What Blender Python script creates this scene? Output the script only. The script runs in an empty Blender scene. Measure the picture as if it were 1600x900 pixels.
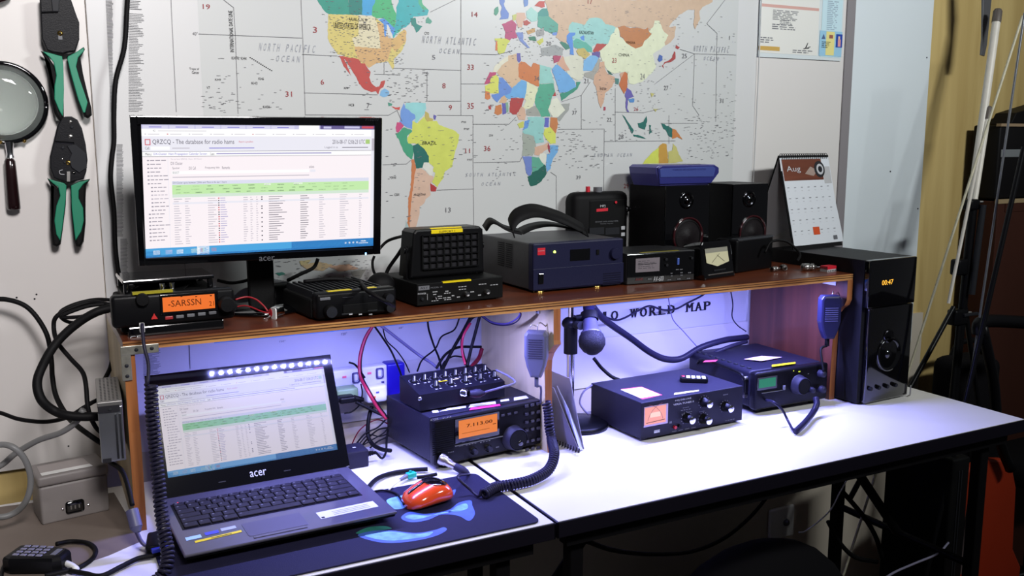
import bpy, bmesh, math, random
from mathutils import Vector, Matrix

random.seed(7)
SC = bpy.context.scene
COL = SC.collection

# ------------------------------------------------------------------ camera
# world: x along the wall, y towards the wall, z up; table top is z = 0; metres
FPX = 1450.0
_v1 = Vector((3605 - 800, 215 - 450, FPX)).normalized()          # direction of +x seen by the lens
_vz = Vector((810 - 800, 9520 - 450, FPX))
_vz = (_vz - _vz.dot(_v1) * _v1).normalized()                    # direction of -z
_v2 = _v1.cross(_vz)
if _v2.z < 0: _v2 = -_v2
W_ = Matrix((_v1, _v2, -_vz))                                    # world = W_ @ lens vector
CAM = Vector((0.0, 0.0, 0.60))
cd = bpy.data.cameras.new('camera'); cam = bpy.data.objects.new('camera', cd); COL.objects.link(cam)
cd.sensor_width = 36.0; cd.lens = 36.0 * FPX / 1600.0; cd.clip_start = 0.02; cd.clip_end = 50
rx = W_ @ Vector((1, 0, 0)); up = W_ @ Vector((0, -1, 0)); bk = W_ @ Vector((0, 0, -1))
cam.matrix_world = Matrix(((rx.x, up.x, bk.x, CAM.x), (rx.y, up.y, bk.y, CAM.y), (rx.z, up.z, bk.z, CAM.z), (0, 0, 0, 1)))
SC.camera = cam

# ------------------------------------------------------------------ world, lights, exposure
SC.view_settings.view_transform = 'Standard'; SC.view_settings.look = 'None'
SC.view_settings.exposure = 0.0; SC.view_settings.gamma = 1.0; SC.view_settings.use_curve_mapping = False
wd = bpy.data.worlds.new('room_air'); SC.world = wd; wd.use_nodes = True
wd.node_tree.nodes['Background'].inputs[0].default_value = (0.9, 0.92, 1.0, 1)
wd.node_tree.nodes['Background'].inputs[1].default_value = 0.042

def area(name, loc, target, sx, sy, power, col, spread=180):
    l = bpy.data.lights.new(name, 'AREA'); l.shape = 'RECTANGLE'; l.size = sx; l.size_y = sy
    l.energy = power; l.color = col; l.spread = math.radians(spread)
    o = bpy.data.objects.new(name, l); COL.objects.link(o); o.location = loc
    d = Vector(target) - Vector(loc); o.rotation_euler = d.to_track_quat('-Z', 'Y').to_euler()
    return o
area('ceiling_tube_light', (2.05, -0.25, 1.58), (1.40, 1.80, 1.12), 0.55, 0.12, 18.0, (0.96, 1.0, 1.0), 112)
area('left_fill_light', (0.25, -0.20, 1.55), (-0.05, 1.80, 0.60), 0.4, 0.4, 11.0, (1.0, 0.96, 0.96), 90)  # unseen fill light, added to brighten the left boards and map
# the blue-white LEDs of the strip under the front edge of the shelf: one small lamp per LED
LEDC = (0.29, 0.305, 1.0)
def led_lamp(x, power):
    l = bpy.data.lights.new('led_lamp', 'AREA'); l.shape = 'SQUARE'; l.size = 0.004; l.energy = power; l.color = LEDC
    o = bpy.data.objects.new('led_lamp', l); COL.objects.link(o); o.location = (x, 1.517, 0.2832)
for i in range(30): led_lamp(0.29 + i * 0.0168, 0.21)
for i in range(34): led_lamp(0.96 + i * 0.018, 0.32)

# ------------------------------------------------------------------ materials
def lin(c):
    def f(v):
        v /= 255.0
        return v / 12.92 if v <= 0.04045 else ((v + 0.055) / 1.055) ** 2.4
    return tuple(f(v) for v in c)
MATS = {}
def M(name, rgb, rough=0.5, metal=0.0, emit=0.0, bump=0.0, bscale=120.0, var=0.0, vscale=8.0, coat=0.0, spec=0.5, alpha=None, trans=0.0):
    if name in MATS: return MATS[name]
    m = bpy.data.materials.new(name); m.use_nodes = True
    nt = m.node_tree; b = nt.nodes['Principled BSDF']; L = nt.links
    c = lin(rgb)
    b.inputs['Base Color'].default_value = (*c, 1); b.inputs['Roughness'].default_value = rough
    b.inputs['Metallic'].default_value = metal; b.inputs['Specular IOR Level'].default_value = spec if sum(rgb) > 150 or rough < .2 else spec * .3
    if coat: b.inputs['Coat Weight'].default_value = coat; b.inputs['Coat Roughness'].default_value = 0.06
    if trans: b.inputs['Transmission Weight'].default_value = trans; b.inputs['IOR'].default_value = 1.35
    if emit:
        b.inputs['Emission Color'].default_value = (*c, 1); b.inputs['Emission Strength'].default_value = emit
        b.inputs['Base Color'].default_value = (0.01, 0.01, 0.01, 1)
    tc = nt.nodes.new('ShaderNodeTexCoord')
    n = nt.nodes.new('ShaderNodeTexNoise'); L.new(tc.outputs['Object'], n.inputs['Vector'])
    n.inputs['Scale'].default_value = vscale; n.inputs['Detail'].default_value = 4
    if var and not emit:
        r = nt.nodes.new('ShaderNodeMapRange'); L.new(n.outputs[0], r.inputs[0])
        r.inputs[1].default_value = 0.3; r.inputs[2].default_value = 0.7
        r.inputs[3].default_value = 1 - var; r.inputs[4].default_value = 1 + var
        mx = nt.nodes.new('ShaderNodeVectorMath'); mx.operation = 'SCALE'
        mx.inputs[0].default_value = c; L.new(r.outputs[0], mx.inputs['Scale']); L.new(mx.outputs[0], b.inputs['Base Color'])
    if bump:
        n2 = nt.nodes.new('ShaderNodeTexNoise'); L.new(tc.outputs['Object'], n2.inputs['Vector']); n2.inputs['Scale'].default_value = bscale
        bp = nt.nodes.new('ShaderNodeBump'); bp.inputs['Strength'].default_value = bump; bp.inputs['Distance'].default_value = 0.002
        L.new(n2.outputs[0], bp.inputs['Height']); L.new(bp.outputs[0], b.inputs['Normal'])
    MATS[name] = m
    return m
def wood(name, c1, c2, axis=0, rough=0.35, scale=6.0, coat=0.0):
    m = bpy.data.materials.new(name); m.use_nodes = True; nt = m.node_tree; L = nt.links
    b = nt.nodes['Principled BSDF']; b.inputs['Roughness'].default_value = rough; b.inputs['Coat Weight'].default_value = coat
    b.inputs['Coat Roughness'].default_value = 0.15
    tc = nt.nodes.new('ShaderNodeTexCoord'); mp = nt.nodes.new('ShaderNodeMapping'); L.new(tc.outputs['Object'], mp.inputs[0])
    s = [scale * 6] * 3; s[axis] = scale * 0.5; mp.inputs['Scale'].default_value = s
    n = nt.nodes.new('ShaderNodeTexNoise'); L.new(mp.outputs[0], n.inputs['Vector']); n.inputs['Scale'].default_value = 1.0
    n.inputs['Detail'].default_value = 8; n.inputs['Distortion'].default_value = 0.6
    r = nt.nodes.new('ShaderNodeValToRGB'); L.new(n.outputs[0], r.inputs[0])
    r.color_ramp.elements[0].position = 0.3; r.color_ramp.elements[0].color = (*lin(c1), 1)
    r.color_ramp.elements[1].position = 0.7; r.color_ramp.elements[1].color = (*lin(c2), 1)
    L.new(r.outputs[0], b.inputs['Base Color']); MATS[name] = m
    return m

K_ = M('black_plastic', (13, 13, 15), 0.38, bump=0.06, bscale=500)
KM = M('matt_black_plastic', (9, 9, 10), 0.62, bump=0.12, bscale=700)
KG = M('gloss_black', (6, 6, 8), 0.07, coat=1.0)
KR = M('black_rubber', (11, 10, 12), 0.6)
KP = M('black_painted_steel', (18, 18, 22), 0.42, bump=0.15, bscale=600, var=0.06)
DG = M('dark_grey_plastic', (36, 37, 41), 0.45)
MG = M('mid_grey_plastic', (98, 99, 104), 0.5)
WP = M('white_plastic', (228, 228, 226), 0.4)
PR = M('white_print', (185, 186, 190), 0.6)
PG = M('grey_print', (105, 106, 112), 0.6)
CH = M('chrome', (215, 215, 220), 0.14, metal=1.0)
SL = M('brushed_steel', (170, 168, 165), 0.35, metal=1.0)
YT = M('yellow_label_tape', (232, 206, 22), 0.35)
RD = M('red_print', (200, 30, 48), 0.45)
INK = M('black_ink', (35, 34, 38), 0.7)
BR = M('brass', (200, 165, 90), 0.25, metal=1.0)
GRN = M('green_grip', (18, 128, 96), 0.5)

# ------------------------------------------------------------------ measuring helpers
def ray(px, py): return W_ @ Vector((px - 800, py - 450, FPX))
def P(px, py, x=None, y=None, z=None):
    d = ray(px, py)
    a, v = (0, x) if x is not None else ((1, y) if y is not None else (2, z))
    return CAM + d * ((v - CAM[a]) / d[a])
class Fr:
    def __init__(s, loc, rz=0.0, tilt=0.0, M4=None):
        s.M = M4 if M4 is not None else Matrix.Translation(Vector(loc)) @ Matrix.Rotation(rz, 4, 'Z') @ Matrix.Rotation(-tilt, 4, 'X')
        s.I = s.M.inverted()
    def hit(s, px, py, a, v):
        o = s.I @ CAM; d = s.I.to_3x3() @ ray(px, py); return o + d * ((v - o[a]) / d[a])
    def uv(s, px, py, d=0.0): p = s.hit(px, py, 1, d); return p.x, p.z
    def xy(s, px, py, h=0.0): p = s.hit(px, py, 2, h); return p.x, p.y
    def r(s, x0, y0, x1, y1, d=0.0):                # lower left and upper right corner on the front
        a = s.uv(x0, y0, d); b = s.uv(x1, y1, d); return a[0], a[1], b[0], b[1]
WORLD = Fr((0, 0, 0))

_tx = {}
def text_geo(t):
    if t in _tx: return _tx[t]
    c = bpy.data.curves.new('lettering', 'FONT'); c.body = t; c.size = 1.0; c.resolution_u = 2
    o = bpy.data.objects.new('lettering', c); COL.objects.link(o)
    dg = bpy.context.evaluated_depsgraph_get(); me = o.evaluated_get(dg).to_mesh()
    vs = [(v.co.x, v.co.y) for v in me.vertices]; fs = [tuple(p.vertices) for p in me.polygons]
    o.evaluated_get(dg).to_mesh_clear(); bpy.data.objects.remove(o); bpy.data.curves.remove(c)
    if vs:
        x0 = min(v[0] for v in vs); x1 = max(v[0] for v in vs); y0 = min(v[1] for v in vs); y1 = max(v[1] for v in vs)
        vs = [((v[0] - x0) / max(x1 - x0, 1e-6), (v[1] - y0) / max(y1 - y0, 1e-6)) for v in vs]
    _tx[t] = (vs, fs); return _tx[t]

class MB:
    def __init__(s): s.v = []; s.f = []; s.m = []; s.ms = []; s.sm = []
    def mi(s, m):
        if m not in s.ms: s.ms.append(m)
        return s.ms.index(m)
    def add(s, vs, fs, m, smooth=False, X=None):
        o = len(s.v); k = s.mi(m)
        for v in vs:
            v = Vector(v); s.v.append(X @ v if X is not None else v)
        for f in fs: s.f.append([o + i for i in f]); s.m.append(k); s.sm.append(smooth)
        return s
    def bmadd(s, bm, m, smooth=False, X=None):
        bm.verts.index_update()
        s.add([v.co.copy() for v in bm.verts], [[v.index for v in f.verts] for f in bm.faces], m, smooth, X); bm.free(); return s
    def box(s, x0, x1, y0, y1, z0, z1, m, bev=0.0, seg=2, X=None):
        vs = [(x, y, z) for x in (x0, x1) for y in (y0, y1) for z in (z0, z1)]
        fs = [(0, 1, 3, 2), (4, 6, 7, 5), (0, 4, 5, 1), (2, 3, 7, 6), (0, 2, 6, 4), (1, 5, 7, 3)]
        if not bev: return s.add(vs, fs, m, False, X)
        bm = bmesh.new(); V = [bm.verts.new(v) for v in vs]
        for f in fs: bm.faces.new([V[i] for i in f])
        bmesh.ops.bevel(bm, geom=list(bm.edges), offset=bev, segments=seg, profile=0.5, affect='EDGES')
        return s.bmadd(bm, m, True if seg > 2 else False, X)
    def quad(s, x0, z0, x1, z1, y, m, X=None):                       # flat print facing the front
        return s.add([(x0, y, z0), (x1, y, z0), (x1, y, z1), (x0, y, z1)], [(0, 1, 2, 3)], m, False, X)
    def hquad(s, pts, z, m, X=None):                                  # flat print facing up
        return s.add([(p[0], p[1], z) for p in pts], [tuple(range(len(pts)))], m, False, X)
    def poly(s, pts, y, m): return s.add([(p[0], y, p[1]) for p in pts], [tuple(range(len(pts)))], m)
    def prism(s, pts, a0, a1, m, axis=1, bev=0.0, smooth=False, X=None):
        def mk(p, a): return (p[0], a, p[1]) if axis == 1 else ((p[0], p[1], a) if axis == 2 else (a, p[0], p[1]))
        n = len(pts); bm = bmesh.new()
        A = [bm.verts.new(mk(p, a0)) for p in pts]; B = [bm.verts.new(mk(p, a1)) for p in pts]
        f1 = bm.faces.new(A); f2 = bm.faces.new(B[::-1])
        for i in range(n): bm.faces.new((A[i], B[i], B[(i + 1) % n], A[(i + 1) % n]))
        bmesh.ops.recalc_face_normals(bm, faces=bm.faces)
        if bev:
            es = [e for e in bm.edges if (e.verts[0] in A and e.verts[1] in A) or (e.verts[0] in B and e.verts[1] in B)]
            bmesh.ops.bevel(bm, geom=es, offset=bev, segments=2, profile=0.5, affect='EDGES')
        return s.bmadd(bm, m, smooth, X)
    def cyl(s, p0, p1, r0, m, r1=None, n=20, caps=True, smooth=True):
        p0 = Vector(p0); p1 = Vector(p1); r1 = r0 if r1 is None else r1
        d = (p1 - p0).normalized(); a = d.orthogonal().normalized(); b = d.cross(a); vs = []
        for p, r in ((p0, r0), (p1, r1)):
            for i in range(n):
                t = 2 * math.pi * i / n; vs.append(p + (a * math.cos(t) + b * math.sin(t)) * r)
        s.add(vs, [(i, (i + 1) % n, n + (i + 1) % n, n + i) for i in range(n)], m, smooth)
        if caps:
            s.add(vs[:n], [tuple(range(n - 1, -1, -1))], m); s.add(vs[n:], [tuple(range(n))], m)
        return s
    def lathe(s, prof, o, d, m, n=28, smooth=True):                   # prof: (distance along d, radius)
        o = Vector(o); d = Vector(d).normalized(); a = d.orthogonal().normalized(); b = d.cross(a); vs = []; fs = []
        for h, r in prof:
            for i in range(n):
                t = 2 * math.pi * i / n; vs.append(o + d * h + (a * math.cos(t) + b * math.sin(t)) * max(r, 1e-5))
        for j in range(len(prof) - 1):
            for i in range(n): fs.append((j * n + i, j * n + (i + 1) % n, (j + 1) * n + (i + 1) % n, (j + 1) * n + i))
        return s.add(vs, fs, m, smooth)
    def ball(s, c, r, m, n=16, k=10, sq=(1, 1, 1)):
        vs = []; fs = []
        for j in range(k + 1):
            a = math.pi * j / k
            for i in range(n):
                t = 2 * math.pi * i / n
                vs.append((c[0] + r * sq[0] * math.sin(a) * math.cos(t), c[1] + r * sq[1] * math.sin(a) * math.sin(t), c[2] + r * sq[2] * math.cos(a)))
        for j in range(k):
            for i in range(n): fs.append((j * n + i, (j + 1) * n + i, (j + 1) * n + (i + 1) % n, j * n + (i + 1) % n))
        return s.add(vs, fs, m, True)
    def tube(s, pts, r, m, n=8, sub=6, closed=False):
        pts = smooth_path(pts, sub) if sub > 1 else [Vector(p) for p in pts]
        return s.sweep(pts, r, m, n)
    def sweep(s, pts, r, m, n=8):
        vs = []; fs = []; N = len(pts); t0 = (pts[1] - pts[0]).normalized(); a = t0.orthogonal().normalized()
        for i, p in enumerate(pts):
            t = (pts[min(i + 1, N - 1)] - pts[max(i - 1, 0)]).normalized()
            a = (a - t * a.dot(t)); a = a.normalized() if a.length > 1e-6 else t.orthogonal().normalized(); b = t.cross(a)
            rr = r(i / (N - 1)) if callable(r) else r
            for k in range(n):
                w = 2 * math.pi * k / n; vs.append(p + (a * math.cos(w) + b * math.sin(w)) * rr)
        for i in range(N - 1):
            for k in range(n): fs.append((i * n + k, i * n + (k + 1) % n, (i + 1) * n + (k + 1) % n, (i + 1) * n + k))
        fs.append(tuple(range(n - 1, -1, -1))); fs.append(tuple(range((N - 1) * n, N * n)))
        return s.add(vs, fs, m, True)
    def text(s, t, x0, z0, x1, z1, y, m, fn=None):
        vs, fs = text_geo(t)
        if fn is None: fn = lambda u, v: (x0 + (x1 - x0) * u, y, z0 + (z1 - z0) * v)
        return s.add([fn(*v) for v in vs], fs, m)
    def knob(s, x, z, y, r, l, m, cap=None, n=24):                    # knob standing out of the front by l
        s.lathe([(0, r), (l * 0.8, r * 0.94), (l, r * 0.86)], (x, y, z), (0, -1, 0), m, n)
        s.lathe([(0, r * 0.86), (0.0003, 0)], (x, y - l, z), (0, -1, 0), cap or m, n, False)
        return s
    def build(s, name, parent=None, fr=None):
        me = bpy.data.meshes.new(name)
        vs = s.v
        if isinstance(parent, Thing):
            if fr is not None: X = parent.fr.I @ fr.M; vs = [X @ v for v in vs]
            po = parent.o
        elif parent is not None:
            top = parent
            while top.parent: top = top.parent
            F = FRS.get(top.name)
            if fr is not None and F is not None: X = F.I @ fr.M; vs = [X @ v for v in vs]
            po = parent
        else:
            if fr is not None: vs = [fr.M @ v for v in vs]
            po = None
        off = Vector((0, 0, 0))
        if po is None and vs:                                         # origin at the base of a one-mesh thing
            off = Vector((sum(v.x for v in vs) / len(vs), sum(v.y for v in vs) / len(vs), min(v.z for v in vs))); vs = [v - off for v in vs]
        me.from_pydata([tuple(v) for v in vs], [], s.f)
        for m in s.ms: me.materials.append(m)
        for p, k, sm in zip(me.polygons, s.m, s.sm): p.material_index = k; p.use_smooth = sm
        me.validate(); me.update()
        o = bpy.data.objects.new(name, me); COL.objects.link(o); o.location = off
        if po is not None: o.parent = po
        return o
def smooth_path(pts, sub=6):
    p = [Vector(q) for q in pts]; p = [p[0] * 2 - p[1]] + p + [p[-1] * 2 - p[-2]]; out = []
    for i in range(1, len(p) - 2):
        for k in range(sub):
            t = k / sub; a, b, c, d = p[i - 1], p[i], p[i + 1], p[i + 2]
            out.append(0.5 * ((2 * b) + (c - a) * t + (2 * a - 5 * b + 4 * c - d) * t * t + (3 * b - a - 3 * c + d) * t ** 3))
    out.append(p[-2]); return out
FRS = {}
class Thing:
    def __init__(s, name, label, cat, loc, rz=0.0, group=None):
        s.o = bpy.data.objects.new(name, None); COL.objects.link(s.o); s.o.empty_display_size = 0.02
        s.o.location = loc; s.o.rotation_euler = (0, 0, rz); s.fr = Fr(loc, rz); FRS[s.o.name] = s.fr
        s.o['label'] = label; s.o['category'] = cat
        if group: s.o['group'] = group
        s.uv = s.fr.uv; s.xy = s.fr.xy; s.r = s.fr.r
    def sub(s, loc, rz=0.0, tilt=0.0):                                # a tilted frame given in local coordinates
        return Fr(None, M4=s.fr.M @ Matrix.Translation(Vector(loc)) @ Matrix.Rotation(rz, 4, 'Z') @ Matrix.Rotation(-tilt, 4, 'X'))
def tag(o, label, cat, group=None, kind=None):
    o['label'] = label; o['category'] = cat
    if group: o['group'] = group
    if kind: o['kind'] = kind
    return o
def struct(mb, name, fr=None): o = mb.build(name, None, fr); o['kind'] = 'structure'; return o
def front(FL, FR, z):                                                # front-bottom corners on a level -> place, turn, width
    a = P(*FL, z=z); b = P(*FR, z=z); return a, math.atan2(b.y - a.y, b.x - a.x), (b - a).length
def cable(name, pts, r, m, label, group=None, sub=8, cat='cable', extra=None):
    mb = MB(); mb.tube(pts, r, m, 8, sub)
    if extra: extra(mb)
    return tag(mb.build(name), label, cat, group)
def PX(lst): return [P(a, b, y=c) for a, b, c in lst]                # cable points: pixel direction and distance of the point
def dashes(mb, fr_r, rows, m, y, lo=0.15, hi=0.6, th=0.5, gap=0.3, rag=0.4):
    x0, z0, x1, z1 = fr_r; h = (z1 - z0) / rows
    for i in range(rows):
        z = z1 - h * (i + 0.5); x = x0; xe = x1 - (x1 - x0) * rag * random.random()
        while x < xe:
            w = (x1 - x0) * random.uniform(lo, hi) * 0.5; mb.quad(x, z - h * th / 2, min(x + w, xe), z + h * th / 2, y, m); x += w * (1 + gap)
def closed_curve(pts, sub=5):
    n = len(pts); out = []
    for i in range(n):
        a, b, c, d = (Vector(pts[(i + k - 1) % n]) for k in range(4))
        for k in range(sub):
            t = k / sub; out.append(tuple(0.5 * ((2 * b) + (c - a) * t + (2 * a - 5 * b + 4 * c - d) * t * t + (3 * b - a - 3 * c + d) * t ** 3)))
    return out
def coast(pts, step=3.0, amp=0.55):
    """breaks straight borders into small irregular steps; shared borders break the same way"""
    out = []; n = len(pts)
    for i in range(n):
        a, b = pts[i], pts[(i + 1) % n]; out.append(a); L = math.hypot(b[0] - a[0], b[1] - a[1]); k = int(L / step)
        if k < 2: continue
        fl = a > b; lo, hi = (b, a) if fl else (a, b)
        R = random.Random(int(lo[0] * 131 + lo[1] * 977 + hi[0] * 37 + hi[1] * 11)); nx, ny = -(hi[1] - lo[1]) / L, (hi[0] - lo[0]) / L
        q = []
        for j in range(1, k): t = j / k; w = R.uniform(-amp, amp); q.append((lo[0] + (hi[0] - lo[0]) * t + nx * w, lo[1] + (hi[1] - lo[1]) * t + ny * w))
        out += q[::-1] if fl else q
    return out
YW = 1.80          # face of the wall boards
ZS = 0.301         # top of the shelf
YS = 1.478         # front edge of the shelf
# ------------------------------------------------------------------ room
m_ply = wood('pale_plywood', (176, 150, 92), (204, 180, 120), 2, 0.55, 3.0)
m_board = M('white_laminate', (214, 210, 207), 0.32, var=0.02, vscale=3)
m_board2 = M('white_laminate_right', (216, 224, 228), 0.30, var=0.02, vscale=3)
m_floor = M('dark_floor', (58, 50, 46), 0.6, var=0.15, vscale=5, bump=0.2)
m_cream = M('cream_wall_paint', (196, 186, 170), 0.6, var=0.05, vscale=4)
mb = MB(); mb.box(-1.6, 5.2, YW + 0.012, YW + 0.06, -0.74, 1.75, m_ply); struct(mb, 'wall_back')
mb = MB(); mb.box(-1.6, 5.2, -1.6, YW + 0.012, -0.78, -0.74, m_floor); struct(mb, 'floor')
# cream painted strip of wall below the boards
mb = MB(); mb.box(-0.02, 2.3, YW + 0.004, YW + 0.012, -0.73, 0.10, m_cream); struct(mb, 'trim_1')
xB = P(133, 0, y=YW).x; zb = P(905, 608, y=YW).z; zL = P(20, 735, y=YW).z
xT0 = P(1327, 0, y=YW).x; xT1 = P(1334, 0, y=YW).x; xR = P(1460, 0, y=YW).x; zR = P(1425, 533, y=YW).z
mb = MB(); mb.box(-1.6, xB - 0.001, YW, YW + 0.012, zL, 1.75, m_board, 0.001, 1)
for a, b in ((26, 465), (57, 460), (54, 467), (160, 662), (172, 548), (107, 697)):
    p = P(a, b, y=YW); mb.cyl((p.x, YW - 0.0006, p.z), (p.x, YW, p.z), 0.0016, INK, n=8)
struct(mb, 'wall_left')
mb = MB(); mb.box(xB, xT0, YW, YW + 0.012, zb, 1.75, m_board, 0.001, 1); struct(mb, 'wall_centre')
mb = MB(); mb.box(xT1, xR, YW, YW + 0.012, zR, 1.75, m_board2, 0.001, 1)
for a, b in ((1448, 90), (1434, 326), (1391, 268)):
    p = P(a, b, y=YW); mb.cyl((p.x, YW - 0.0008, p.z), (p.x, YW, p.z), 0.0022, INK, n=8)
struct(mb, 'wall_right')
m_alu = M('grey_joint_strip', (150, 145, 148), 0.4, metal=0.3)
mb = MB(); mb.box(P(1325, 0, y=YW).x - 0.004, P(1334, 0, y=YW).x + 0.006, YW - 0.004, YW + 0.004, zb, 1.75, m_alu, 0.001, 1); struct(mb, 'trim_2')

# ------------------------------------------------------------------ the world map poster
YM = YW - 0.0022
m_sheet = M('laminated_paper', (206, 206, 206), 0.34, coat=0.25)
m_sea = M('map_sea', (196, 198, 197), 0.34, coat=0.25)
m_band = M('map_blue_band', (62, 150, 210), 0.4)
MAP = Thing('world_map', 'laminated world map poster with coloured countries on the white wall boards', 'map', (P(150, 225, y=YM).x, YM, 0.142))
zs0 = P(1050, 515, y=YM).z
def wm(px, py): p = P(px, py, y=YM); return p.x, p.z
mb = MB(); xl = wm(150, 225)[0]; xr = wm(1181, 120)[0]
mb.box(xl, xr, YM, YW - 0.0004, zs0, 1.30, m_sheet)
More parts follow.
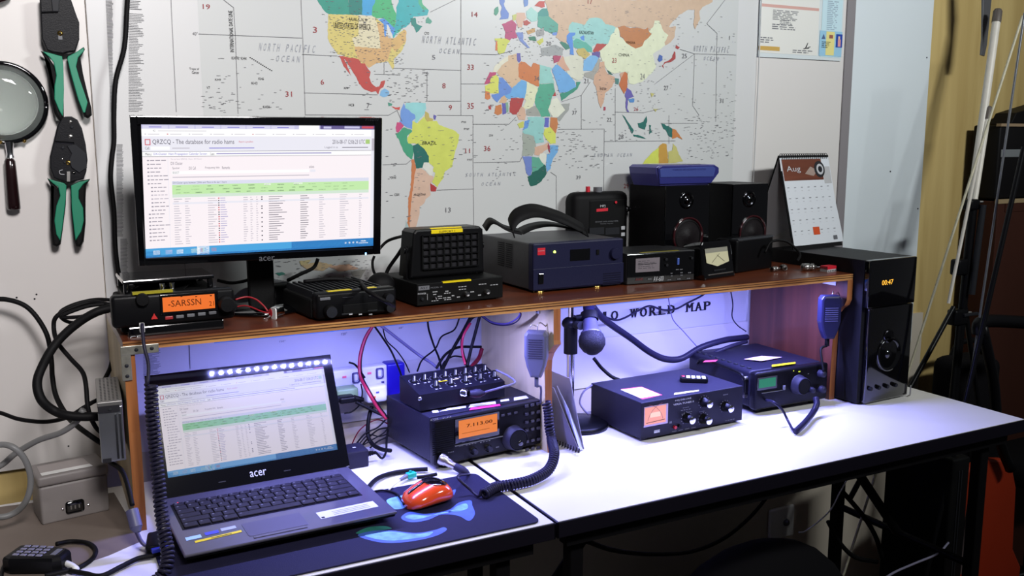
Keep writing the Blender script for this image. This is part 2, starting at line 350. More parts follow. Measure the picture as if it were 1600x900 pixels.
# loose right edge curls away from the wall
mb.tube([(xr, YM - 0.001, zs0), (xr + 0.002, YM - 0.004, 0.5), (xr + 0.003, YM - 0.006, 0.8), (xr, YM - 0.008, 1.30)], 0.0016, m_sheet, 6, 8)
mb.build('sheet', MAP, WORLD)
mb = MB(); x0 = wm(311, 50)[0]; x1 = wm(1151, 90)[0]; zt = wm(440, 536)[1]
mb.quad(x0, wm(600, 500)[1], x1, 1.29, YM - 0.0001, m_sea)
mb.quad(wm(335, 545)[0], wm(500, 520)[1], wm(1137, 460)[0], wm(400, 500)[1] + 0.005, YM - 0.0002, m_band)
mb.build('sea_print', MAP, WORLD)
CN = [
((35,138,120),(495.6,0,500,7.5,505,15,510,20,514,22,545,23,545,0)),
((22,118,108),(545,0,565.6,0,566,23.5,545,23)),
((55,150,200),(565.6,0,587.5,0,582,10,581,24,566,23.5)),
((62,166,110),(587.5,0,610,0,615,14,619,21,618,37,626,41,627,46,621,52,615,50,610,41,605,35,600,29,586,28,581,24,582,10)),
((45,160,165),(624,0,657.5,0,661,7.5,670,16,667.5,24,657,25,646,26,640,37.5,634,42.5,624,45,617,56,615,60,612,54,618,37,619.4,22.5,619,12)),
((70,166,125),(650,0,657.5,0,661,7.5,669,15,660,15)),
((200,185,108),(513,22,560,24,586,27,591,31,599,37.5,600,55,605,59,612.5,60,617.5,59,624,51,632.5,46,635,49,634,65,629,77.5,622.5,85,615,92.5,616,104,614,109,610,102.5,606,96,599,97,587.5,99,576,106,570,100,565,99,560,92.5,550,92.5,539,90,535,86,527.5,85,517.5,71,512,60,512,37.5)),
((208,200,168),(560,24,586,27,589,36,592.5,55,595,76,554,72.5,550,60,560,56)),
((198,160,108),(589,36,599,37.5,600,55,612,60,612,75,605,95,587.5,99,576,106,560,92.5,555,80,554,72.5,595,76,592.5,55)),
((200,165,105),(617.5,59,632.5,46,635,49,634,65,617.5,81,612.5,75,612.5,60)),
((80,140,210),(591,31,600,29,606,34,611,39,617,44,616,52,612,57,607,47,600,42,599,37)),
((80,140,210),(600,43,604,45,603,58,601,56)),
((205,205,200),(604,38,607,40,612,52,614,59,607,60,605,50)),
((30,125,115),(641,29,649,27.5,651,37.5,660,41,655,47.5,650,51,647,42.5,642.5,37.5)),
((80,150,130),(665,31,669,26,675,34,672,37.5,665,36)),
((178,66,60),(529,87.5,541,89,560,92.5,564,99,570,99,574,106,579,112.5,577,121,581,131,587.5,136,592.5,135,595,127.5,602,125.6,601,130,599,136,594,139,592.5,142.5,591,147.5,587.5,142.5,580,144,570,140,561,131,557.5,122.5,550,110,541,96,537.5,91,543,105,549,119,544,112.5,537,104,532.5,92.5)),
((120,170,210),(595,142,601,138,608,143,608,149,600,152,593,149)),
((70,140,120),(606,160,613,162,612,165,607,166)),
((190,70,65),(611,166,618,168,625,167,624,172,618,171)),
((105,145,208),(631,161,634,169,640,172.5,642.5,176,648,179,649,185,644,189,644,201,637.5,200,631,196,624,190,626,184,626,172.5,629,166)),
((140,198,200),(634,161,646,160,665,161,666,169,662.5,179,656,185,651,192.5,647.5,189,649,185,648,179,642.5,176,637.5,171,633,169)),
((180,165,90),(664,174,670,177.5,671,184,677.5,186,676,189,667.5,190,664,184)),
((90,85,160),(677.5,179,682,181,680,187.5,677.5,186)),
((188,70,118),(620,191,626,191,631,196,626,202.5,622.5,207.5,619,206,618,199)),
((62,150,115),(631,199,642.5,202.5,644,205,636,212.5,636,221,645,227.5,646,237.5,644,249,636,244,630,236,624,220,617.5,209,624,206,627.5,201)),
((196,204,92),(644,189,652.5,192.5,660,185,662.5,182,667.5,190,677.5,189,682.5,189,685,194,696,199,710,204,717.5,210,716,222.5,712.5,232.5,709,247.5,706,261,695,268,692.5,279,687.5,285,683,292.5,676,286,675,284,679,275,680,270,676,267.5,677.5,261,670,254,670,244,665,236,661,231,654,225,645,224,637.5,224,636,216,640,209,644,206,644,200)),
((20,98,90),(645,227.5,652.5,224,661,231,665,236,670,244,670,254,662.5,254,660,262,650,263,647,249,646,237.5)),
((208,210,200),(662,254,670,254,677,261,676,272,672,277,668,270,660,262)),
((202,172,152),(650,264,657.5,263,665,267.5,671,274,677.5,276,675,284,672,287.5,672,299,672.5,305,665,311,662.5,317.5,656,322.5,655,336,652.5,345,649,356,640,356,641,335,642,316,645,297.5,647.5,272.5)),
((190,118,75),(643,249,647,249,650,262,647.5,272.5,645,297.5,642,316,641,335,640,356,636,354,638,329,637.5,310,641,297.5,642.5,272.5)),
((160,180,180),(634,343,637,350,640,362,633,366)),
((165,50,50),(672,286,682.5,293,681,299,673,299)),
((200,172,140),(794,87,807,84,808,95,810,100,810,120,814,125,800,137,789,124,779,117,776,113,783,103,794,95)),
((90,85,160),(807.5,83,813,83,814,94,811,98,808,95)),
((208,206,186),(794,87,794,95,783,103,776,113,770,113,773,103,783,95)),
((175,60,105),(765,112.5,775.5,113,774.5,117.5,769,119,766,124,766,130,756.5,132,760,123)),
((200,204,90),(769,119,775,117,779,121,779,146,764,146.5,758,142,757.5,134,766,130,766,124)),
((92,130,198),(779,121,785,121,799,137,800,139,797,146,788,149,783,152,777,160,774,158,768,150,768,147.5,779,146.5)),
((196,115,62),(758,142,765,144,766,154,762,156,757.5,154)),
((170,55,60),(763,165,767.5,165,767.5,171,764,171)),
((188,115,62),(774,165,783,163,784,177,778,180,772,177)),
((90,85,165),(784.5,161,790,161,791,177,785,179)),
((200,165,130),(783,152,788,149,792,155,790,161,780,161)),
((120,160,135),(790,160,794,160,794,175,791,176)),
((98,160,210),(800,138,814,125,823,128,823,136,822,145,819,154,810,152,799,153,797,155,793,154,788,149,797,146)),
((192,112,58),(810,100,814,96,820,97,830,105,833,98,843,101,842,135,839,135,823,127,814,124,810,120)),
((138,192,184),(843,101,858,105,862,106,860,111,866,130,843,131)),
((72,158,130),(843,131,865,130.5,867,142,863,150,860,160,857,169,856,171,860,182,846,182.5,840,173,837,165,835,156,840,142,842,135)),
((210,212,178),(823,128,839,136,840,142,836,150,835,160,832,168,820,171,817,168,822,157,819,154,822,145)),
((165,52,52),(798,153,806,152.5,819,154,815,166,807,179,801,179,796,175,796.5,163)),
((200,165,142),(815,166,820,170,822,180,820,188,810,187,807,180)),
((150,152,145),(822,172,836,165,843,176,845,181,830,181,822,180)),
((210,213,196),(862,156,870,152,883,172,872,183,863,183,856.5,171)),
((165,50,50),(863,150,867,143,869,150)),
((148,152,148),(876,163,890,161,888,173,874,190,870,184,883,172)),
((186,118,68),(860,183,870,184,872,193,868,209,859,198)),
((88,96,180),(851,184,858,184,857,199,850,198)),
((138,192,188),(824,183,845,182,851,186,849,206,848,214,850,222,837,224,833,212,820,210,816,206,826,196)),
((90,140,205),(820,189,828,187,824,200,816,204,819,197)),
((185,190,92),(808,194,818,189,818,199,812,201)),
((200,208,92),(851,201,859,198,868,209,868,224,860,225,854,219,849,209)),
((152,160,150),(816,208,832,212,837,224,838,230,835,238,832,243.5,815,243.5,817,230)),
((200,165,142),(835,230,850,226,856,222,857,232,850,236,842,243,835,242)),
((150,55,70),(857,222,859,232,861,240,858,238,855,228)),
((105,162,210),(859,227,872,227,871,238,865,246,861,256,860,264,854,269,853,258,854,241,859,240)),
((210,212,200),(844,240,850,239,854,242,853,254,850,257,845,252,842,246)),
((105,125,188),(816,244,831,244.5,831.5,260,830,273,826,275,822,270,820,257)),
((88,160,138),(831,244.5,842,246,846,253,850,257,840,266,831,269)),
((18,92,80),(850,257,852.5,259,854,271,846,283,838,289,829,291,827,288,824,276,830,273,831,269,840,266)),
((95,125,190),(780,0,789,0,787,6,790,14,795,21,794,29,780,30.5,783,26,782,18,784,12,781,6)),
((62,140,115),(774,12,778,10,779,18,775,24.5,771.5,22,772,15)),
((170,60,108),(784,38,795,33,800,31,807.5,39,805,48,808,59,799,60,796,64,789,60,789.5,49)),
((192,198,85),(773,60,788,60,797,64,792,70,788,82,780,85.5,777,79,777,64,773,63)),
((200,110,55),(774.5,65,777,64,777,79,774,79)),
((180,185,105),(800,24,807,22,807,30,801,33)),
((202,168,148),(807,20,820,20,822,28,817,34,816,43,809,43,806,33)),
((165,62,55),(817,33,823,31,829.5,36,823,40,818,39)),
((155,200,192),(822,18,830,11,840,20,840,32,830,34,823,28)),
((42,135,128),(840,20,848,13,855,13,857,25,840,26)),
((72,152,135),(840,26,857,25,872,38,871,50,864,54,850,47,840,42)),
((180,55,50),(842,2,851,2,851,11,846,12,835,9)),
((95,130,190),(817,0,826,0,824,9,819,11)),
((110,132,190),(806,51,817,50,817,62,828,75,824,75,812,64)),
((185,145,90),(822,48,836,44,836,50,825,54)),
((145,145,145),(837,49,849,43,850,55,839,57)),
((35,115,90),(825,58,836,57,838,64,828,63)),
((188,190,80),(838,65,848,59,849,65,843,71)),
((148,152,152),(845,75,868,70,880,76,879,86,846,87)),
((95,130,200),(863,51,870,50,870,55,863,55)),
((42,118,100),(874,66,882,65,892,75,884,78)),
((192,164,138),(851,0,1119,0,1110,5,1097.5,11,1092.5,17.5,1094,29,1090,37.5,1086,46,1083,37.5,1085,25,1085,15,1076,15,1060,24,1047.5,37.5,1045,42.5,1055.6,41,1054,57.5,1047.5,66,1039,71,1038,66,1044,55,1037.5,50,1034,44,1030,32.5,1022.5,32.5,1020,42.5,1015,47,1010,43,1005,46,995,42.5,985,42,967.5,41,962,43,957,40,946,38,940,30,932,27.5,920,29,913,39,894,34,889,40,888,48,890,51,885,56,885,68,876,65,868,58,871,50,872,38,857,25,855,13)),
((140,192,188),(889,40,894,34,913,39,920,29,932,27.5,940,30,946,38,957,40,962,43,959,51,954,55,950,68,930,70,918,78,905,75,895,68,893,56,890,51,888,48)),
((78,165,148),(900,60,915,66,925,75,925,82,910,80,896,74,895,64)),
((68,128,205),(889,51,899,51,898,55,894,57,895,70,896.5,86,890,85,891,76,885,64,885,56)),
((68,128,205),(906,58,912,55,913,64,908,62)),
((182,165,92),(903,76,912,75,922,85,915,92,905,88,900,80)),
((168,55,50),(932,68,948,69,940,77,932,83,926,80)),
((88,72,142),(925,82,938,80,937,90,925,89)),
((208,214,184),(962,43,967.5,44,968,58,977,63,984,71,992.5,75.5,1003,72,1006,65,1015,57,1018,53,1014,50,1015,47,1020,42.5,1022.5,32.5,1030,32.5,1034,44,1037.5,50,1044,55,1038,66,1039,71,1030,78,1020,84,1022,95,1025,104,1020,112,1010,122,1003,128,990,132,982,130,980,118,978,112,970,113,960,115,950,111,942,100,938,88,937,80,950,68,954,55,959,51)),
((176,112,62),(965,42,975,40,985,44,995,43,1005,46,1012,43,1014,50,1018,53,1013,59,1006,65,1003,72,992.5,76,984,71,977,66,974,60,969,57,968,49)),
((202,203,185),(880,90,888,88,900,86,909,89,911,94,911,111,913,114,910,124,902,126,890,120,883,108,880,98)),
((112,168,212),(912,94,922,87,930,87,936,90,929,103,924,111,911,111)),
((152,152,145),(935,91,940,94,936,98,934,112,929,117,927,125,912,119,913,114,924,111,929,103)),
((196,158,132),(937,97,944,96,945,107,949,115,960,120,961,127,956,136,945,146,943,160,939,169,935,160,931,136,927,129,929,117,935,110)),
((35,95,82),(948,109,953,112,958,117,952,116)),
((190,150,125),(968,115,975,112,978,116,970,122)),
((65,120,115),(960,122,967,123,966,132,961,131)),
((184,100,52),(976,112,980,115,980,137,975,147,972,142,967,132,970,122)),
((92,82,160),(979,137,986,142,990,151,981,155,980,170,983,176,979,174,977,167,978,154,976,150)),
((75,130,188),(981,155,991,154,990,160,984,160)),
((160,55,80),(943,167,946,167,946,172,943,173)),
((98,158,210),(868,101,872,101,883,112,890,118,898,128,900,136,885,144,874,145,868,125,863,113,862,108)),
((45,135,112),(900,128,907,128,901,140,886,151,877,158,875,146,885,144,900,136)),
((198,155,132),(871,97,879,87,884,100,890,110,883,111,876,105,870,100)),
((165,60,95),(864,87,877,87,873,96,865,99)),
((60,92,165),(1030,85,1035,88,1035,94,1030,97,1027,93)),
((158,50,50),(1056,70,1062,74,1059,77,1055,75)),
((158,50,50),(1053,80,1055,82,1055,92,1048,97,1040,98,1036,102,1037,107,1034,103,1038,97,1045,94,1050,90)),
((20,98,90),(970.6,177.5,976,182.5,990,204,987.5,209,980,194)),
((20,98,90),(996,192.5,1000,192,1005,190,1010,181,1011,187.5,1007.5,202.5,997.5,199)),
((20,98,90),(1014,195,1017,196,1016,200,1019,207,1017,207,1014,210)),
((20,98,90),(989,210,1000,212,1009,217,1000,215,990,213)),
((20,98,90),(1033,193,1038,194,1041,197,1044,197,1050,201,1050,215,1045,213,1040,203,1036,201)),
((186,118,62),(1050,201,1056,203,1061,210,1066,218,1058,214,1050,217)),
((188,182,110),(1016,145,1022,147,1018,152)),((188,182,110),(1020,170,1028,170,1024,175)),
((196,204,85),(1002.5,257,1016,241,1029,230,1029,257)),
((184,142,60),(1029,229,1035,224,1041,225,1044,256,1029,257)),
((184,180,108),(1044,237,1050,235,1051,224,1056,229,1060,241,1067,252,1044,256)),
((205,180,140),(470,414,500,409,520,414,505,423,480,421)),((205,165,140),(512,416,545,412,560,420,530,424)),
((205,190,140),(468,408,486,406,480,414,470,414)),
((60,130,115),(430,427,440,425,446,428,436,431)),((155,157,150),(548,424,572,420,562,436,552,438)),
]
mb = MB()
for i, (c, pts) in enumerate(CN):
    q = [wm(*c_) for c_ in coast([(pts[k], pts[k + 1]) for k in range(0, len(pts), 2)])]
    ar = sum(q[k][0] * q[(k + 1) % len(q)][1] - q[(k + 1) % len(q)][0] * q[k][1] for k in range(len(q)))
    if ar < 0: q = q[::-1]
    if min(p for p in pts[1::2]) <= 0:                                # these lands go on above the frame
        zmx = max(k[1] for k in q); q = [(a, b + (0.05 if b > zmx - 0.004 else 0)) for a, b in q]
    mb.poly(q, YM - 0.00035 - 0.000005 * i, M('land_%d_%d_%d' % c, c, 0.42, var=0.05, vscale=60))
mb.build('country_print', MAP, WORLD)
m_ln = M('map_line', (104, 104, 108), 0.6); m_spk = M('map_speck', (112, 112, 116), 0.6); m_red = M('map_red', (150, 45, 52), 0.6); m_oc = M('map_ocean_lettering', (150, 154, 162), 0.6)
LN = [(347,-2,365,12,368,60,372,178),(310,53,472,59.5),(470,-2,473,60,477,180),(472,85,527,87.5),(475,145,590,148),(477,179.5,607,180,621,172),(614,106.5,720,110),(720,-2,720,180),(667,112,667,158),(665,158,720,158),(683,180,739,180.5,739,254,740,360),(720,84,775,85.5,800,80),(720,131,757,131),(739,194,795,194,806,183),(598,257.5,635,256,642,250),(682,297,740,295),(740,254,812,252.5,816,244),(860,269,869,275,869,330),(872,202,944,201.5,943,300),(908,149,908,202),(877,159,908,149,922,128),(944,221,1055,220),(961,138,961,221),(1134,-2,1104,37,1120,52,1118,190),(1150,86,1085,84,1022,132),(1062,77,1085,84,1082,165,1092,180),(961,175,1005,176,1032,170),(1032,192.5,1090,192.5),(600,116,600,97),(585,116,625,117),(672,19,715,-2),(1045,225,1045,180),(980,118,981,112),(620,172,628,190),
(440,470,440,505),(536,449,536,430),(296,540,297,575),(267,-2,275.5,175),(277,180,297,576)]
mb = MB()
def line(mb, pts, w, y, m):
    for (a, b), (c, d) in zip(pts[:-1], pts[1:]):
        u = Vector((c - a, d - b)); n = Vector((-u.y, u.x)).normalized() * w
        q = [(a - n.x, b - n.y), (c - n.x, d - n.y), (c + n.x, d + n.y), (a + n.x, b + n.y)]; mb.poly(q, y, m)
for l in LN: line(mb, [wm(l[k], l[k + 1]) for k in range(0, len(l), 2)], 0.00042, YM - 0.0011, m_ln)
# fine place names and call signs
random.seed(3)
def specks(x0, y0, x1, y1, n, m=None, w=(3, 8), h=0.9):
    for _ in range(n):
        a, b = wm(random.uniform(x0, x1), random.uniform(y0, y1)); s = 0.0012
        ww = random.uniform(*w) * s; mb.quad(a - ww / 2, b - h * s / 2, a + ww / 2, b + h * s / 2, YM - 0.00105, m or m_spk)
specks(515, 26, 632, 100, 330, w=(2, 4), h=.55); specks(500, 2, 665, 40, 50, w=(2, 5), h=.6); specks(536, 92, 590, 140, 14, w=(2, 4), h=.6)
specks(604, 108, 668, 160, 90, w=(2, 6), h=.7); specks(640, 195, 710, 280, 40, w=(2, 6), h=.6); specks(646, 270, 668, 340, 12, w=(2, 5), h=.6)
specks(774, 40, 880, 95, 110, w=(1, 4), h=.7); specks(770, 95, 875, 290, 110, w=(2, 5), h=.7); specks(860, 5, 1060, 50, 70, w=(2, 6), h=.6)
specks(885, 45, 1025, 125, 70, w=(2, 5), h=.6); specks(925, 110, 965, 160, 30, w=(2, 4), h=.6); specks(1030, 25, 1150, 210, 110, w=(2, 6), h=.6)
specks(1070, 180, 1148, 250, 130, w=(2, 7), h=.7); specks(870, 205, 935, 265, 40, w=(3, 8), h=.8); specks(340, 90, 440, 178, 40, w=(2, 6), h=.6)
specks(317, 140, 352, 178, 22, w=(2, 6), h=.6); specks(850, 225, 950, 265, 22, w=(3, 8), h=.8); specks(540, 95, 580, 175, 8); specks(600, 200, 620, 340, 14, w=(3, 6))
specks(705, 190, 745, 250, 14); specks(754, 95, 770, 180, 16); specks(430, 405, 580, 440, 90, w=(2, 6), h=.7); specks(890, 165, 960, 260, 25, w=(2, 7))
specks(960, 200, 1030, 222, 25, w=(2, 5)); specks(630, 300, 645, 350, 6, w=(3, 6)); specks(975, 125, 1030, 175, 40, w=(2, 5), h=.6)
for _ in range(13):
    t = _ / 13.0; a, b = wm(391 + 36 * t, 90 + 22 * t); mb.quad(a - .0012, b - .0008, a + .0012, b + .0008, YM - 0.00105, INK)
def rows(x0, x1, y0, y1, n, m=M('fine_print', (100, 100, 104), .6), rag=0.5, seed=1, h=0.0008):
    R = random.Random(seed)
    for i in range(n):
        f = (i + .5) / n; a, z = wm(x0(f) if callable(x0) else x0, y0 + (y1 - y0) * f); b, _ = wm(x1, y0 + (y1 - y0) * f)
        b = b - (b - a) * rag * R.random(); mb.quad(a, z - h * .7, b, z + h * .7, YM - 0.0008, m)
rows(lambda f: 165 + 18 * f * .45, 177, 0, 175, 95, rag=.2, seed=2, h=.0006)
rows(lambda f: 182, 193, 225, 370, 76, rag=.2, seed=5, h=.0006); rows(lambda f: 188, 200, 373, 436, 34, rag=.2, seed=6, h=.0006)
rows(lambda f: 202, 222, 0, 15, 6, seed=3); rows(lambda f: 201, 226, 20, 175, 62, seed=4, h=.0006); rows(224, 252, 545, 592, 26, seed=8, h=.0006)
TX = [('19',317,14,328,7,1),('3',489,51,495,42,1),('6',501,132,506,124,1),('7',573,169,577,161,0),('31',446,151,456,143,1),('5',675,93,680,86,0),('8',691,138,696,130,1),('9',701,172,706,164,1),('14',737,26,746,19,1),('33',730,109,740,101,1),('35',730,170,740,161,1),('11',727,239,734,232,1),('36',756,236,766,228,1),('13',696,332,704,324,0),('34',835,126,842,119,0),('20',853,71,861,65,0),('21',912,130,919,123,0),('23',956,98,963,91,1),('24',1000,124,1007,115,0),('25',1065,91,1073,84,0),('27',1037,141,1044,134,0),('37',894,179,901,173,0),('22',948,190,955,184,0),('28',966,217,974,210,0),('26',990,173,997,168,1),('39',900,280,907,274,0),('29',974,294,982,287,1),('38',801,335,808,328,1),('1',1139,62,1140,56,0),('31',1124,161,1130,154,0),('17',918,6,925,-1,1),
('UNITED STATES OF AMERICA',521,44,579,38,3),('AA-AK, K, N, W',545,33,574,29,3),('BRAZIL',660,226,682,221,3),('ARGENTINA',646,306,665,302,3),('CHINA',966,88,983,84,3),('KAZAKHSTAN',905,53,927,49,3),('MONGOLIA',978,68,992,65,3),('INDIA',937,141,947,137,3),
('40°',301,55,309,50,0),('Tropic of',296,110,311,106,3),('Cancer',300,115,311,111,3),('KH7K  KH4',362,93,385,89,3),('KH6',404,125,412,121,3),('KH3',393,132,402,128,3),('KH9',336,126,345,123,3),('V7',323,139,328,135,3),('KH5K',411,169,422,165,3),('XF4',537,139,544,136,3),('HC8',545,166,553,162,3),('CE0X',616,306,624,302,3),('CE0Z',610,279,619,276,3),('PY0S',721,192,728,189,3),('PY0F',725,203,733,200,3),('PY0T',730,251,738,248,3),('ZD8',764,213,770,210,3),('CY0',663,54,670,50,3),
('150°',436,535,446,531,0),('120°',533,524,542,519,0),('60°',623,514,630,510,0)]
for t, a, b, c, d, k in TX:
    u = wm(a, b); v = wm(c, d); mb.text(t, u[0], u[1], v[0], v[1], YM - 0.0012, [m_ln, m_red, m_oc, INK][k])
def italic(t, a, b, c, d):                                            # spaced slanted lettering
    u = wm(a, b); v = wm(c, d); h = v[1] - u[1]; n = len(t); p = (v[0] - u[0]) / n
    for i, ch in enumerate(t):
        if ch == ' ': continue
        x = u[0] + p * i; w = p * (0.2 if ch == 'I' else 0.52)
        mb.text(ch, 0, 0, 0, 0, 0, m_oc, fn=lambda s, r, x=x, w=w: (x + w * s + 0.22 * h * r, YM - 0.0012, u[1] + h * r))
for q in (('NORTH PACIFIC',404,79,494,71),('OCEAN',431,96,471,88),('NORTH ATLANTIC',659,67,745,60),('OCEAN',686,83,720,77),('SOUTH ATLANTIC',727,276,808,269),('OCEAN',752,290,784,284),('INDIAN OCEAN',928,245,989,239),('NORTH PACIFIC',1083,80,1140,74),('OCEAN',1099,94,1124,89)): italic(*q)
a = wm(357, 81); b = wm(363, 17)
mb.text('INTERNATIONAL DATE LINE', 0, 0, 0, 0, 0, INK, fn=lambda s, r: (a[0] + (b[0] - a[0]) * 0.3 + 0.007 * (1 - r), YM - 0.0012, a[1] + (b[1] - a[1]) * s))
# title along the lower margin: heavy serif capitals
u = wm(985, 497); v = wm(1114, 472); bt = P(985, 497, y=YM).z; hh = P(1114, 471, y=YM).z - P(1114, 484.5, y=YM).z; LW = (v[0] - u[0]) / 9.0
def serif(ch, x, z, w, h):
    mb.text(ch, x, z, x + w, z + h, YM - 0.0012, INK); s = h * 0.11; t = h * 0.17
    mb.text(ch, x + s * .7, z, x + w + s * .7, z + h, YM - 0.00122, INK); mb.text(ch, x - s * .6, z, x + w - s * .6, z + h, YM - 0.00123, INK)
    feet = {'W': ((0, 1), (1, 1)), 'R': ((0, 0), (0, 1), (1, 0)), 'L': ((0, 0), (0, 1)), 'D': ((0, 0), (0, 1)), 'M': ((0, 0), (0, 1), (1, 0), (1, 1)), 'A': ((0, 0), (1, 0)), 'P': ((0, 0), (0, 1)), 'I': ((.5, 0), (.5, 1))}.get(ch, ())
    for fx, fz in feet: mb.quad(x + w * fx - t, z + (h - s if fz else 0), x + w * fx + t * 1.3, z + (h if fz else s), YM - 0.00124, INK)
for i, ch in enumerate('RADIO WORLD MAP'):
    if ch != ' ': serif(ch, u[0] + (i - 6) * LW + (LW * .2 if ch == 'I' else 0), bt, LW * (0.25 if ch == 'I' else 0.66), hh)
mb.build('lettering', MAP, WORLD)

# ------------------------------------------------------------------ certificates in a clear sleeve
ct = Thing('framed_certificate', 'certificates and a small blue identity card in a clear sleeve on the wall', 'certificate', P(1184, 86, y=YW - 0.004))
F = ct.fr
def cr(*a): return F.r(*a)
m_paper = M('certificate_paper', (225, 224, 218), 0.3, coat=0.4); m_bp = M('pale_blue_paper', (196, 222, 230), 0.3, coat=0.4)
mb = MB(); a = cr(1184, 92, 1319, 0); mb.box(0, a[2], 0.0, 0.0035, -0.004, 0.20, M('clear_sleeve', (214, 222, 224), 0.12, coat=1.0)); mb.build('sleeve', ct)
mb = MB(); a = cr(1186, 82, 1281, 0); mb.quad(a[0], a[1], a[2], 0.19, -0.0004, m_paper)
b = cr(1190, 6, 1280, 4); mb.quad(b[0], b[1] - .006, b[2], b[1] + .001, -0.0007, M('salmon_band', (205, 160, 150), 0.4))
b = cr(1185, 78, 1218, 74); mb.quad(b[0], b[1], b[2], b[3] + .001, -0.0007, M('gold_band', (196, 158, 80), 0.4))
for (q0, q1, q2, q3, n) in ((1207, 31, 1250, 18, 7), (1218, 38, 1240, 32, 3), (1206, 46, 1245, 39, 3), (1187, 67, 1210, 58, 3), (1238, 83, 1275, 79, 2)): dashes(mb, F.r(q0, q1, q2, q3), n, PG, -0.0008, th=.45)
for pp in ([(1257, 77), (1262, 67), (1259, 76), (1266, 73)], [(1255, 76), (1264, 75.5)]):
    line(mb, [F.uv(*k) for k in pp], 0.0008, -0.0009, INK)
mb.build('certificate_print', ct)
mb = MB(); a = cr(1281, 92, 1317, 0); mb.quad(a[0], a[1] + .005, a[2], 0.19, -0.0005, m_bp); dashes(mb, F.r(1291, 47, 1311, 2), 16, M('blue_grey_print', (150, 170, 185), .6), -0.0008, lo=.5, hi=1.2); mb.build('notice_print', ct)
mb = MB(); a = cr(1279, 87, 1316, 50); mb.quad(a[0], a[1], a[2], a[3], -0.0010, M('card_blue', (150, 195, 220), .3))
b = cr(1289, 86, 1304, 50); mb.quad(b[0], b[1], b[2], b[3], -0.0012, M('card_yellow', (225, 215, 140), .3))
b = cr(1305, 74, 1316, 54); mb.quad(b[0], b[1], b[2], b[3], -0.0014, M('photo_blue', (40, 70, 160), .3)); b = cr(1308, 73, 1313, 62); mb.quad(b[0], b[1], b[2], b[3], -0.0016, M('photo_pink', (215, 150, 150), .4))
b = cr(1309, 62, 1312, 57); mb.quad(b[0], b[1], b[2], b[3], -0.0016, M('photo_face', (225, 195, 175), .4))
b = cr(1295, 60, 1301, 55); mb.quad(b[0], b[1], b[2], b[3], -0.0016, M('brownred', (150, 90, 80), .4)); mb.poly([F.uv(1283, 61), F.uv(1289, 61), F.uv(1286.5, 53)], -0.0016, M('bluegrey', (80, 100, 140), .4))
dashes(mb, F.r(1283, 75, 1299, 65), 4, INK, -0.0017, th=.35); mb.build('identity_card', ct)
# ------------------------------------------------------------------ tables
m_top = M('white_table_laminate', (226, 224, 222), 0.34, var=0.015, vscale=6)
m_edge = M('black_edge_band', (20, 18, 26), 0.35); m_leg = M('black_steel_leg', (14, 13, 15), 0.45)
YF, YB = 1.203, 1.70
def table(x0, x1, label):
    t = Thing('folding_table', label, 'table', (x0, YF, -0.74)); w = x1 - x0; d = YB - YF; Z = 0.74
    mb = MB(); mb.box(0.003, w - 0.003, 0.003, d - 0.003, Z - 0.02, Z, m_top); mb.build('tabletop', t)
    mb = MB()
    mb.box(-0.0, w, -0.0, 0.004, Z - 0.028, Z - 0.0008, m_edge, 0.0015); mb.box(0, w, d - 0.004, d, Z - 0.028, Z - 0.0008, m_edge, 0.0015)
    mb.box(0, 0.004, 0, d, Z - 0.028, Z - 0.0008, m_edge, 0.0015); mb.box(w - 0.004, w, 0, d, Z - 0.028, Z - 0.0008, m_edge, 0.0015)
    mb.box(0.03, w - 0.03, 0.02, 0.045, Z - 0.055, Z - 0.02, m_leg); mb.box(0.03, w - 0.03, d - 0.045, d - 0.02, Z - 0.055, Z - 0.02, m_leg)
    mb.build('edge_frame', t)
    for lx in (0.06, w - 0.075):
        for ly in (0.05, d - 0.06):
            mb = MB(); mb.box(lx - .013, lx + .013, ly - .013, ly + .013, 0.0, Z - 0.02, m_leg, 0.003); mb.box(lx - .016, lx + .016, ly - .016, ly + .016, 0.0, 0.02, KR, .002); mb.build('leg', t)
        mb = MB(); mb.box(lx - .01, lx + .01, 0.05, d - 0.06, 0.16, 0.19, m_leg, 0.003); mb.build('crossbar', t)
        s = 1 if lx < w / 2 else -1
        mb = MB(); mb.cyl((lx, d * .5, Z - 0.34), (lx + s * 0.26, d * .5, Z - 0.03), 0.011, m_leg, n=10); mb.cyl((lx, 0.05, Z - .34), (lx, d - .06, Z - .34), 0.009, m_leg, n=10); mb.build('brace', t)
    return t
table(0.711, 1.888, 'white topped folding table with black edge, under the right half of the shelf')
table(-0.56, 0.708, 'white topped folding table with black edge, under the open laptop')

# ------------------------------------------------------------------ mouse mat
def pz(px, py, z): q = P(px, py, z=z); return (q.x, q.y)
m_mat = M('black_cloth_mat', (30, 29, 52), 0.7, bump=0.25, bscale=900, var=0.05, vscale=20)
def rrect(x0, x1, y0, y1, r, n=6):
    out = []
    for cx, cy, a in ((x1 - r, y0 + r, -90), (x1 - r, y1 - r, 0), (x0 + r, y1 - r, 90), (x0 + r, y0 + r, 180)):
        for i in range(n + 1): t = math.radians(a + 90 * i / n); out.append((cx + r * math.cos(t), cy + r * math.sin(t)))
    return out
mt = Thing('mouse_mat', 'large black cloth mouse mat with pale blue artwork under the laptop and orange mouse', 'mouse mat', (0.13, 1.214, 0.0))
mb = MB(); mb.prism(rrect(0, 0.558, 0, 0.245, 0.014), 0.0, 0.003, m_mat, axis=2, bev=.0006); mb.build('mat', mt)
m_art = M('pale_blue_print', (110, 168, 225), 0.6, var=0.35, vscale=60); m_art2 = M('blue_edge_print', (60, 92, 175), 0.6, var=0.2, vscale=40); m_art3 = M('green_edge_print', (40, 110, 100), .6, var=.3, vscale=40)
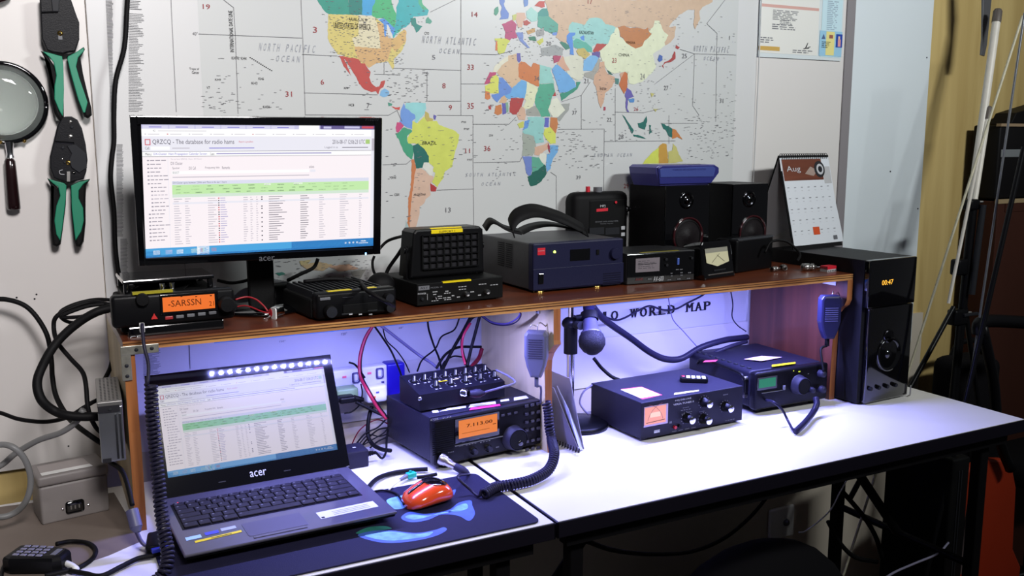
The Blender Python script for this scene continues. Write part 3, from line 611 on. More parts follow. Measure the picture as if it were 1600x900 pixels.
def art(pts, h, m, mb): q = [(a - 0.13, b - 1.214) for a, b in (pz(*p, .003) for p in closed_curve(pts))]; mb.hquad(q[::-1] if sum(q[k][0] * q[(k + 1) % len(q)][1] - q[(k + 1) % len(q)][0] * q[k][1] for k in range(len(q))) < 0 else q, h, m)
mb = MB()
art([(559,837),(580,830),(610,829),(650,833),(680,828),(693,824),(698,828),(685,836),(660,843),(625,848),(590,847)], .0032, m_art2, mb)
art([(570,837),(590,833),(612,831),(650,835),(676,831),(668,838),(645,842),(615,845),(590,843)], .0034, m_art, mb)
art([(627,808),(640,800),(665,803),(700,797),(716,786),(735,782),(738,790),(742,803),(733,814),(716,806),(690,804),(670,812),(648,816),(633,814)], .0032, m_art2, mb)
art([(633,808),(645,804),(668,806),(700,801),(712,792),(728,787),(730,795),(712,800),(690,801),(664,809),(645,812)], .0034, m_art, mb)
art([(604,782),(620,776),(640,774),(640,790),(620,796),(612,792)], .0032, m_art, mb)
art([(702,770),(712,765),(708,775),(698,780)], .0032, m_art2, mb)
art([(556,833),(575,824),(600,822),(612,826),(590,829),(570,834)], .0031, m_art3, mb)
mb.build('printed_artwork', mt)

# ------------------------------------------------------------------ shelf unit
m_shelf = wood('varnished_plywood', (78, 34, 18), (108, 52, 28), 0, 0.34, 3.5, coat=0.3)
m_lip = wood('plywood_edge', (120, 72, 36), (205, 150, 88), 0, 0.45, 9.0)
m_pan_l = wood('pale_side_panel', (160, 142, 108), (188, 170, 134), 2, 0.5, 4.0)
m_pan_e = wood('orange_edge_wood', (120, 66, 30), (176, 112, 60), 2, 0.45, 8.0)
m_pan_m = wood('cream_panel', (196, 180, 132), (212, 196, 150), 2, 0.5, 4.0)
m_pan_r = wood('red_brown_panel', (66, 34, 26), (98, 52, 38), 2, 0.42, 4.5, coat=0.2)
XL = P(200, 560, y=YS).x - .006; XR = P(1333, 430, y=YS).x; XM = P(870, 500, y=YS).x + .008
sh = Thing('wooden_shelf', 'long varnished plywood shelf raised on three panels over both tables', 'shelf', (XL, YS, 0.0)); w = XR - XL; dp = 1.79 - YS; TB = ZS - .0145
mb = MB(); mb.box(0, w, 0.002, dp, TB, ZS, m_shelf); mb.box(0, w, 0, 0.002, TB, ZS - .001, m_lip)
mb.box(0, w, -0.0006, 0.0, TB + .005, TB + .0065, M('dark_ply_line', (62, 34, 18), .6)); mb.box(0, w, -0.0006, 0.0, TB + .010, TB + .011, M('dark_ply_line', (62, 34, 18), .6)); mb.build('top_board', sh)
def xplane(pts, x): return [(q.y - YS, q.z) for q in (P(a, b, x=x) for a, b in pts)]
mb = MB(); mb.box(0.0, 0.016, 0.002, dp, 0.0, TB, m_pan_l); mb.box(0.0, 0.016, 0.0, 0.002, 0.0, TB, m_pan_e); mb.box(0.0, .0165, -0.001, 0.003, 0, 0.16, m_pan_e); mb.build('side_panel', sh)
xm = XM - XL
prof = [(0.0, TB), (0.0, TB - .060), (-.002, TB - .068), (0.010, TB - .078), (0.022, TB - .090), (0.030, TB - .105), (0.032, TB - .125), (0.030, 0.06), (0.02, 0.0), (dp, 0.0), (dp, TB)]
mb = MB(); mb.prism(prof, xm - .015, xm, m_pan_m, axis=0)
for (a, b), (c, d) in zip(prof[:8], prof[1:9]): mb.add([(xm - .015, a - .0005, b), (xm, a - .0005, b), (xm, c - .0005, d), (xm - .015, c - .0005, d)], [(0, 1, 2, 3)], m_pan_e)
mb.build('middle_panel', sh)
prof = [(0.0, TB), (0.0, TB - .045), (0.006, TB - .058), (0.020, TB - .068), (0.030, TB - .080), (0.034, TB - .10), (0.036, 0.05), (0.036, 0.0), (dp, 0.0), (dp, TB)]
mb = MB(); mb.prism(prof, w - .016, w, m_pan_r, axis=0)
for (a, b), (c, d) in zip(prof[:7], prof[1:8]): mb.add([(w - .016, a - .0005, b), (w, a - .0005, b), (w, c - .0005, d), (w - .016, c - .0005, d)], [(0, 1, 2, 3)], m_pan_e)
mb.build('side_panel', sh)
mb = MB(); m_br = M('worn_zinc', (150, 148, 138), 0.4, metal=0.7, var=.2, vscale=80)
a = sh.r(198, 592, 213, 537, -.002); b = sh.r(200, 548, 250, 531, -.002)
mb.box(-0.004, 0.010, -.004, -.0018, TB - .045, TB + .006, m_br, .0008); mb.box(-0.004, 0.050, -.0042, -.002, TB - .006, TB + .008, m_br, .0008)
for q in ((.003, TB - .022), (.003, TB - .038), (.018, TB + .001), (.040, TB + .001)): mb.lathe([(0, .003), (.0008, .0024), (.001, 0)], (q[0], -.0043, q[1]), (0, -1, 0), DG, 10)
mb.build('corner_bracket', sh)
mb = MB(); mb.box(xm - .0195, xm - .0155, 0.050, 0.062, TB - .017, TB - .003, M('white_paint', (200, 200, 205), .5), .0008)
for z in (.006, .013): mb.cyl((xm - .0197, .056, TB - z), (xm - .0194, .056, TB - z), .0022, DG, n=8)
mb.build('screw_block', sh)
mb = MB(); q = xplane([(1286, 440), (1307, 440), (1307, 452), (1286, 452)], XR - .0162); q = [(a, b) for a, b in q]
mb.box(w - .018, w - .0162, q[1][0], q[0][0], TB - .016, TB - .003, M('white_paint', (200, 200, 205), .5)); mb.build('paper_tag', sh)

# the LED strip under the board
led = Thing('led_strip', 'blue-white LED light strip under the front of the shelf', 'light strip', (XL + .06, 1.512, TB - .0015))
mb = MB(); mb.box(0, xm - .09, 0, .010, 0, .0013, WP); mb.box(xm - .04, w - .09, 0, .010, 0, .0013, WP); mb.build('strip', led)
m_led = M('led_glow', (190, 185, 255), emit=20)
for i in range(64):
    x = (0.29 + i * 0.0168 if i < 30 else 0.96 + (i - 30) * 0.018) - (XL + .06)
    mb = MB(); mb.box(x - .0028, x + .0028, .0022, .0078, -.0008, 0, m_led); mb.build('led', led)

# ------------------------------------------------------------------ screens
def E(name, rgb, s): return M('%s_%d' % (name, int(s * 100)), rgb, emit=s)
def page(mb, mp, s, y, seed=5):
    """a lit web page; mp(u, v) with v from the top"""
    R = random.Random(seed); k = [0]
    def q(u0, v0, u1, v1, m):
        k[0] += 1; yy = y - 0.000004 * k[0] if k[0] < 60 else y - 0.0003
        a, b, c, d = mp(u0, v1), mp(u1, v1), mp(u1, v0), mp(u0, v0); mb.add([(p[0], yy, p[1]) for p in (a, b, c, d)], [(0, 1, 2, 3)], m)
    def tx(t, u0, v0, u1, v1, m): mb.text(t, 0, 0, 0, 0, 0, m, fn=lambda a, b: (lambda p: (p[0], y - .0004, p[1]))(mp(u0 + (u1 - u0) * a, v1 + (v0 - v1) * b)))
    bg = E('page_white', (252, 243, 247), s); hd = E('page_header', (236, 235, 245), s); tab = E('tab_lavender', (200, 198, 232), s)
    g1 = E('row_green', (196, 236, 172), s) if s > .7 else E('row_mid_green', (120, 208, 122), s); g2 = E('row_pale_green', (212, 232, 214), s); lv = E('row_lavender', (222, 224, 242), s)
    tk = E('page_text', (112, 108, 122), s); mn = E('menu_text', (158, 152, 165), s); tl = E('page_text_light', (190, 184, 196), s); tb = E('page_link', (112, 104, 205), s); rd = E('page_red', (205, 70, 85), s)
    bl = E('taskbar_blue', (70, 165, 225), s); bd = E('taskbar_deep', (32, 105, 180), s); dk = E('page_dark', (70, 66, 82), s); pu = E('tab_dark', (95, 85, 140), s); wt = E('pure_white', (255, 255, 255), s)
    q(0, 0, 1, 1, bg); q(0, 0, 1, .030, tab)
    for i in range(6): q(.005 + .106 * i, .004, .105 + .106 * i, .030, E('tab_tint', (216, 214, 240), s))
    q(.655, 0, .745, .032, wt); q(.75, 0, 1, .028, pu); q(.765, .006, .80, .022, tab); q(.94, .003, .995, .02, rd); q(.86, .004, .93, .02, tab)
    for i in range(6): q(.03 + .106 * i, .014, .08 + .106 * i, .020, tb)
    q(0, .03, 1, .085, wt); q(0, .085, 1, .245, hd); q(0, .196, .985, .199, tk); q(0, .199, .985, .233, wt); q(0, .233, .985, .236, tk); q(0, .236, .985, .30, bg)
    q(.985, .03, 1, .93, hd); q(.987, .10, .998, .20, tl)
    tx('C', .045, .038, .055, .05, dk); q(.065, .044, .26, .048, tl)
    for i in range(11): q(.012 + .088 * i, .066, .018 + .088 * i, .072, rd if i in (1, 5) else tl); q(.025 + .088 * i, .0675, .07 + .088 * i, .0715, tl)
    q(.012, .106, .034, .150, rd); q(.0155, .112, .0305, .144, hd)
    tx('QRZCQ - The database for radio hams', .042, .108, .375, .148, dk); tx('Report a problem', .395, .118, .455, .136, rd)
    tx('2016-08-17 12:06:23 UTC', .805, .110, .955, .144, dk); q(.958, .108, .978, .144, E('badge_green', (170, 205, 120), s))
    tx('Call:', .012, .162, .03, .182, dk); q(.034, .160, .11, .186, wt); q(.12, .170, .19, .176, tl); q(.27, .170, .46, .176, tb); tx('Logged in as', .77, .162, .83, .182, tk); q(.85, .169, .97, .175, tk)
    tx('Menu:', .012, .206, .038, .226, dk); tx('DX-Cluster  Ham Propagation Calendar Screen', .045, .206, .26, .228, tb); tx('Last:', .275, .206, .292, .226, dk); q(.30, .211, .80, .220, E('pale_link', (165, 160, 205), s))
    for i in range(22):
        v = .262 + i * .0288; ind = .03 + (.012 if 7 <= i <= 13 else 0); c = mn if i not in (9, 10) else tl
        q(ind - .012, v - .004, ind - .004, v + .006, c); x = ind
        while x < ind + R.uniform(.035, .06): ww = R.uniform(.008, .02); q(x, v - .003, x + ww, v + .004, c); x += ww + .004
    q(.10, .24, .102, .93, hd)
    tx('You are here: QRZCQ - News - DX Cluster', .112, .248, .24, .262, tl); tx('DX Cluster', .112, .274, .16, .298, tk)
    for t, a, b in (('Spotter', .118, .148), ('DX Call', .185, .213), ('Frequency Info', .252, .312), ('Remarks', .322, .355), ('actions', .70, .722)): tx(t, a, .312, b, .334, tk)
    q(.115, .345, .70, .368, wt); q(.705, .346, .728, .366, hd); tx('SELECT', .118, .348, .145, .363, tk); q(.118, .388, .70, .394, tl)
    q(.115, .420, .975, .448, lv); tx('DX-Cluster spots between 2200m and 70cm in the last 1 hours', .118, .424, .34, .444, tk)
    q(.115, .448, .975, .520, g1); q(.115, .520, .975, .544, g2)
    for r in range(3):
        x = .13
        while x < .9: ww = R.uniform(.015, .035); q(x, .457 + r * .024, x + ww, .465 + r * .024, E('green_text', (120, 150, 112), s)); x += ww + R.uniform(.01, .05)
    q(.50, .452, .53, .464, wt); q(.63, .450, .67, .462, wt)
    cols = [(.12, .155, tl), (.165, .19, tl), (.26, .30, tl), (.312, .345, E('pale_link', (165, 160, 205), s)), (.41, .43, tl), (.44, .452, tl), (.465, .475, tl), (.52, .60, tk), (.66, .70, tk), (.745, .775, tl), (.84, .885, tl), (.93, .945, tl)]
    q(.115, .582, .975, .597, hd)
    for i in range(20):
        v = .557 + i * .0182
        for a, b, c in cols: e = a + (b - a) * R.uniform(.45, 1.0); q(a, v - .0022, e, v + .0028, c)
        q(.303, v - .004, .3085, v + .005, dk if R.random() > .4 else rd)
        if R.random() > .35: q(.487, v - .004, .493, v + .005, dk)
    q(0, .93, 1, 1, bl); q(0, .985, 1, 1, bd); q(.62, .93, 1, 1, bd); q(0, .95, .06, 1, bd)
    for u, c in ((.03, wt), (.08, tab), (.125, wt), (.185, g2)): q(u, .947, u + .028, .98, c)
    q(.21, .93, .262, .995, wt); a = .236
    for i in range(3): q(.225 + i * .008, .945, .233 + i * .008, .975, (rd, g1, bl)[i])
    q(.27, .946, .292, .975, E('orange_icon', (225, 110, 70), s))
    for i in range(4): q(.865 + i * .018, .955, .873 + i * .018, .97, wt)
    q(.94, .948, .965, .958, wt); q(.93, .966, .975, .974, wt)
def bil(fr, tl, tr, br_, bl_, d):
    A, B, C_, D = fr.uv(*tl, d), fr.uv(*tr, d), fr.uv(*br_, d), fr.uv(*bl_, d)
    def mp(u, v):
        t = ((A[0] * (1 - u) + B[0] * u), (A[1] * (1 - u) + B[1] * u)); b = ((D[0] * (1 - u) + C_[0] * u), (D[1] * (1 - u) + C_[1] * u))
        return (t[0] * (1 - v) + b[0] * v, t[1] * (1 - v) + b[1] * v)
    return mp

# monitor
mo = Thing('computer_monitor', 'black desktop monitor showing a web page, on the left of the shelf', 'monitor', (0.345, 1.60, ZS), math.radians(-4.8))
F = Fr(None, M4=Matrix.Translation(Vector((0.155, 1.585, 0.399))) @ Matrix.Rotation(math.radians(-4.8), 4, 'Z') @ Matrix.Rotation(math.radians(7.86), 4, 'X'))
A = F.uv(216, 415); B = F.uv(597, 184.5); A2 = F.uv(595, 398); B2 = F.uv(203.5, 181); x0 = (A[0] + B2[0]) / 2; x1 = (A2[0] + B[0]) / 2; z0 = (A[1] + A2[1]) / 2; z1 = (B[1] + B2[1]) / 2
sx0, sz0 = F.uv(227, 404); sx1, sz1 = F.uv(585.5, 196.5)
mb = MB()
for a in ((x0, sx0, z0, z1), (sx1, x1, z0, z1), (sx0, sx1, z0, sz0), (sx0, sx1, sz1, z1)): mb.box(a[0], a[1], 0, .016, a[2], a[3], KG, 0.0012)
mb.build('bezel', mo, F)
mb = MB(); mb.box(x0 + .004, x1 - .004, .014, .040, z0 + .004, z1 - .004, K_, .008, 3); mb.box((x0 + x1) / 2 - .09, (x0 + x1) / 2 + .09, .036, .060, z0 + .03, z1 - .05, K_, .01, 3); mb.build('back_cover', mo, F)
mb = MB(); mb.quad(sx0 - .001, sz0 - .001, sx1 + .001, sz1 + .001, .0035, M('screen_off_black', (8, 8, 10), .2)); page(mb, bil(F, (220.5, 194.5), (585.5, 197), (583, 384), (228, 403), .003), 0.98, .0033); mb.build('screen', mo, F)
mb = MB(); a = F.r(405, 408, 429, 400); mb.text('acer', a[0], a[1], a[2], a[3], -.0005, MG); a = F.r(571, 187, 592, 183.5); mb.text('P186HV', a[0], a[1] - .002, a[2], a[3] - .002, -.0005, DG); mb.build('maker_lettering', mo, F)
mb = MB(); a = F.uv(571.5, 396.5); mb.box(a[0] - .0012, a[0] + .0012, -.001, 0, a[1] - .002, a[1] + .002, M('blue_light', (120, 180, 255), emit=6)); mb.build('power_light', mo, F)
mb = MB(); nx0, _ = mo.uv(388, 440, .06); nx1, _ = mo.uv(428, 440, .06); mb.box(nx0, nx1, .055, .078, 0.0, .15, KM, .003); mb.build('stand_neck', mo)
mb = MB(); mb.lathe([(0, .001), (0, .078), (.004, .080), (.008, .076), (.0105, .03), (.011, 0)], ((nx0 + nx1) / 2, .055, 0.0), (0, 0, 1), KG, 40)
mb.build('stand_base', mo)

# laptop
lp = Thing('laptop', 'open dark grey laptop showing a web page, on the black mat', 'laptop', (0.1605, 1.2996, 0.0031), math.radians(1.5))
LW_, LD = .321, .235; TP = .0215
m_deck = M('laptop_deck_brushed', (92, 90, 104), 0.28, metal=0.5, coat=0.4); m_key = M('laptop_key', (36, 34, 42), 0.42, bump=.05)
mb = MB(); mb.prism([(.004, TP - .009), (.06, .004), (LD, .003), (LD + .003, TP - .003), (.001, TP - .003)], .002, LW_ - .002, KM, axis=0, bev=.002); mb.box(0.0, LW_, 0, LD, TP - .005, TP, m_deck, .0022, 2)
for a, b in ((.03, .07), (LW_ - .03, .07), (.03, LD - .02), (LW_ - .03, LD - .02)): mb.cyl((a, b, 0), (a, b, .004), .006, KR, n=12)
mb.build('base', lp)
kc = [lp.xy(*p, TP) for p in ((291, 836), (581, 778), (549, 746), (277.5, 796))]
kc = [(.018, .095), (.272 + .02, .095 + .002), (.292, .195), (.018, .195)]
mb = MB(); mb.prism([(.014, .090), (.296, .090), (.296, .200), (.014, .200)], TP, TP + .0006, M('keyboard_tray', (18, 17, 22), .4), axis=2); kb = mb.build('keyboard', lp)
rowsk = [[1] * 16, [1] * 13 + [1.7], [1.5] + [1] * 13 + [.9], [1.75] + [1] * 11 + [2.0], [2.3] + [1] * 10 + [2.4], [1.2, 1, 1, 1.2, 5.4, 1.2, 1, 1, 1, 1]]
for r, row in enumerate(rowsk):
    hgt = .0125 if r == 0 else .0178; y1 = .198 - (0 if r == 0 else .0135) - (max(r - 1, 0)) * .0187 - (.0 if r == 0 else 0); y0 = y1 - hgt + .0018
    tot = sum(row); x = .0165; un = .277 / tot
    for kk in row:
        mb = MB(); mb.box(x + .0008, x + kk * un - .0008, y0, y1, TP + .0006, TP + .0030, m_key, .0008, 1)
        mb.hquad([(x + .004, y1 - .006), (x + .007, y1 - .006), (x + .007, y1 - .003), (x + .004, y1 - .003)], TP + .0031, MG); mb.build('key', kb); x += kk * un
mb = MB(); mb.prism(rrect(.095, .185, .018, .070, .004), TP, TP + .0005, M('touchpad_surface', (84, 82, 98), .35, metal=.3), axis=2, bev=.0002); mb.box(.100, .180, .008, .0155, TP, TP + .001, m_deck, .0004, 1); mb.build('touchpad', lp)
def stk(pts, m, extra=()):
    mb = MB(); mb.hquad(pts, TP + .0004, m)
    for q in extra: mb.hquad(q, TP + .0006, INK)
    mb.build('sticker', lp)
stk([(.207, .028), (.302, .032), (.302, .058), (.207, .056)], M('specification_sticker', (206, 208, 212), .35), [[(.209, .030), (.214, .030), (.214, .035), (.209, .035)]] + [[(.23, .047 - i * .006), (.29, .049 - i * .006), (.29, .0500 - i * .006), (.23, .0480 - i * .006)] for i in range(3)])
stk([(.012, .048), (.034, .049), (.034, .061), (.012, .060)], M('badge_pale', (165, 205, 230), .3))
stk([(.040, .053), (.060, .054), (.060, .065), (.040, .064)], M('badge_blue', (60, 70, 190), .3))
stk([(.064, .057), (.086, .058), (.086, .069), (.064, .068)], M('badge_silver', (170, 180, 190), .3))
stk([(.022, .034), (.090, .040), (.090, .0475), (.022, .0415)], YT, [[(.045, .0380), (.075, .0405), (.075, .0425), (.045, .0400)]])
mb = MB(); mb.cyl((.008, .198, TP), (.008, .198, TP + .001), .0016, M('cyan_light', (90, 200, 220), emit=3), n=8); mb.cyl((.026, .202, TP), (.026, .202, TP + .001), .0016, M('red_light', (240, 60, 80), emit=3), n=8); mb.build('indicator_light', lp)
LT = math.radians(26)
FL_ = lp.sub((0.0, LD - .004, TP - .002), 0.0, -LT)
FL_ = Fr(None, M4=lp.fr.M @ Matrix.Translation(Vector((.003, LD - .004, TP + .001))) @ Matrix.Rotation(-LT, 4, 'X'))
LH = .206; sx0, sz0 = .0165, .032; sx1, sz1 = LW_ - .0165, LH - .020
mb = MB()
for a in ((0, sx0, 0, LH), (sx1, LW_, 0, LH), (sx0, sx1, 0, sz0), (sx0, sx1, sz1, LH)): mb.box(a[0], a[1], 0, .004, a[2], a[3], KG)
mb.box(.12, LW_ - .12, -.0016, 0, LH - .0035, LH - .0005, KR); mb.box(LW_ / 2 - .006, LW_ / 2 + .006, -.0002, 0, LH - .010, LH - .008, DG)
for u in (.10, .21): mb.box(u - .006, u + .006, -.0006, 0, .010, .0115, DG)
mb.build('lid_bezel', lp, FL_)
mb = MB(); mb.box(0, LW_, .003, .010, 0, LH, m_deck, .003, 3); mb.cyl((.03, .006, 0), (.07, .006, 0), .006, K_, n=12); mb.cyl((LW_ - .07, .006, 0), (LW_ - .03, .006, 0), .006, K_, n=12); mb.build('lid_back', lp, FL_)
mb = MB(); mb.quad(sx0 - .001, sz0 - .001, sx1 + .001, sz1 + .001, .0022, M('screen_off_black', (8, 8, 10), .2)); page(mb, lambda u, v: (sx0 + (sx1 - sx0) * u, sz1 + (sz0 - sz1) * v), .50, .0019, 9)
mb.build('screen', lp, FL_)
mb = MB(); mb.text('acer', LW_ / 2 - .014, .010, LW_ / 2 + .014, .0195, -.0004, PR); mb.build('maker_lettering', lp, FL_)
# ------------------------------------------------------------------ gear on the shelf
def dev(name, label, cat, FL, FR_, z, group=None, dz=0.0):
    a, rz, w = front(FL, FR_, z); t = Thing(name, label, cat, (a.x, a.y, z + dz), rz, group); t.w = w; return t
def fillrow(mb, D, x0, y0, x1, y1, n, m, d=-.0004, th=.5):
    r = D.r(x0, y0, x1, y1, d); w = (r[2] - r[0]) / n
    for i in range(n): mb.quad(r[0] + w * i, r[1], r[0] + w * (i + th), max(r[3], r[1] + .0012), d, m)
def lit(mb, D, t, x0, y0, x1, y1, m, d=-.0006):
    r = D.r(x0, y0, x1, y1, d); mb.text(t, r[0], r[1], r[2], r[1] + max(r[3] - r[1], (r[2] - r[0]) / len(t) * .95), d, m)
def cyl_at(mb, D, px, py, r, l, m, cap=None, d=0.0): x, z = D.uv(px, py, d); mb.knob(x, z, d, r, l, m, cap); return x, z

m_orange = M('orange_display', (255, 118, 20), emit=0.85); m_seg = M('dark_segments', (80, 34, 12), 0.6)
m_org2 = M('amber_display', (255, 138, 12), emit=0.78)

# left mobile radio with the orange display
D = dev('mobile_radio', 'black mobile radio with lit orange display, at the left end of the shelf', 'radio', (188, 529), (358, 513), ZS)
w = D.w; h = .066; d = .13
mb = MB(); mb.box(.004, w - .004, .018, d, .004, h - .012, KM, .004); 
for i in range(9): mb.box(.012 + i * (w - .03) / 9, .016 + i * (w - .03) / 9, .03, d - .004, h - .012, h - .006, KM)
mb.box(.012, w - .012, .03, d - .02, 0, .005, KR, .002); mb.box(.012, w - .008, -.003, .02, .0, .016, KG, .002); mb.build('body', D)
mb = MB(); mb.box(-.010, w + .010, -.004, .020, .016, h, K_, .006, 3); r = D.r(255, 489, 336, 457, -.0045); mb.box(r[0] - .004, r[2] + .004, -.0052, -.004, r[1] - .003, r[3] + .003, KG, .0015)
r = D.r(207, 459, 270, 453, -.004); mb.box(r[0], r[2], -.0042, .004, r[3] - .0035, r[3] + .0005, M('olive_tape', (150, 140, 30), .4)); mb.build('front_panel', D)
mb = MB(); r = D.r(255, 488, 335, 459, -.0054); mb.quad(*r[:4], -.0054, m_orange) if False else mb.quad(r[0], r[1], r[2], r[3], -.0054, m_orange)
r = D.r(263, 480, 314, 466, -.0058); mb.text('-SARSSN', r[0], r[1], r[2], r[3], -.0058, m_seg); r = D.r(327, 478, 334, 465, -.0058); mb.text('21', r[0], r[1], r[2], (r[1] + r[3]) / 2 + .001, -.0058, m_seg)
for q in (266, 282, 305, 328): a = D.uv(q, 463.5 if q < 320 else 462, -.0058); mb.quad(a[0], a[1] - .0008, a[0] + .003, a[1] + .0008, -.0058, m_seg)
mb.build('display', D)
for px, py, m in ((264, 496.5, M('red_button', (150, 40, 45), .4)), (281, 494.5, MG), (298, 492.5, MG), (315, 490.5, MG), (332, 488.5, MG)):
    a = D.uv(px, py, -.004); mb = MB(); mb.box(a[0] - .0058, a[0] + .0058, -.0062, -.004, a[1] - .0026, a[1] + .0026, m, .0009); mb.build('button', D)
mb = MB(); a = D.uv(241, 494.5, -.005); mb.prism([(a[0] - .0048, a[1] - .004), (a[0] + .0048, a[1] - .004), (a[0], a[1] + .005)], -.0062, -.004, M('red_lens', (190, 50, 50), .3)); mb.build('lock_button', D)
mb = MB(); cyl_at(mb, D, 352, 474, .0125, .020, KM, d=-.004); mb.build('tuning_knob', D)
mb = MB(); cyl_at(mb, D, 361, 478, .0085, .012, KM, d=-.004); mb.build('volume_knob', D)
mb = MB(); cyl_at(mb, D, 222, 468, .010, .008, KM, d=-.004); mb.build('left_knob', D)
mb = MB(); a = D.r(203, 531, 220, 524, -.0034); mb.text('CE', *a, -.0034, PR); mb.build('marking', D)

# cooling fan frame on top of it
T_ = Thing('cooling_fan', 'flat black fan frame with glossy rim on top of the orange-display radio', 'fan', D.fr.M @ Vector((.010, .022, h - .005)), D.fr.M.to_euler().z)
fw = w - .025
mb = MB(); mb.box(0, fw, 0, .100, .018, .024, KG, .002)
mb.box(0, fw, 0, .100, 0.0, .003, KM, .001)
for x in (.006, fw - .006):
    for y in (.006, .094): mb.cyl((x, y, .002), (x, y, .019), .0045, KG, n=12)
mb.build('frame', T_)
mb = MB()
mb.cyl((fw / 2, .058, .003), (fw / 2, .058, .014), .018, KM, n=24)
for i in range(7):
    a = i * 2 * math.pi / 7; mb.box(.016, .050, -.010, .010, .006, .0075, KM, X=Matrix.Translation((fw / 2, .058, 0)) @ Matrix.Rotation(a, 4, 'Z') @ Matrix.Rotation(.4, 4, 'X'))
mb.build('fan_blades', T_)
for px in (253, 268): a = T_.uv(px, 437, .004); mb = MB(); mb.cyl((a[0], .004, .003), (a[0], .004, .016), .004, CH, n=14); mb.build('spacer', T_)

# second mobile radio
D = dev('mobile_radio', 'black ribbed mobile radio with its display off, right of the monitor stand', 'radio', (498, 503), (616, 490), ZS)
w = D.w; h = .048; d = .16
mb = MB(); mb.box(-.006, w + .002, .02, d, .002, h - .012, KM, .004)
for i in range(13):
    x = .0 + i * (w - .01) / 12.5; mb.prism([(x, h - .013), (x + .005, h - .013), (x + .004, h - .001), (x + .001, h - .001)], .028, d - .004, DG)
mb.build('body', D)
mb = MB(); mb.box(-.004, w + .004, -.004, .022, .003, h, K_, .006, 3); r = D.r(536, 493, 590, 471, -.0045); mb.box(r[0], r[2], -.0055, -.004, r[1], r[3], KM, .001)
r = D.r(534, 493, 590, 487, -.006); 
mb.box(r[0], r[0] + .020, -.006, -.004, r[1], r[1] + .003, DG, .0008); mb.box(r[2] - .018, r[2], -.006, -.004, r[1] + .001, r[1] + .004, DG, .0008)
for px in (548, 563, 579): a = D.uv(px, 491, -.0058); mb.quad(a[0] - .003, a[1] - .001, a[0] + .003, a[1] + .001, -.0062, PR)
r = D.r(500, 470, 516, 464, -.0045); mb.box(r[0], r[2], -.006, -.003, r[1], r[3], MG, .001); r = D.r(535, 466, 552, 463, -.0045); mb.box(r[0], r[2], -.006, -.003, r[1], r[3], DG, .0008); r = D.r(576, 464, 590, 460, -.0045); mb.box(r[0], r[2], -.006, -.003, r[1], r[3], DG, .0008)
mb.build('front_panel', D)
mb = MB(); mb.box(.020, .062, .004, .016, h, h + .0006, YT); mb.box(.09, .108, .004, .016, h, h + .0006, YT); mb.build('label_tape', D)
mb = MB(); cyl_at(mb, D, 514, 486, .011, .014, KM, DG, d=-.004); mb.build('tuning_knob', D)
mb = MB(); cyl_at(mb, D, 605, 465, .009, .012, KM, DG, d=-.004); mb.build('volume_knob', D)
mb = MB(); cyl_at(mb, D, 607, 480, .009, .010, KM, DG, d=-.004); mb.build('volume_knob', D)
# its hand microphone lying behind
q = P(440, 452, z=ZS + .02)
D2 = Thing('hand_microphone', 'black hand microphone lying between the monitor stand and the ribbed radio', 'microphone', (P(428, 474, z=ZS).x, P(428, 474, z=ZS).y, ZS), .30)
mb = MB(); mb.box(0, .048, 0, .075, 0, .034, K_, .010, 4)
mb.build('case', D2)
mb = MB()
for i in range(5): mb.box(.008, .040, .014 + i * .011, .020 + i * .011, .0330, .0355, MG, .001)
mb.build('grille', D2)
cable('coiled_cord', PX([(616, 478, 1.45), (600, 470, 1.43), (575, 455, 1.45), (566, 445, 1.52), (560, 440, 1.60), (520, 436, 1.62), (475, 440, 1.62)]), .0035, KR, 'black cord from the ribbed radio looping back over it to the hand microphone')
q = Thing('foam_windscreen', 'rounded black foam cap resting beside the back of the ribbed radio', 'cap', (P(598, 455, y=1.615).x, 1.625, ZS + .004))
mb = MB(); mb.ball((0, 0, .026), .026, KR, 20, 12, (1.05, .9, 1.0)); mb.build('foam_cap', q); mb = MB(); mb.cyl((0, 0, -.004), (0, 0, .012), .016, K_); mb.build('base', q)

# connector standing near the monitor base
D = Thing('coaxial_socket', 'chrome socket connector with a white flange and red wire, left front of the shelf', 'connector', (P(428, 499, z=ZS).x, P(428, 499, z=ZS).y, ZS), .2)
mb = MB(); mb.prism(rrect(-.010, .010, 0, .020, .004), -.001, .001, WP, axis=0, bev=.0003); mb.cyl((-.0015, .010, .010), (-.001, .010, .010), .007, RD); mb.build('flange', D)
mb = MB(); mb.lathe([(0, .009), (.008, .0092), (.009, .0078), (.020, .0078), (.020, .005), (.014, .005)], (.001, .010, .011), (1, -.15, .1), CH, 20)
for i in range(3): mb.cyl((.008, .004 + .006 * i, .004), (.021, .003 + .006 * i, .007), .0011, CH, n=8)
mb.build('socket', D)
mb = MB(); mb.tube([(-.003, .010, .010), (-.012, .02, .012), (-.03, .05, .02), (-.055, .075, .010)], .0013, M('red_wire', (150, 25, 35), .45)); mb.tube([(-.003, .006, .006), (-.010, .004, .003), (-.018, .0, .003)], .0011, CH); mb.build('wire', D)

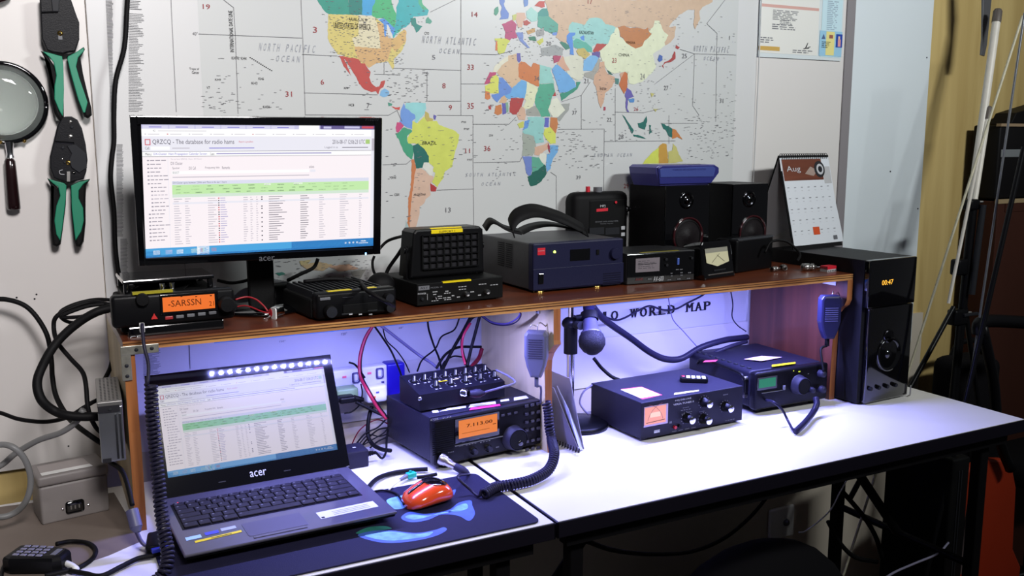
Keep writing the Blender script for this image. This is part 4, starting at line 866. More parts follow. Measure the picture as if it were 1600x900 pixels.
# TNC box with speaker on top
D = dev('terminal_box', 'wide flat black control box with white lettering, under the ribbed desk speaker', 'control box', (652, 481), (786, 467), ZS)
w = D.w; h = .043; d = .16
mb = MB(); mb.box(0, w, 0, d, .003, h, KM, .0015); mb.box(.01, .03, .01, .03, 0, .004, KR); mb.box(w - .03, w - .01, .01, .03, 0, .004, KR); mb.box(.01, .03, d - .03, d - .01, 0, .004, KR); mb.box(w - .03, w - .01, d - .03, d - .01, 0, .004, KR); mb.build('case', D)
mb = MB(); r = D.r(654, 454, 671, 446, -.0005); mb.quad(r[0], r[1], r[2], r[3], -.0005, PG); mb.text('AST', r[0] + .003, r[1] + .002, r[2] - .003, r[3] - .002, -.0009, INK)
lit(mb, D, 'MODEL 10', 673, 451, 691, 447, PG); lit(mb, D, 'POWER', 653, 461, 666, 459, PR); r = D.r(666, 469, 668, 459, -.0006); mb.quad(r[2] - .0006, r[1], r[2], r[3], -.0006, PR)
for a in ((676, 457, 684, 455), (677, 461, 682, 459), (696, 456, 701, 454), (694, 459, 705, 457), (684, 464, 691, 462), (685, 467, 706, 465), (674, 471, 686, 470), (694, 469, 706, 467), (716, 449, 730, 447), (717, 453, 729, 451), (706, 463, 710, 461), (714, 465, 719, 463), (735, 457, 741, 455), (747, 462, 752, 460), (748, 445, 761, 443), (766, 446, 779, 444)): fillrow(mb, D, *a, 3, PR, th=.75)
mb.build('front_lettering', D)
mb = MB(); r = D.r(692, 440, 736, 434, -.0003); mb.box(r[0], r[2], -.0005, .006, h - .0025, h + .0004, YT); mb.build('label_tape', D)
for px, py in ((727, 458.5), (759, 455)): mb = MB(); cyl_at(mb, D, px, py, .0048, .010, SL, CH); mb.build('knob', D)
mb = MB(); cyl_at(mb, D, 659, 467, .003, .004, DG); cyl_at(mb, D, 679, 465, .002, .007, CH); mb.build('toggle_switch', D)
BXT = D
X_ = Thing('desk_speaker', 'black ribbed-grille desk speaker with yellow label, on top of the flat control box', 'speaker', D.fr.M @ Vector((-.020, .045, h)), D.fr.M.to_euler().z)
a = X_.uv(640, 432); b = X_.uv(756, 353); a2 = X_.uv(757, 424); b2 = X_.uv(650, 356)
sx0 = a[0] + .002; sx1 = a2[0]; sz1 = b[1]; sz0 = max(a2[1], .003)
mb = MB(); mb.prism([(sx0, .004), (sx1, .004), (sx1 - .002, sz1 - .006), (sx1 - .010, sz1), (sx0 + .014, sz1), (sx0 + .008, sz1 - .006)], 0, .055, K_, bev=.004); mb.build('case', X_)
mb = MB(); gx0, gz0 = X_.uv(660, 421); gx1, gz1 = X_.uv(746, 363); mb.quad(gx0, gz0, gx1, gz1, -.0004, INK)
for i in range(9): x = gx0 + i * (gx1 - gx0) / 8; mb.box(x - .0016, x + .0016, -.004, 0, gz0, gz1, KM)
for i in range(6): z = gz0 + i * (gz1 - gz0) / 5; mb.box(gx0, gx1, -.0052, -.001, z - .0013, z + .0013, K_, .0006, 1)
mb.build('grille', X_)
mb = MB(); r = X_.r(674, 361, 723, 354, -.001); mb.add([(r[0], -.0008, sz1 - .009), (r[2], -.0008, sz1 - .009), (r[2], -.0008, sz1 - .0035), (r[0], -.0008, sz1 - .0035), (r[2], .0042, sz1 + .0010), (r[0], .0042, sz1 + .0010), (r[2], .010, sz1 + .0010), (r[0], .010, sz1 + .0010)], [(0, 1, 2, 3), (3, 2, 4, 5), (5, 4, 6, 7)], YT); mb.text('SUPPORT 1', 0, 0, 0, 0, 0, INK, fn=lambda u, v: (r[0] + (r[2] - r[0]) * (.25 + .5 * u), -.0011, sz1 - .0082 + .004 * v)); mb.build('label_tape', X_)
mb = MB()
for x in (sx0 - .002, sx1 + .002): mb.box(x - .0015, x + .0015, .010, .026, -.0005, .06, K_, .001); mb.cyl((x - .004, .018, .055), (x + .004, .018, .055), .007, K_, n=12)
mb.box(sx0 - .003, sx1 + .003, .010, .026, 0, .002, K_); mb.build('bracket', X_)

# power supply
D = dev('power_supply', 'dark blue power supply with green light, red badge and a carrying strap', 'power supply', (833, 459), (973, 446), ZS, dz=.004)
w = D.w; h = D.uv(833, 381)[1]; d = .24
m_ps = M('blue_black_enamel', (30, 31, 58), .45, bump=.1, bscale=300); m_pst = M('grey_enamel_top', (50, 50, 54), .5, bump=.1, bscale=300)
mb = MB(); mb.box(0, w, 0, .02, 0, h, m_ps, .003); mb.box(.001, w - .001, .018, d, .001, h - .001, m_pst, .003)
mid = D.uv(833, 421)[1]; mb.box(-.0005, w + .0005, -.0015, .001, .003, mid, m_ps, .0008)
mb.build('case', D)
mb = MB()
for c in range(2):
    for i in range(12): z = h * (.88 - i * .045); mb.add([(-.0004 - .0, .085 + c * .035, z), (-.0004, .112 + c * .035, z), (-.0004, .112 + c * .035, z + .0022), (-.0004, .085 + c * .035, z + .0022)], [(0, 1, 2, 3)], INK)
mb.build('side_vents', D)
mb = MB(); r = D.r(840, 399, 852, 387, -.0006); mb.quad(r[0], r[1], r[2], r[3], -.0006, RD); r = D.r(841, 393, 851, 391, -.0009); mb.text('DIAMOND', *r, -.0009, PR); mb.build('badge', D)
mb = MB(); a = D.uv(866.5, 393.5); mb.lathe([(0, .0026), (.002, .0022), (.003, 0)], (a[0], 0, a[1]), (0, -1, 0), M('green_light', (205, 255, 90), emit=5), 12); mb.build('indicator_light', D)
mb = MB(); r = D.r(891, 408, 922, 388, -.0008); mb.box(r[0], r[2], -.001, 0, r[1], r[3], KG); mb.build('meter_window', D)
mb = MB(); r = D.r(932, 398, 936, 390, -.001); mb.box(r[0], r[2], -.002, 0, r[1], r[3], KM); mb.build('slide_switch', D)
mb = MB(); r = D.r(841, 444, 849, 427, -.002); mb.box(r[0], r[2], -.004, -.001, r[1], r[3], KG, .001); mb.build('power_switch', D)
mb = MB(); cyl_at(mb, D, 960, 396, .0125, .007, m_ps); mb.build('voltage_knob', D)
mb = MB(); r = D.r(942, 446, 970, 423, -.0018)
for i in range(6): mb.quad(r[0], r[1] + i * (r[3] - r[1]) / 6, r[2], r[1] + (i + .45) * (r[3] - r[1]) / 6, -.0019, M('dark_blue_slot', (18, 18, 38), .5))
mb.build('vent', D)
for px, py in ((845, 461.5), (934, 453.5)): a = D.uv(px, py, .004); mb = MB(); mb.lathe([(0, .011), (.0035, .011), (.004, .009)], (a[0], .012, -.004), (0, 0, 1), BR, 20); mb.build('foot', D)
def strip_mesh(mb, pts, wd, m, sub=8):                                # a flat strap along a path, wide along 'wd'
    p = smooth_path(pts, sub); wd = Vector(wd); n = len(p); t = .0012
    vs = []
    for i, q in enumerate(p):
        tg = (p[min(i + 1, n - 1)] - p[max(i - 1, 0)]).normalized(); nn = tg.cross(wd).normalized() * t
        vs += [q - wd + nn, q + wd + nn, q + wd - nn, q - wd - nn]
    fs = []
    for i in range(n - 1):
        for k in range(4): fs.append((i * 4 + k, i * 4 + (k + 1) % 4, i * 4 + 4 + (k + 1) % 4, i * 4 + 4 + k))
    fs += [(0, 1, 2, 3), tuple(range(n * 4 - 4, n * 4))]; mb.add(vs, fs, m, True)
mb = MB(); I = D.fr.I
def lp_(px, py, y): return I @ P(px, py, y=y)
strip_mesh(mb, [lp_(757, 357, 1.62), lp_(768, 345, 1.60), lp_(790, 356, 1.58), lp_(812, 362, 1.57)], (.004, .016, .004), KR)
strip_mesh(mb, [lp_(800, 361, 1.57), lp_(799, 350, 1.575), lp_(810, 336, 1.58), lp_(835, 329, 1.59), lp_(865, 336, 1.60), lp_(890, 346, 1.60), lp_(915, 360, 1.60)], (.002, .014, .012), KR)
strip_mesh(mb, [lp_(812, 362, 1.60), lp_(830, 354, 1.62), lp_(852, 350, 1.63), lp_(875, 352, 1.62), lp_(905, 359, 1.60)], (.002, .018, .003), KR)
mb.build('strap', D)

# antenna analyser in a pouch
yq = 1.752; a = P(896, 385, y=yq); b = P(983, 385, y=yq)
D = Thing('antenna_analyser', 'black antenna analyser in a zipped pouch with a red badge, behind the power supply', 'meter', (a.x, yq, ZS)); w = b.x - a.x; h = D.uv(940, 300)[1]
mb = MB(); mb.box(0, w, 0, .044, 0, h, KR, .016, 4); mb.build('pouch', D)
mb = MB(); fx0, _ = D.uv(920, 340); mb.box(fx0, w - .012, -.002, .006, .010, h - .016, KM, .004); mb.build('front_cover', D)
mb = MB(); r = D.r(932, 331, 950, 325, -.003); mb.add([(r[0], -.003, r[1]), (r[2], -.003, r[1] + .001), (r[2], -.003, r[3]), (r[0], -.003, r[3] - .001)], [(0, 1, 2, 3)], RD); lit(mb, D, 'MFJ', 938, 325, 946, 320, PR, -.003); mb.build('badge', D)
mb = MB(); lit(mb, D, 'HF/VHF SWR ANALYZER', 930, 348, 966, 345, PG, -.003); lit(mb, D, 'MODEL MFJ-259', 938, 351, 958, 349, PG, -.003); mb.build('front_lettering', D)
mb = MB(); r = D.r(921, 367, 944, 355, -.003); mb.quad(*r, -.003, DG); r = D.r(946, 367, 968, 355, -.003); mb.quad(*r, -.003, DG); mb.build('meter_window', D)
for q in ((970, 359, 976, 353), (970, 369, 976, 363)): mb = MB(); r = D.r(*q, -.003); mb.box(r[0], r[2], -.005, -.003, r[1], r[3], PR, .0008); mb.build('button', D)
mb = MB(); a = D.uv(918.5, 298, .02); mb.cyl((a[0], .02, h - .006), (a[0], .02, h + .012), .005, RD, n=14); mb.build('red_knob', D)
mb = MB(); a = D.uv(934, 298, .02); mb.cyl((a[0], .02, h - .004), (a[0], .02, h + .010), .010, MG, n=18); mb.build('dial', D)
mb = MB(); a = D.uv(987, 326, .03); mb.lathe([(0, .005), (.006, .009), (.010, .009), (.012, .006), (.018, .006)], (w - .004, .022, a[1]), (1, 0, 0), CH, 16); mb.build('antenna_socket', D)
mb = MB(); a = D.uv(962, 316, -.003); mb.cyl((a[0], -.003, a[1]), (a[0], -.005, a[1]), .003, RD, n=10); a = D.uv(984, 377, .02); mb.box(w - .01, w + .012, .01, .04, .02, .045, KR, .006); mb.build('side_knob', D)

# two bookshelf speakers
def spk(label, FLx, FRx, topy, yf, sidew):
    a = P(FLx, topy, y=yf); b = P(FRx, topy - 3, y=yf + .004)
    D = Thing('bookshelf_speaker', label, 'speaker', (a.x, yf, ZS), math.radians(2), 'pair of bookshelf speakers'); w = b.x - a.x; h = a.z - ZS
    mb = MB(); mb.box(0, w, .004, sidew, 0, h, M('black_vinyl_wrap', (24, 23, 25), .45, bump=.1, bscale=200), .001); mb.build('cabinet', D)
    mb = MB(); mb.box(0, w, 0, .005, 0, h, KG, .001); mb.build('baffle', D)
    return D, w, h
D, w, h = spk('black gloss bookshelf speaker with a blue box lying on its top', 1041, 1110, 291, 1.652, .13)
S1 = D, w, h
cx, cz = D.uv(1073, 315)
def drivers(D, w, tw, wf, r):
    x, z = D.uv(*tw, -.001); mb = MB(); mb.lathe([(0, .019), (.002, .019), (.0015, .012), (-.002, .011), (.003, .007), (.005, 0)], (x, 0, z), (0, -1, 0), M('dark_chrome', (70, 70, 74), .12, metal=1), 28); mb.build('tweeter', D)
    x, z = D.uv(*wf, -.001); mb = MB(); mb.lathe([(0, r), (.003, r), (.004, r * .93), (-.002, r * .88)], (x, 0, z), (0, -1, 0), M('dark_red_gloss', (52, 14, 20), .15, coat=1), 36); mb.lathe([(.0, r * .9), (.0022, r * .84), (.0025, r * .8)], (x, 0, z), (0, -1, 0), KR, 36); mb.lathe([(.001, r * .82), (.0005, r * .4), (.003, r * .3), (.005, 0)], (x, 0, z), (0, -1, 0), M('woven_cone', (22, 18, 20), .5, bump=.3, bscale=500), 36); mb.build('woofer', D)
drivers(D, w, (1073, 313), (1075, 369), .043)
D, w, h = spk('black gloss bookshelf speaker with bare top, beside the desk calendar', 1146, 1201, 288, 1.660, .12)
drivers(D, w, (1171, 311), (1176, 364), .042)

# blue network box on the left speaker
D, w, h = S1
a = P(1000, 288, y=1.54); b = P(1110, 285, y=1.54)
Rt = Thing('network_switch', 'purple-blue rounded network box on top of the left bookshelf speaker', 'network box', D.fr.M @ Vector((.035, .02, h)), math.radians(4))
m_bl = M('blue_violet_plastic', (74, 72, 142), .42); m_bl2 = M('deep_blue_plastic', (38, 40, 108), .35); m_bl3 = M('blue_face', (62, 74, 138), .3)
xs = [Rt.uv(*q, -.01) for q in ((1032, 290), (1026, 272), (1025, 262), (1030, 258), (1117, 257), (1122, 262), (1122, 272), (1107, 287))]
pro = [(max(min(p[0], .4), -.4), max(p[1], 0)) for p in xs]
pro[0] = (pro[0][0], 0.0); pro[-1] = (pro[-1][0], 0.0)
mb = MB(); mb.prism(pro, -.010, .085, m_bl, bev=.003); mb.build('case', Rt)
q = [Rt.uv(*p, -.011) for p in ((1030, 288), (1027, 262), (1033, 259), (1116, 258), (1122, 262), (1122, 270), (1110, 286))]; q = [(p[0], max(p[1], .001)) for p in q]
mb = MB(); mb.prism(q, -.014, -.009, m_bl2, bev=.0015); mb.build('front_frame', Rt)
q = [Rt.uv(*p, -.015) for p in ((1032, 277), (1031, 265), (1036, 263), (1114, 260), (1118, 263), (1115, 276))]
mb = MB(); mb.prism(q, -.0155, -.0135, m_bl3, bev=.0006); lit(mb, Rt, 'WIRELESS BROADBAND ROUTER', 1051, 267, 1103, 263, m_bl2, -.0158); mb.build('face_plate', Rt)
mb = MB(); mb.hquad([(pro[2][0] + .03, -.002), (pro[5][0] - .02, -.002), (pro[5][0] - .02, .08), (pro[2][0] + .03, .08)], max(p[1] for p in pro) + .0006, M('pale_top_label', (190, 190, 196), .4)); mb.build('top_label', Rt)

# wide SWR meter
D = dev('swr_meter', 'low black meter unit with a grey scale window and AV-600 lettering', 'meter', (978, 446), (1084, 438), ZS)
w = D.w; h = D.uv(990, 396)[1]; d = .115
mb = MB(); mb.box(0, w, 0, d, .002, h, M('dark_grey_enamel', (42, 42, 44), .35, bump=.08, bscale=300), .001); mb.box(.001, w - .001, -.002, 0, .002, h - .002, KG, .0006); mb.build('case', D)
mb = MB(); r = D.r(993, 426, 1031, 402, -.003); mb.quad(*r, -.003, M('meter_scale_paper', (120, 112, 118), .5)); mb.quad(r[0] + .005, (r[1] + r[3]) / 2 + .002, r[2] - .008, (r[1] + r[3]) / 2 + .0028, -.0034, INK)
dashes(mb, (r[0] + .006, r[1] + .006, r[2] - .01, r[3] - .004), 5, DG, -.0033, th=.2); mb.build('meter_scale', D)
mb = MB(); lit(mb, D, 'AV-600', 1021, 440, 1037, 431, PR, -.0034); lit(mb, D, 'AVAIR', 993, 439, 1005, 434, M('dull_red_print', (110, 25, 30), .5), -.0034); r = D.r(1012, 437, 1018, 435, -.0034); mb.quad(*r, -.0034, PG)
for q in ((1048, 428, 1051, 426), (1048, 432, 1051, 430), (1063, 427, 1067, 425), (1063, 431, 1067, 429), (1043, 438, 1049, 436), (1058, 437, 1064, 435), (1073, 436, 1079, 434), (1056, 422, 1068, 420), (1075, 427, 1080, 425)): fillrow(mb, D, *q, 2, PG, -.0034, .8)
mb.build('front_lettering', D)
mb = MB(); r = D.r(1058, 414, 1061.5, 403, -.004); mb.box(r[0], r[2], -.005, -.002, r[1], r[3], M('blue_switch_face', (70, 95, 175), .35), .001); mb.build('selector_switch', D)
for px, py in ((1080, 403), (1040, 405), (1041, 414)): mb = MB(); cyl_at(mb, D, px, py, .0035, .004, KM, DG, d=-.002); mb.build('knob', D)
mb = MB(); r = D.r(1002, 398, 1062, 395, 0); mb.box(r[0], r[2], .002, .008, h, h + .0005, M('olive_tape', (150, 140, 30), .4)); mb.build('label_tape', D)

# small needle meter
D = dev('needle_meter', 'small upright black meter with a cream dial, between the grey-window meter and the black box', 'meter', (1099, 439), (1147, 432), ZS)
w = D.w; hh_ = D.uv(1115, 377)[1]
F = D.sub((0, 0, 0), 0, math.radians(10))
mb = MB(); mb.prism([(0.002, .0), (w, .0), (w, .012), (w - .003, hh_ - .006), (w - .009, hh_), (.006, hh_), (.001, hh_ - .006), (-.002, .012)], -.004, .05, KG, bev=.004); mb.build('case', D, F)
q = [F.uv(*p, -.0055) for p in ((1101, 389), (1136, 385), (1139, 408), (1121, 416), (1104, 411))]
m_dial = M('cream_dial', (205, 200, 165), .4)
mb = MB(); mb.poly([q[4], q[3], q[2], q[1], q[0]], -.0058, m_dial); q2 = [F.uv(*p, -.006) for p in ((1101, 389), (1136, 385), (1137, 392), (1102, 396))]; mb.poly([q2[3], q2[2], q2[1], q2[0]], -.0061, M('grey_dial_top', (140, 138, 125), .45))
for pp in ([(1112, 411), (1124, 396)], [(1132, 408), (1120, 398)]): line(mb, [F.uv(*k, -.006) for k in pp], .0004, -.0063, INK)
mb.build('dial', D, F)
mb = MB(); r = F.r(1116, 424, 1134, 419, -.005); mb.box(r[0], r[2], -.0055, -.004, r[1], r[3], DG, .001); r = F.r(1108, 431, 1146, 427, -.006); mb.box(r[0], r[2], -.0062, -.003, r[1], r[1] + .003, SL, .001); mb.build('adjuster', D, F)

# black box on the right
D = dev('dark_speaker_box', 'plain black rounded box between the small cream-dial meter and the loose connectors', 'box', (1150, 428), (1207, 419), ZS)
w = D.w; h = D.uv(1160, 374)[1]
mb = MB(); mb.box(0, w, 0, .06, 0, h, K_, .006, 4); mb.build('case', D)
mb = MB(); mb.box(.004, w - .002, -.001, .02, h - .004, h + .002, M('dark_glossy_bar', (60, 62, 66), .2), .002); mb.build('top_bar', D)

# loose connectors and adaptors
def plug(x, y, rz, L, label, r=.0075):
    q = Vector((x, y, ZS)); t = Thing('coaxial_plug', label, 'connector', (q.x, q.y, ZS), rz, 'loose coaxial connectors')
    mb = MB(); mb.lathe([(0, r * .5), (0, r), (L * .5, r), (L * .52, r * .8), (L * .6, r * .8), (L * .62, r * .95), (L * .8, r * .95), (L * .82, r * .5), (L, r * .5), (L, 0)], (0, 0, r), (1, 0, 0), SL, 18); mb.build('shell', t)
    mb = MB(); mb.cyl((L, 0, r), (L + .008, 0, r), .0014, CH, n=8); mb.build('pin', t)
plug(1.572, 1.565, -.45, .034, 'large bright coaxial plug next to the red and white carton', .0085)
plug(1.500, 1.585, .1, .020, 'small chrome coaxial plug nearest the black rounded box', .006)
plug(1.535, 1.580, .9, .018, 'small chrome coaxial plug in the middle of the loose connectors', .006)
plug(1.548, 1.605, .3, .016, 'small dark coaxial plug beside the large bright one', .0055)
t = Thing('green_terminal_block', 'pale green terminal block on the shelf below the calendar', 'connector', (1.535, 1.655, ZS), .1)
m_pg = M('pale_green_plastic', (120, 150, 135), .5)
mb = MB(); mb.box(0, .032, 0, .02, 0, .016, m_pg, .001); mb.box(0, .010, 0, .02, .016, .024, m_pg, .001); mb.box(.022, .032, 0, .02, .016, .022, m_pg, .001); mb.build('block', t)
cable('black_lead', PX([(1195, 395, 1.60), (1205, 378, 1.60), (1225, 376, 1.59), (1240, 385, 1.58), (1250, 398, 1.56), (1246, 408, 1.55)]), .003, KR, 'black lead arching in front of the desk calendar')
t = Thing('red_and_white_carton', 'small red and white carton against the black tower speaker', 'carton', (1.606, 1.520, ZS), 0.12)
mb = MB(); mb.box(0, .032, 0, .02, .0, .010, PR); mb.box(0, .032, -.0002, .02, .006, .013, RD); mb.build('carton', t)
mb = MB(); 
for i in range(5): mb.quad(.003 + i * .006, .001, .006 + i * .006, .004, -.0006, DG)
mb.build('print', t)

# tower speaker beside the shelf
q = P(1343, 636, z=0); D = Thing('tower_speaker', 'tall gloss black tower speaker with an orange clock display, right of the shelf', 'speaker', (XR + .006, q.y, 0.0), math.radians(3))
wv = M('black_vinyl_wrap', (24, 23, 25), .45)
w = D.uv(1418, 620)[0]; h = D.uv(1358, 408)[1]; d = .30
mb = MB(); mb.box(0, w, .014, d, .004, h, M('grey_black_vinyl', (24, 24, 26), .5, bump=.12, bscale=300), .001)
for x, y in ((.02, .03), (w - .02, .03), (.02, d - .03), (w - .02, d - .03)): mb.cyl((x, y, 0), (x, y, .006), .012, KR)
mb.build('cabinet', D)
zs_ = D.uv(1380, 480)[1]
mb = MB(); mb.box(.012, w, 0, .016, .004, zs_, KG, .004, 3); mb.box(.002, w + .001, -.001, .016, zs_ + .001, h, KG, .003, 3); mb.build('baffle', D)
x, z = D.uv(1388, 553); mb = MB(); mb.lathe([(0, .040), (.003, .040), (.004, .036), (-.004, .030), (-.006, .012), (.001, .010), (.003, 0)], (x, -.0005, z), (0, -1, 0), KG, 36); mb.build('woofer', D)
x, z = D.uv(1388, 525); mb = MB(); mb.lathe([(0, .016), (.003, .015), (.002, .010), (.006, 0)], (x, -.0005, z), (0, -1, 0), M('dark_chrome', (70, 70, 74), .12, metal=1), 28); mb.build('tweeter', D)
mb = MB(); r = D.r(1378, 446, 1396, 436, -.0015); mb.text('00:47', *r, -.0016, M('orange_digits', (255, 185, 60), emit=1.6)); mb.build('clock_display', D)
mb = MB()
for i in range(4): x, z = D.uv(1358 + i * 13, 607 - i * 2); mb.knob(x, z, -.001, .005, .006, KM, DG)
mb.build('control_knobs', D)
mb = MB(); mb.tube([(w - .004, -.004, .004), (w + .003, -.004, .006), (w + .003, -.004, .028)], .0016, SL, 6); mb.build('metal_foot', D)
TOP = h

# desk calendar on the tower speaker
m_cal = M('calendar_paper', (212, 216, 222), .5); m_calk = M('calendar_card', (20, 20, 22), .6)
yb = 1.665
a = P(1240, 386, y=yb); 
sc = yb / 1.2165
D = Thing('desk_calendar', 'spiral-bound desk calendar open at Aug, standing on the back of the tower speaker', 'calendar', (a.x, yb, TOP))
LLp = P(1240, 386, y=yb); LR = P(1311, 377, y=yb + .03); 
rz = math.radians(8)
D.o.rotation_euler = (0, 0, rz); D.fr = Fr((a.x, yb, TOP), rz); FRS[D.o.name] = D.fr; D.uv = D.fr.uv; D.r = D.fr.r
F = D.sub((0, 0, 0.0), 0, math.radians(14))
cw = (F.uv(1311, 379)[0] + F.uv(1298, 241)[0]) / 2; chh = (F.uv(1225, 245)[1] + F.uv(1298, 240)[1]) / 2
mb = MB(); mb.box(0, cw, .0, .0022, 0, chh, m_calk); mb.build('easel_front', D, F)
mb = MB(); yt = math.sin(math.radians(14)) * chh; zt = math.cos(math.radians(14)) * chh
mb.add([(0, yt, zt), (cw, yt, zt), (cw, yt + .075, 0), (0, yt + .075, 0), (0, yt + .002, zt), (cw, yt + .002, zt), (cw, yt + .0775, 0), (0, yt + .0775, 0)], [(0, 1, 2, 3), (7, 6, 5, 4), (0, 4, 5, 1), (3, 2, 6, 7), (0, 3, 7, 4), (1, 5, 6, 2)], m_calk)
mb.add([(.001, yt - .0006 + .0, zt - .004), (cw - .001, yt - .0006, zt - .004), (cw - .001, yt + .073, .004), (.001, yt + .073, .004)], [(3, 2, 1, 0)], M('grey_card_inside', (236, 236, 240), .6)); mb.add([(.001, .004, .004), (cw - .001, .004, .004), (cw - .001, yt - .002, zt - .006), (.001, yt - .002, zt - .006)], [(3, 2, 1, 0)], M('grey_card_inside', (236, 236, 240), .6)); mb.build('easel_back', D)
mb = MB()
pg = [(.004, .010)] + [(.004, chh - .006), (cw - .002, chh - .006), (cw - .001, chh * .5), (cw + .006, chh * .12), (cw + .004, .010)]
mb.poly(pg[::-1], -.0012, m_cal); mb.add([(p[0], -.001, p[1]) for p in pg], [(0, 1, 2, 3, 4, 5)], m_cal)
pz1 = chh - .010; pz0 = F.uv(1228, 283)[1]
m_car = wood('red_brown_photo', (60, 30, 26), (130, 72, 50), 0, .4, 3); mb.quad(.006, pz0, cw * .82, pz1, -.0016, m_car)
mb.poly([(cw * .45, pz0 + .016), (cw * .62, pz0 + .010), (cw * .72, pz0 + .024), (cw * .58, pz0 + .034)], -.0019, M('silver_photo', (160, 140, 130), .4))
mb.lathe([(0, .021), (.0002, .021), (.0003, 0)], (cw * .76, -.0018, (pz0 + pz1) / 2), (0, -1, 0), M('tyre_dark', (45, 45, 48), .5), 24, False); mb.lathe([(0, .014), (.0003, .013), (.0004, 0)], (cw * .77, -.002, (pz0 + pz1) / 2), (0, -1, 0), PR, 24, False); mb.lathe([(0, .008), (.0003, .008), (.0004, 0)], (cw * .77, -.0024, (pz0 + pz1) / 2), (0, -1, 0), DG, 24, False)
mb.quad(cw * .83, pz0 - .01, cw - .004, pz1 - .02, -.0014, M('grey_photo_edge', (180, 180, 182), .5))
mb.text('Aug', *F.r(1230, 271, 1250, 259, -.0021), -.0021, PR)
for i in range(5):
    z = pz0 - .018 - i * (pz0 - .03) / 5.2
    for k in range(7): mb.quad(.012 + k * cw / 7.5, z, .020 + k * cw / 7.5, z + .0016, -.0016, PG)
    for k in range(7): mb.quad(.012 + k * cw / 7.5, z - .008, .018 + k * cw / 7.5, z - .007, -.0016, M('pale_print', (180, 180, 186), .6))
r = F.r(1272, 367, 1280, 354, -.0018); mb.quad(*r, -.0018, M('orange_marker', (205, 80, 40), .4)); r = F.r(1303, 374, 1308, 367, -.0018); mb.quad(*r, -.0018, MG)
mb.build('page', D, F)
mb = MB()
for i in range(22):
    x = .008 + i * (cw - .02) / 21; mb.tube([(x, -.003, chh - .010), (x, -.006, chh - .002), (x, -.002, chh + .004), (x, .003, chh + .002), (x, .004, chh - .006)], .0009, KG, 6, 3)
mb.build('spiral_binding', D, F)
# ------------------------------------------------------------------ gear on the tables
# big HF radio
a = P(680, 738, z=0); b = P(863, 697, z=0); rz = math.atan2(b.y - a.y, b.x - a.x)
D = Thing('base_station_radio', 'large dark blue-grey radio with amber display and big tuning dial, right of the laptop', 'radio', (a.x, a.y, 0.0), rz)
w = (b - a).length - .018; h = D.uv(672, 658)[1]; d = .20; zb_ = .014
m_rig = M('blue_grey_case', (33, 32, 45), .42, bump=.12, bscale=400); m_face = M('radio_face', (13, 12, 18), .40, bump=.05, bscale=300)
mb = MB(); mb.box(.001, w - .001, .02, d, zb_, h, m_rig, .002); mb.box(.0, w, .0, .022, zb_ - .004, h, m_face, .004, 3)
mb.box(0, w, -.001, .012, h - .004, h + .0004, m_rig, .001); mb.build('case', D)
for x, y in ((.03, .02), (w - .03, .02), (.03, d - .03), (w - .03, d - .03)): mb = MB(); mb.cyl((x, y, 0), (x, y, zb_), .011, KR, n=16); mb.build('foot', D)
mb = MB(); r = D.r(676, 712, 709, 664, -.0008)
for i in range(13): z = r[1] + (r[3] - r[1]) * i / 12.5; mb.quad(r[0], z, r[2], z + .0022, -.0008, M('grille_slot', (6, 6, 9), .5))
mb.build('speaker_grille', D)
mb = MB(); r = D.r(714, 690, 778, 645, -.0018); mb.box(r[0] - .004, r[2] + .004, -.0016, 0, r[1] - .004, r[3] + .003, KG, .001); mb.box(r[0] - .004, r[2] + .03, -.0020, 0, r[1] - .009, r[1] - .0075, MG); mb.build('display_frame', D)
mb = MB(); r = D.r(717, 686, 777, 646, -.002); mb.quad(*r, -.002, m_org2); r = D.r(729, 668, 769, 655, -.0023); mb.text('7.113.00', r[0], r[1], r[2], r[3], -.0023, m_seg); mb.text('7.113.00', r[0] + .0006, r[1], r[2] + .0006, r[3], -.0024, m_seg); r = D.r(752, 670, 767, 667, -.0023); mb.text('USB FIL', *r, -.0023, m_seg)
r = D.r(722, 678, 765, 673, -.0023); mb.quad(r[0], r[1], r[2], r[1] + .0006, -.0023, m_seg); r = D.r(770, 663, 775, 661, -.0023); mb.quad(*r, -.0023, m_seg); mb.build('display', D)
mb = MB(); lit(mb, D, 'ICOM', 673, 658, 684, 654, PR, -.0008); lit(mb, D, 'IC-718', 692, 655, 705, 651, PR, -.0008); lit(mb, D, 'HF TRANSCEIVER', 752, 642, 774, 638, PG, -.0008)
for q in ((717, 698, 724, 696), (728, 696, 746, 693), (750, 692, 768, 689), (700, 708, 710, 706), (775, 700, 780, 697), (684, 707, 689, 705)): fillrow(mb, D, *q, 4, PG, -.0008, .6)
mb.build('front_lettering', D)
x, z = D.uv(803, 684, -.004); mb = MB(); mb.lathe([(0, .0245), (.003, .0245), (.004, .0225), (.018, .0215), (.020, .0200)], (x, 0, z), (0, -1, 0), M('dial_rubber', (40, 39, 52), .45), 40); mb.lathe([(.0201, .0188), (.019, .012), (.0195, 0)], (x, 0, z), (0, -1, 0), KM, 40); mb.lathe([(.0185, .006), (.020, .005), (.0195, 0)], (x + .006, 0, z - .008), (0, -1, 0), KG, 16); mb.build('tuning_dial', D)
for px, py in ((739, 704), (762, 700)): mb = MB(); cyl_at(mb, D, px, py, .0052, .012, DG, M('dial_rubber', (40, 39, 52), .45)); xx, zz = D.uv(px, py); mb.lathe([(0, .007), (.004, .0068)], (xx, 0, zz), (0, -1, 0), SL, 20); mb.build('knob', D)
x, z = D.uv(818, 700, -.004)
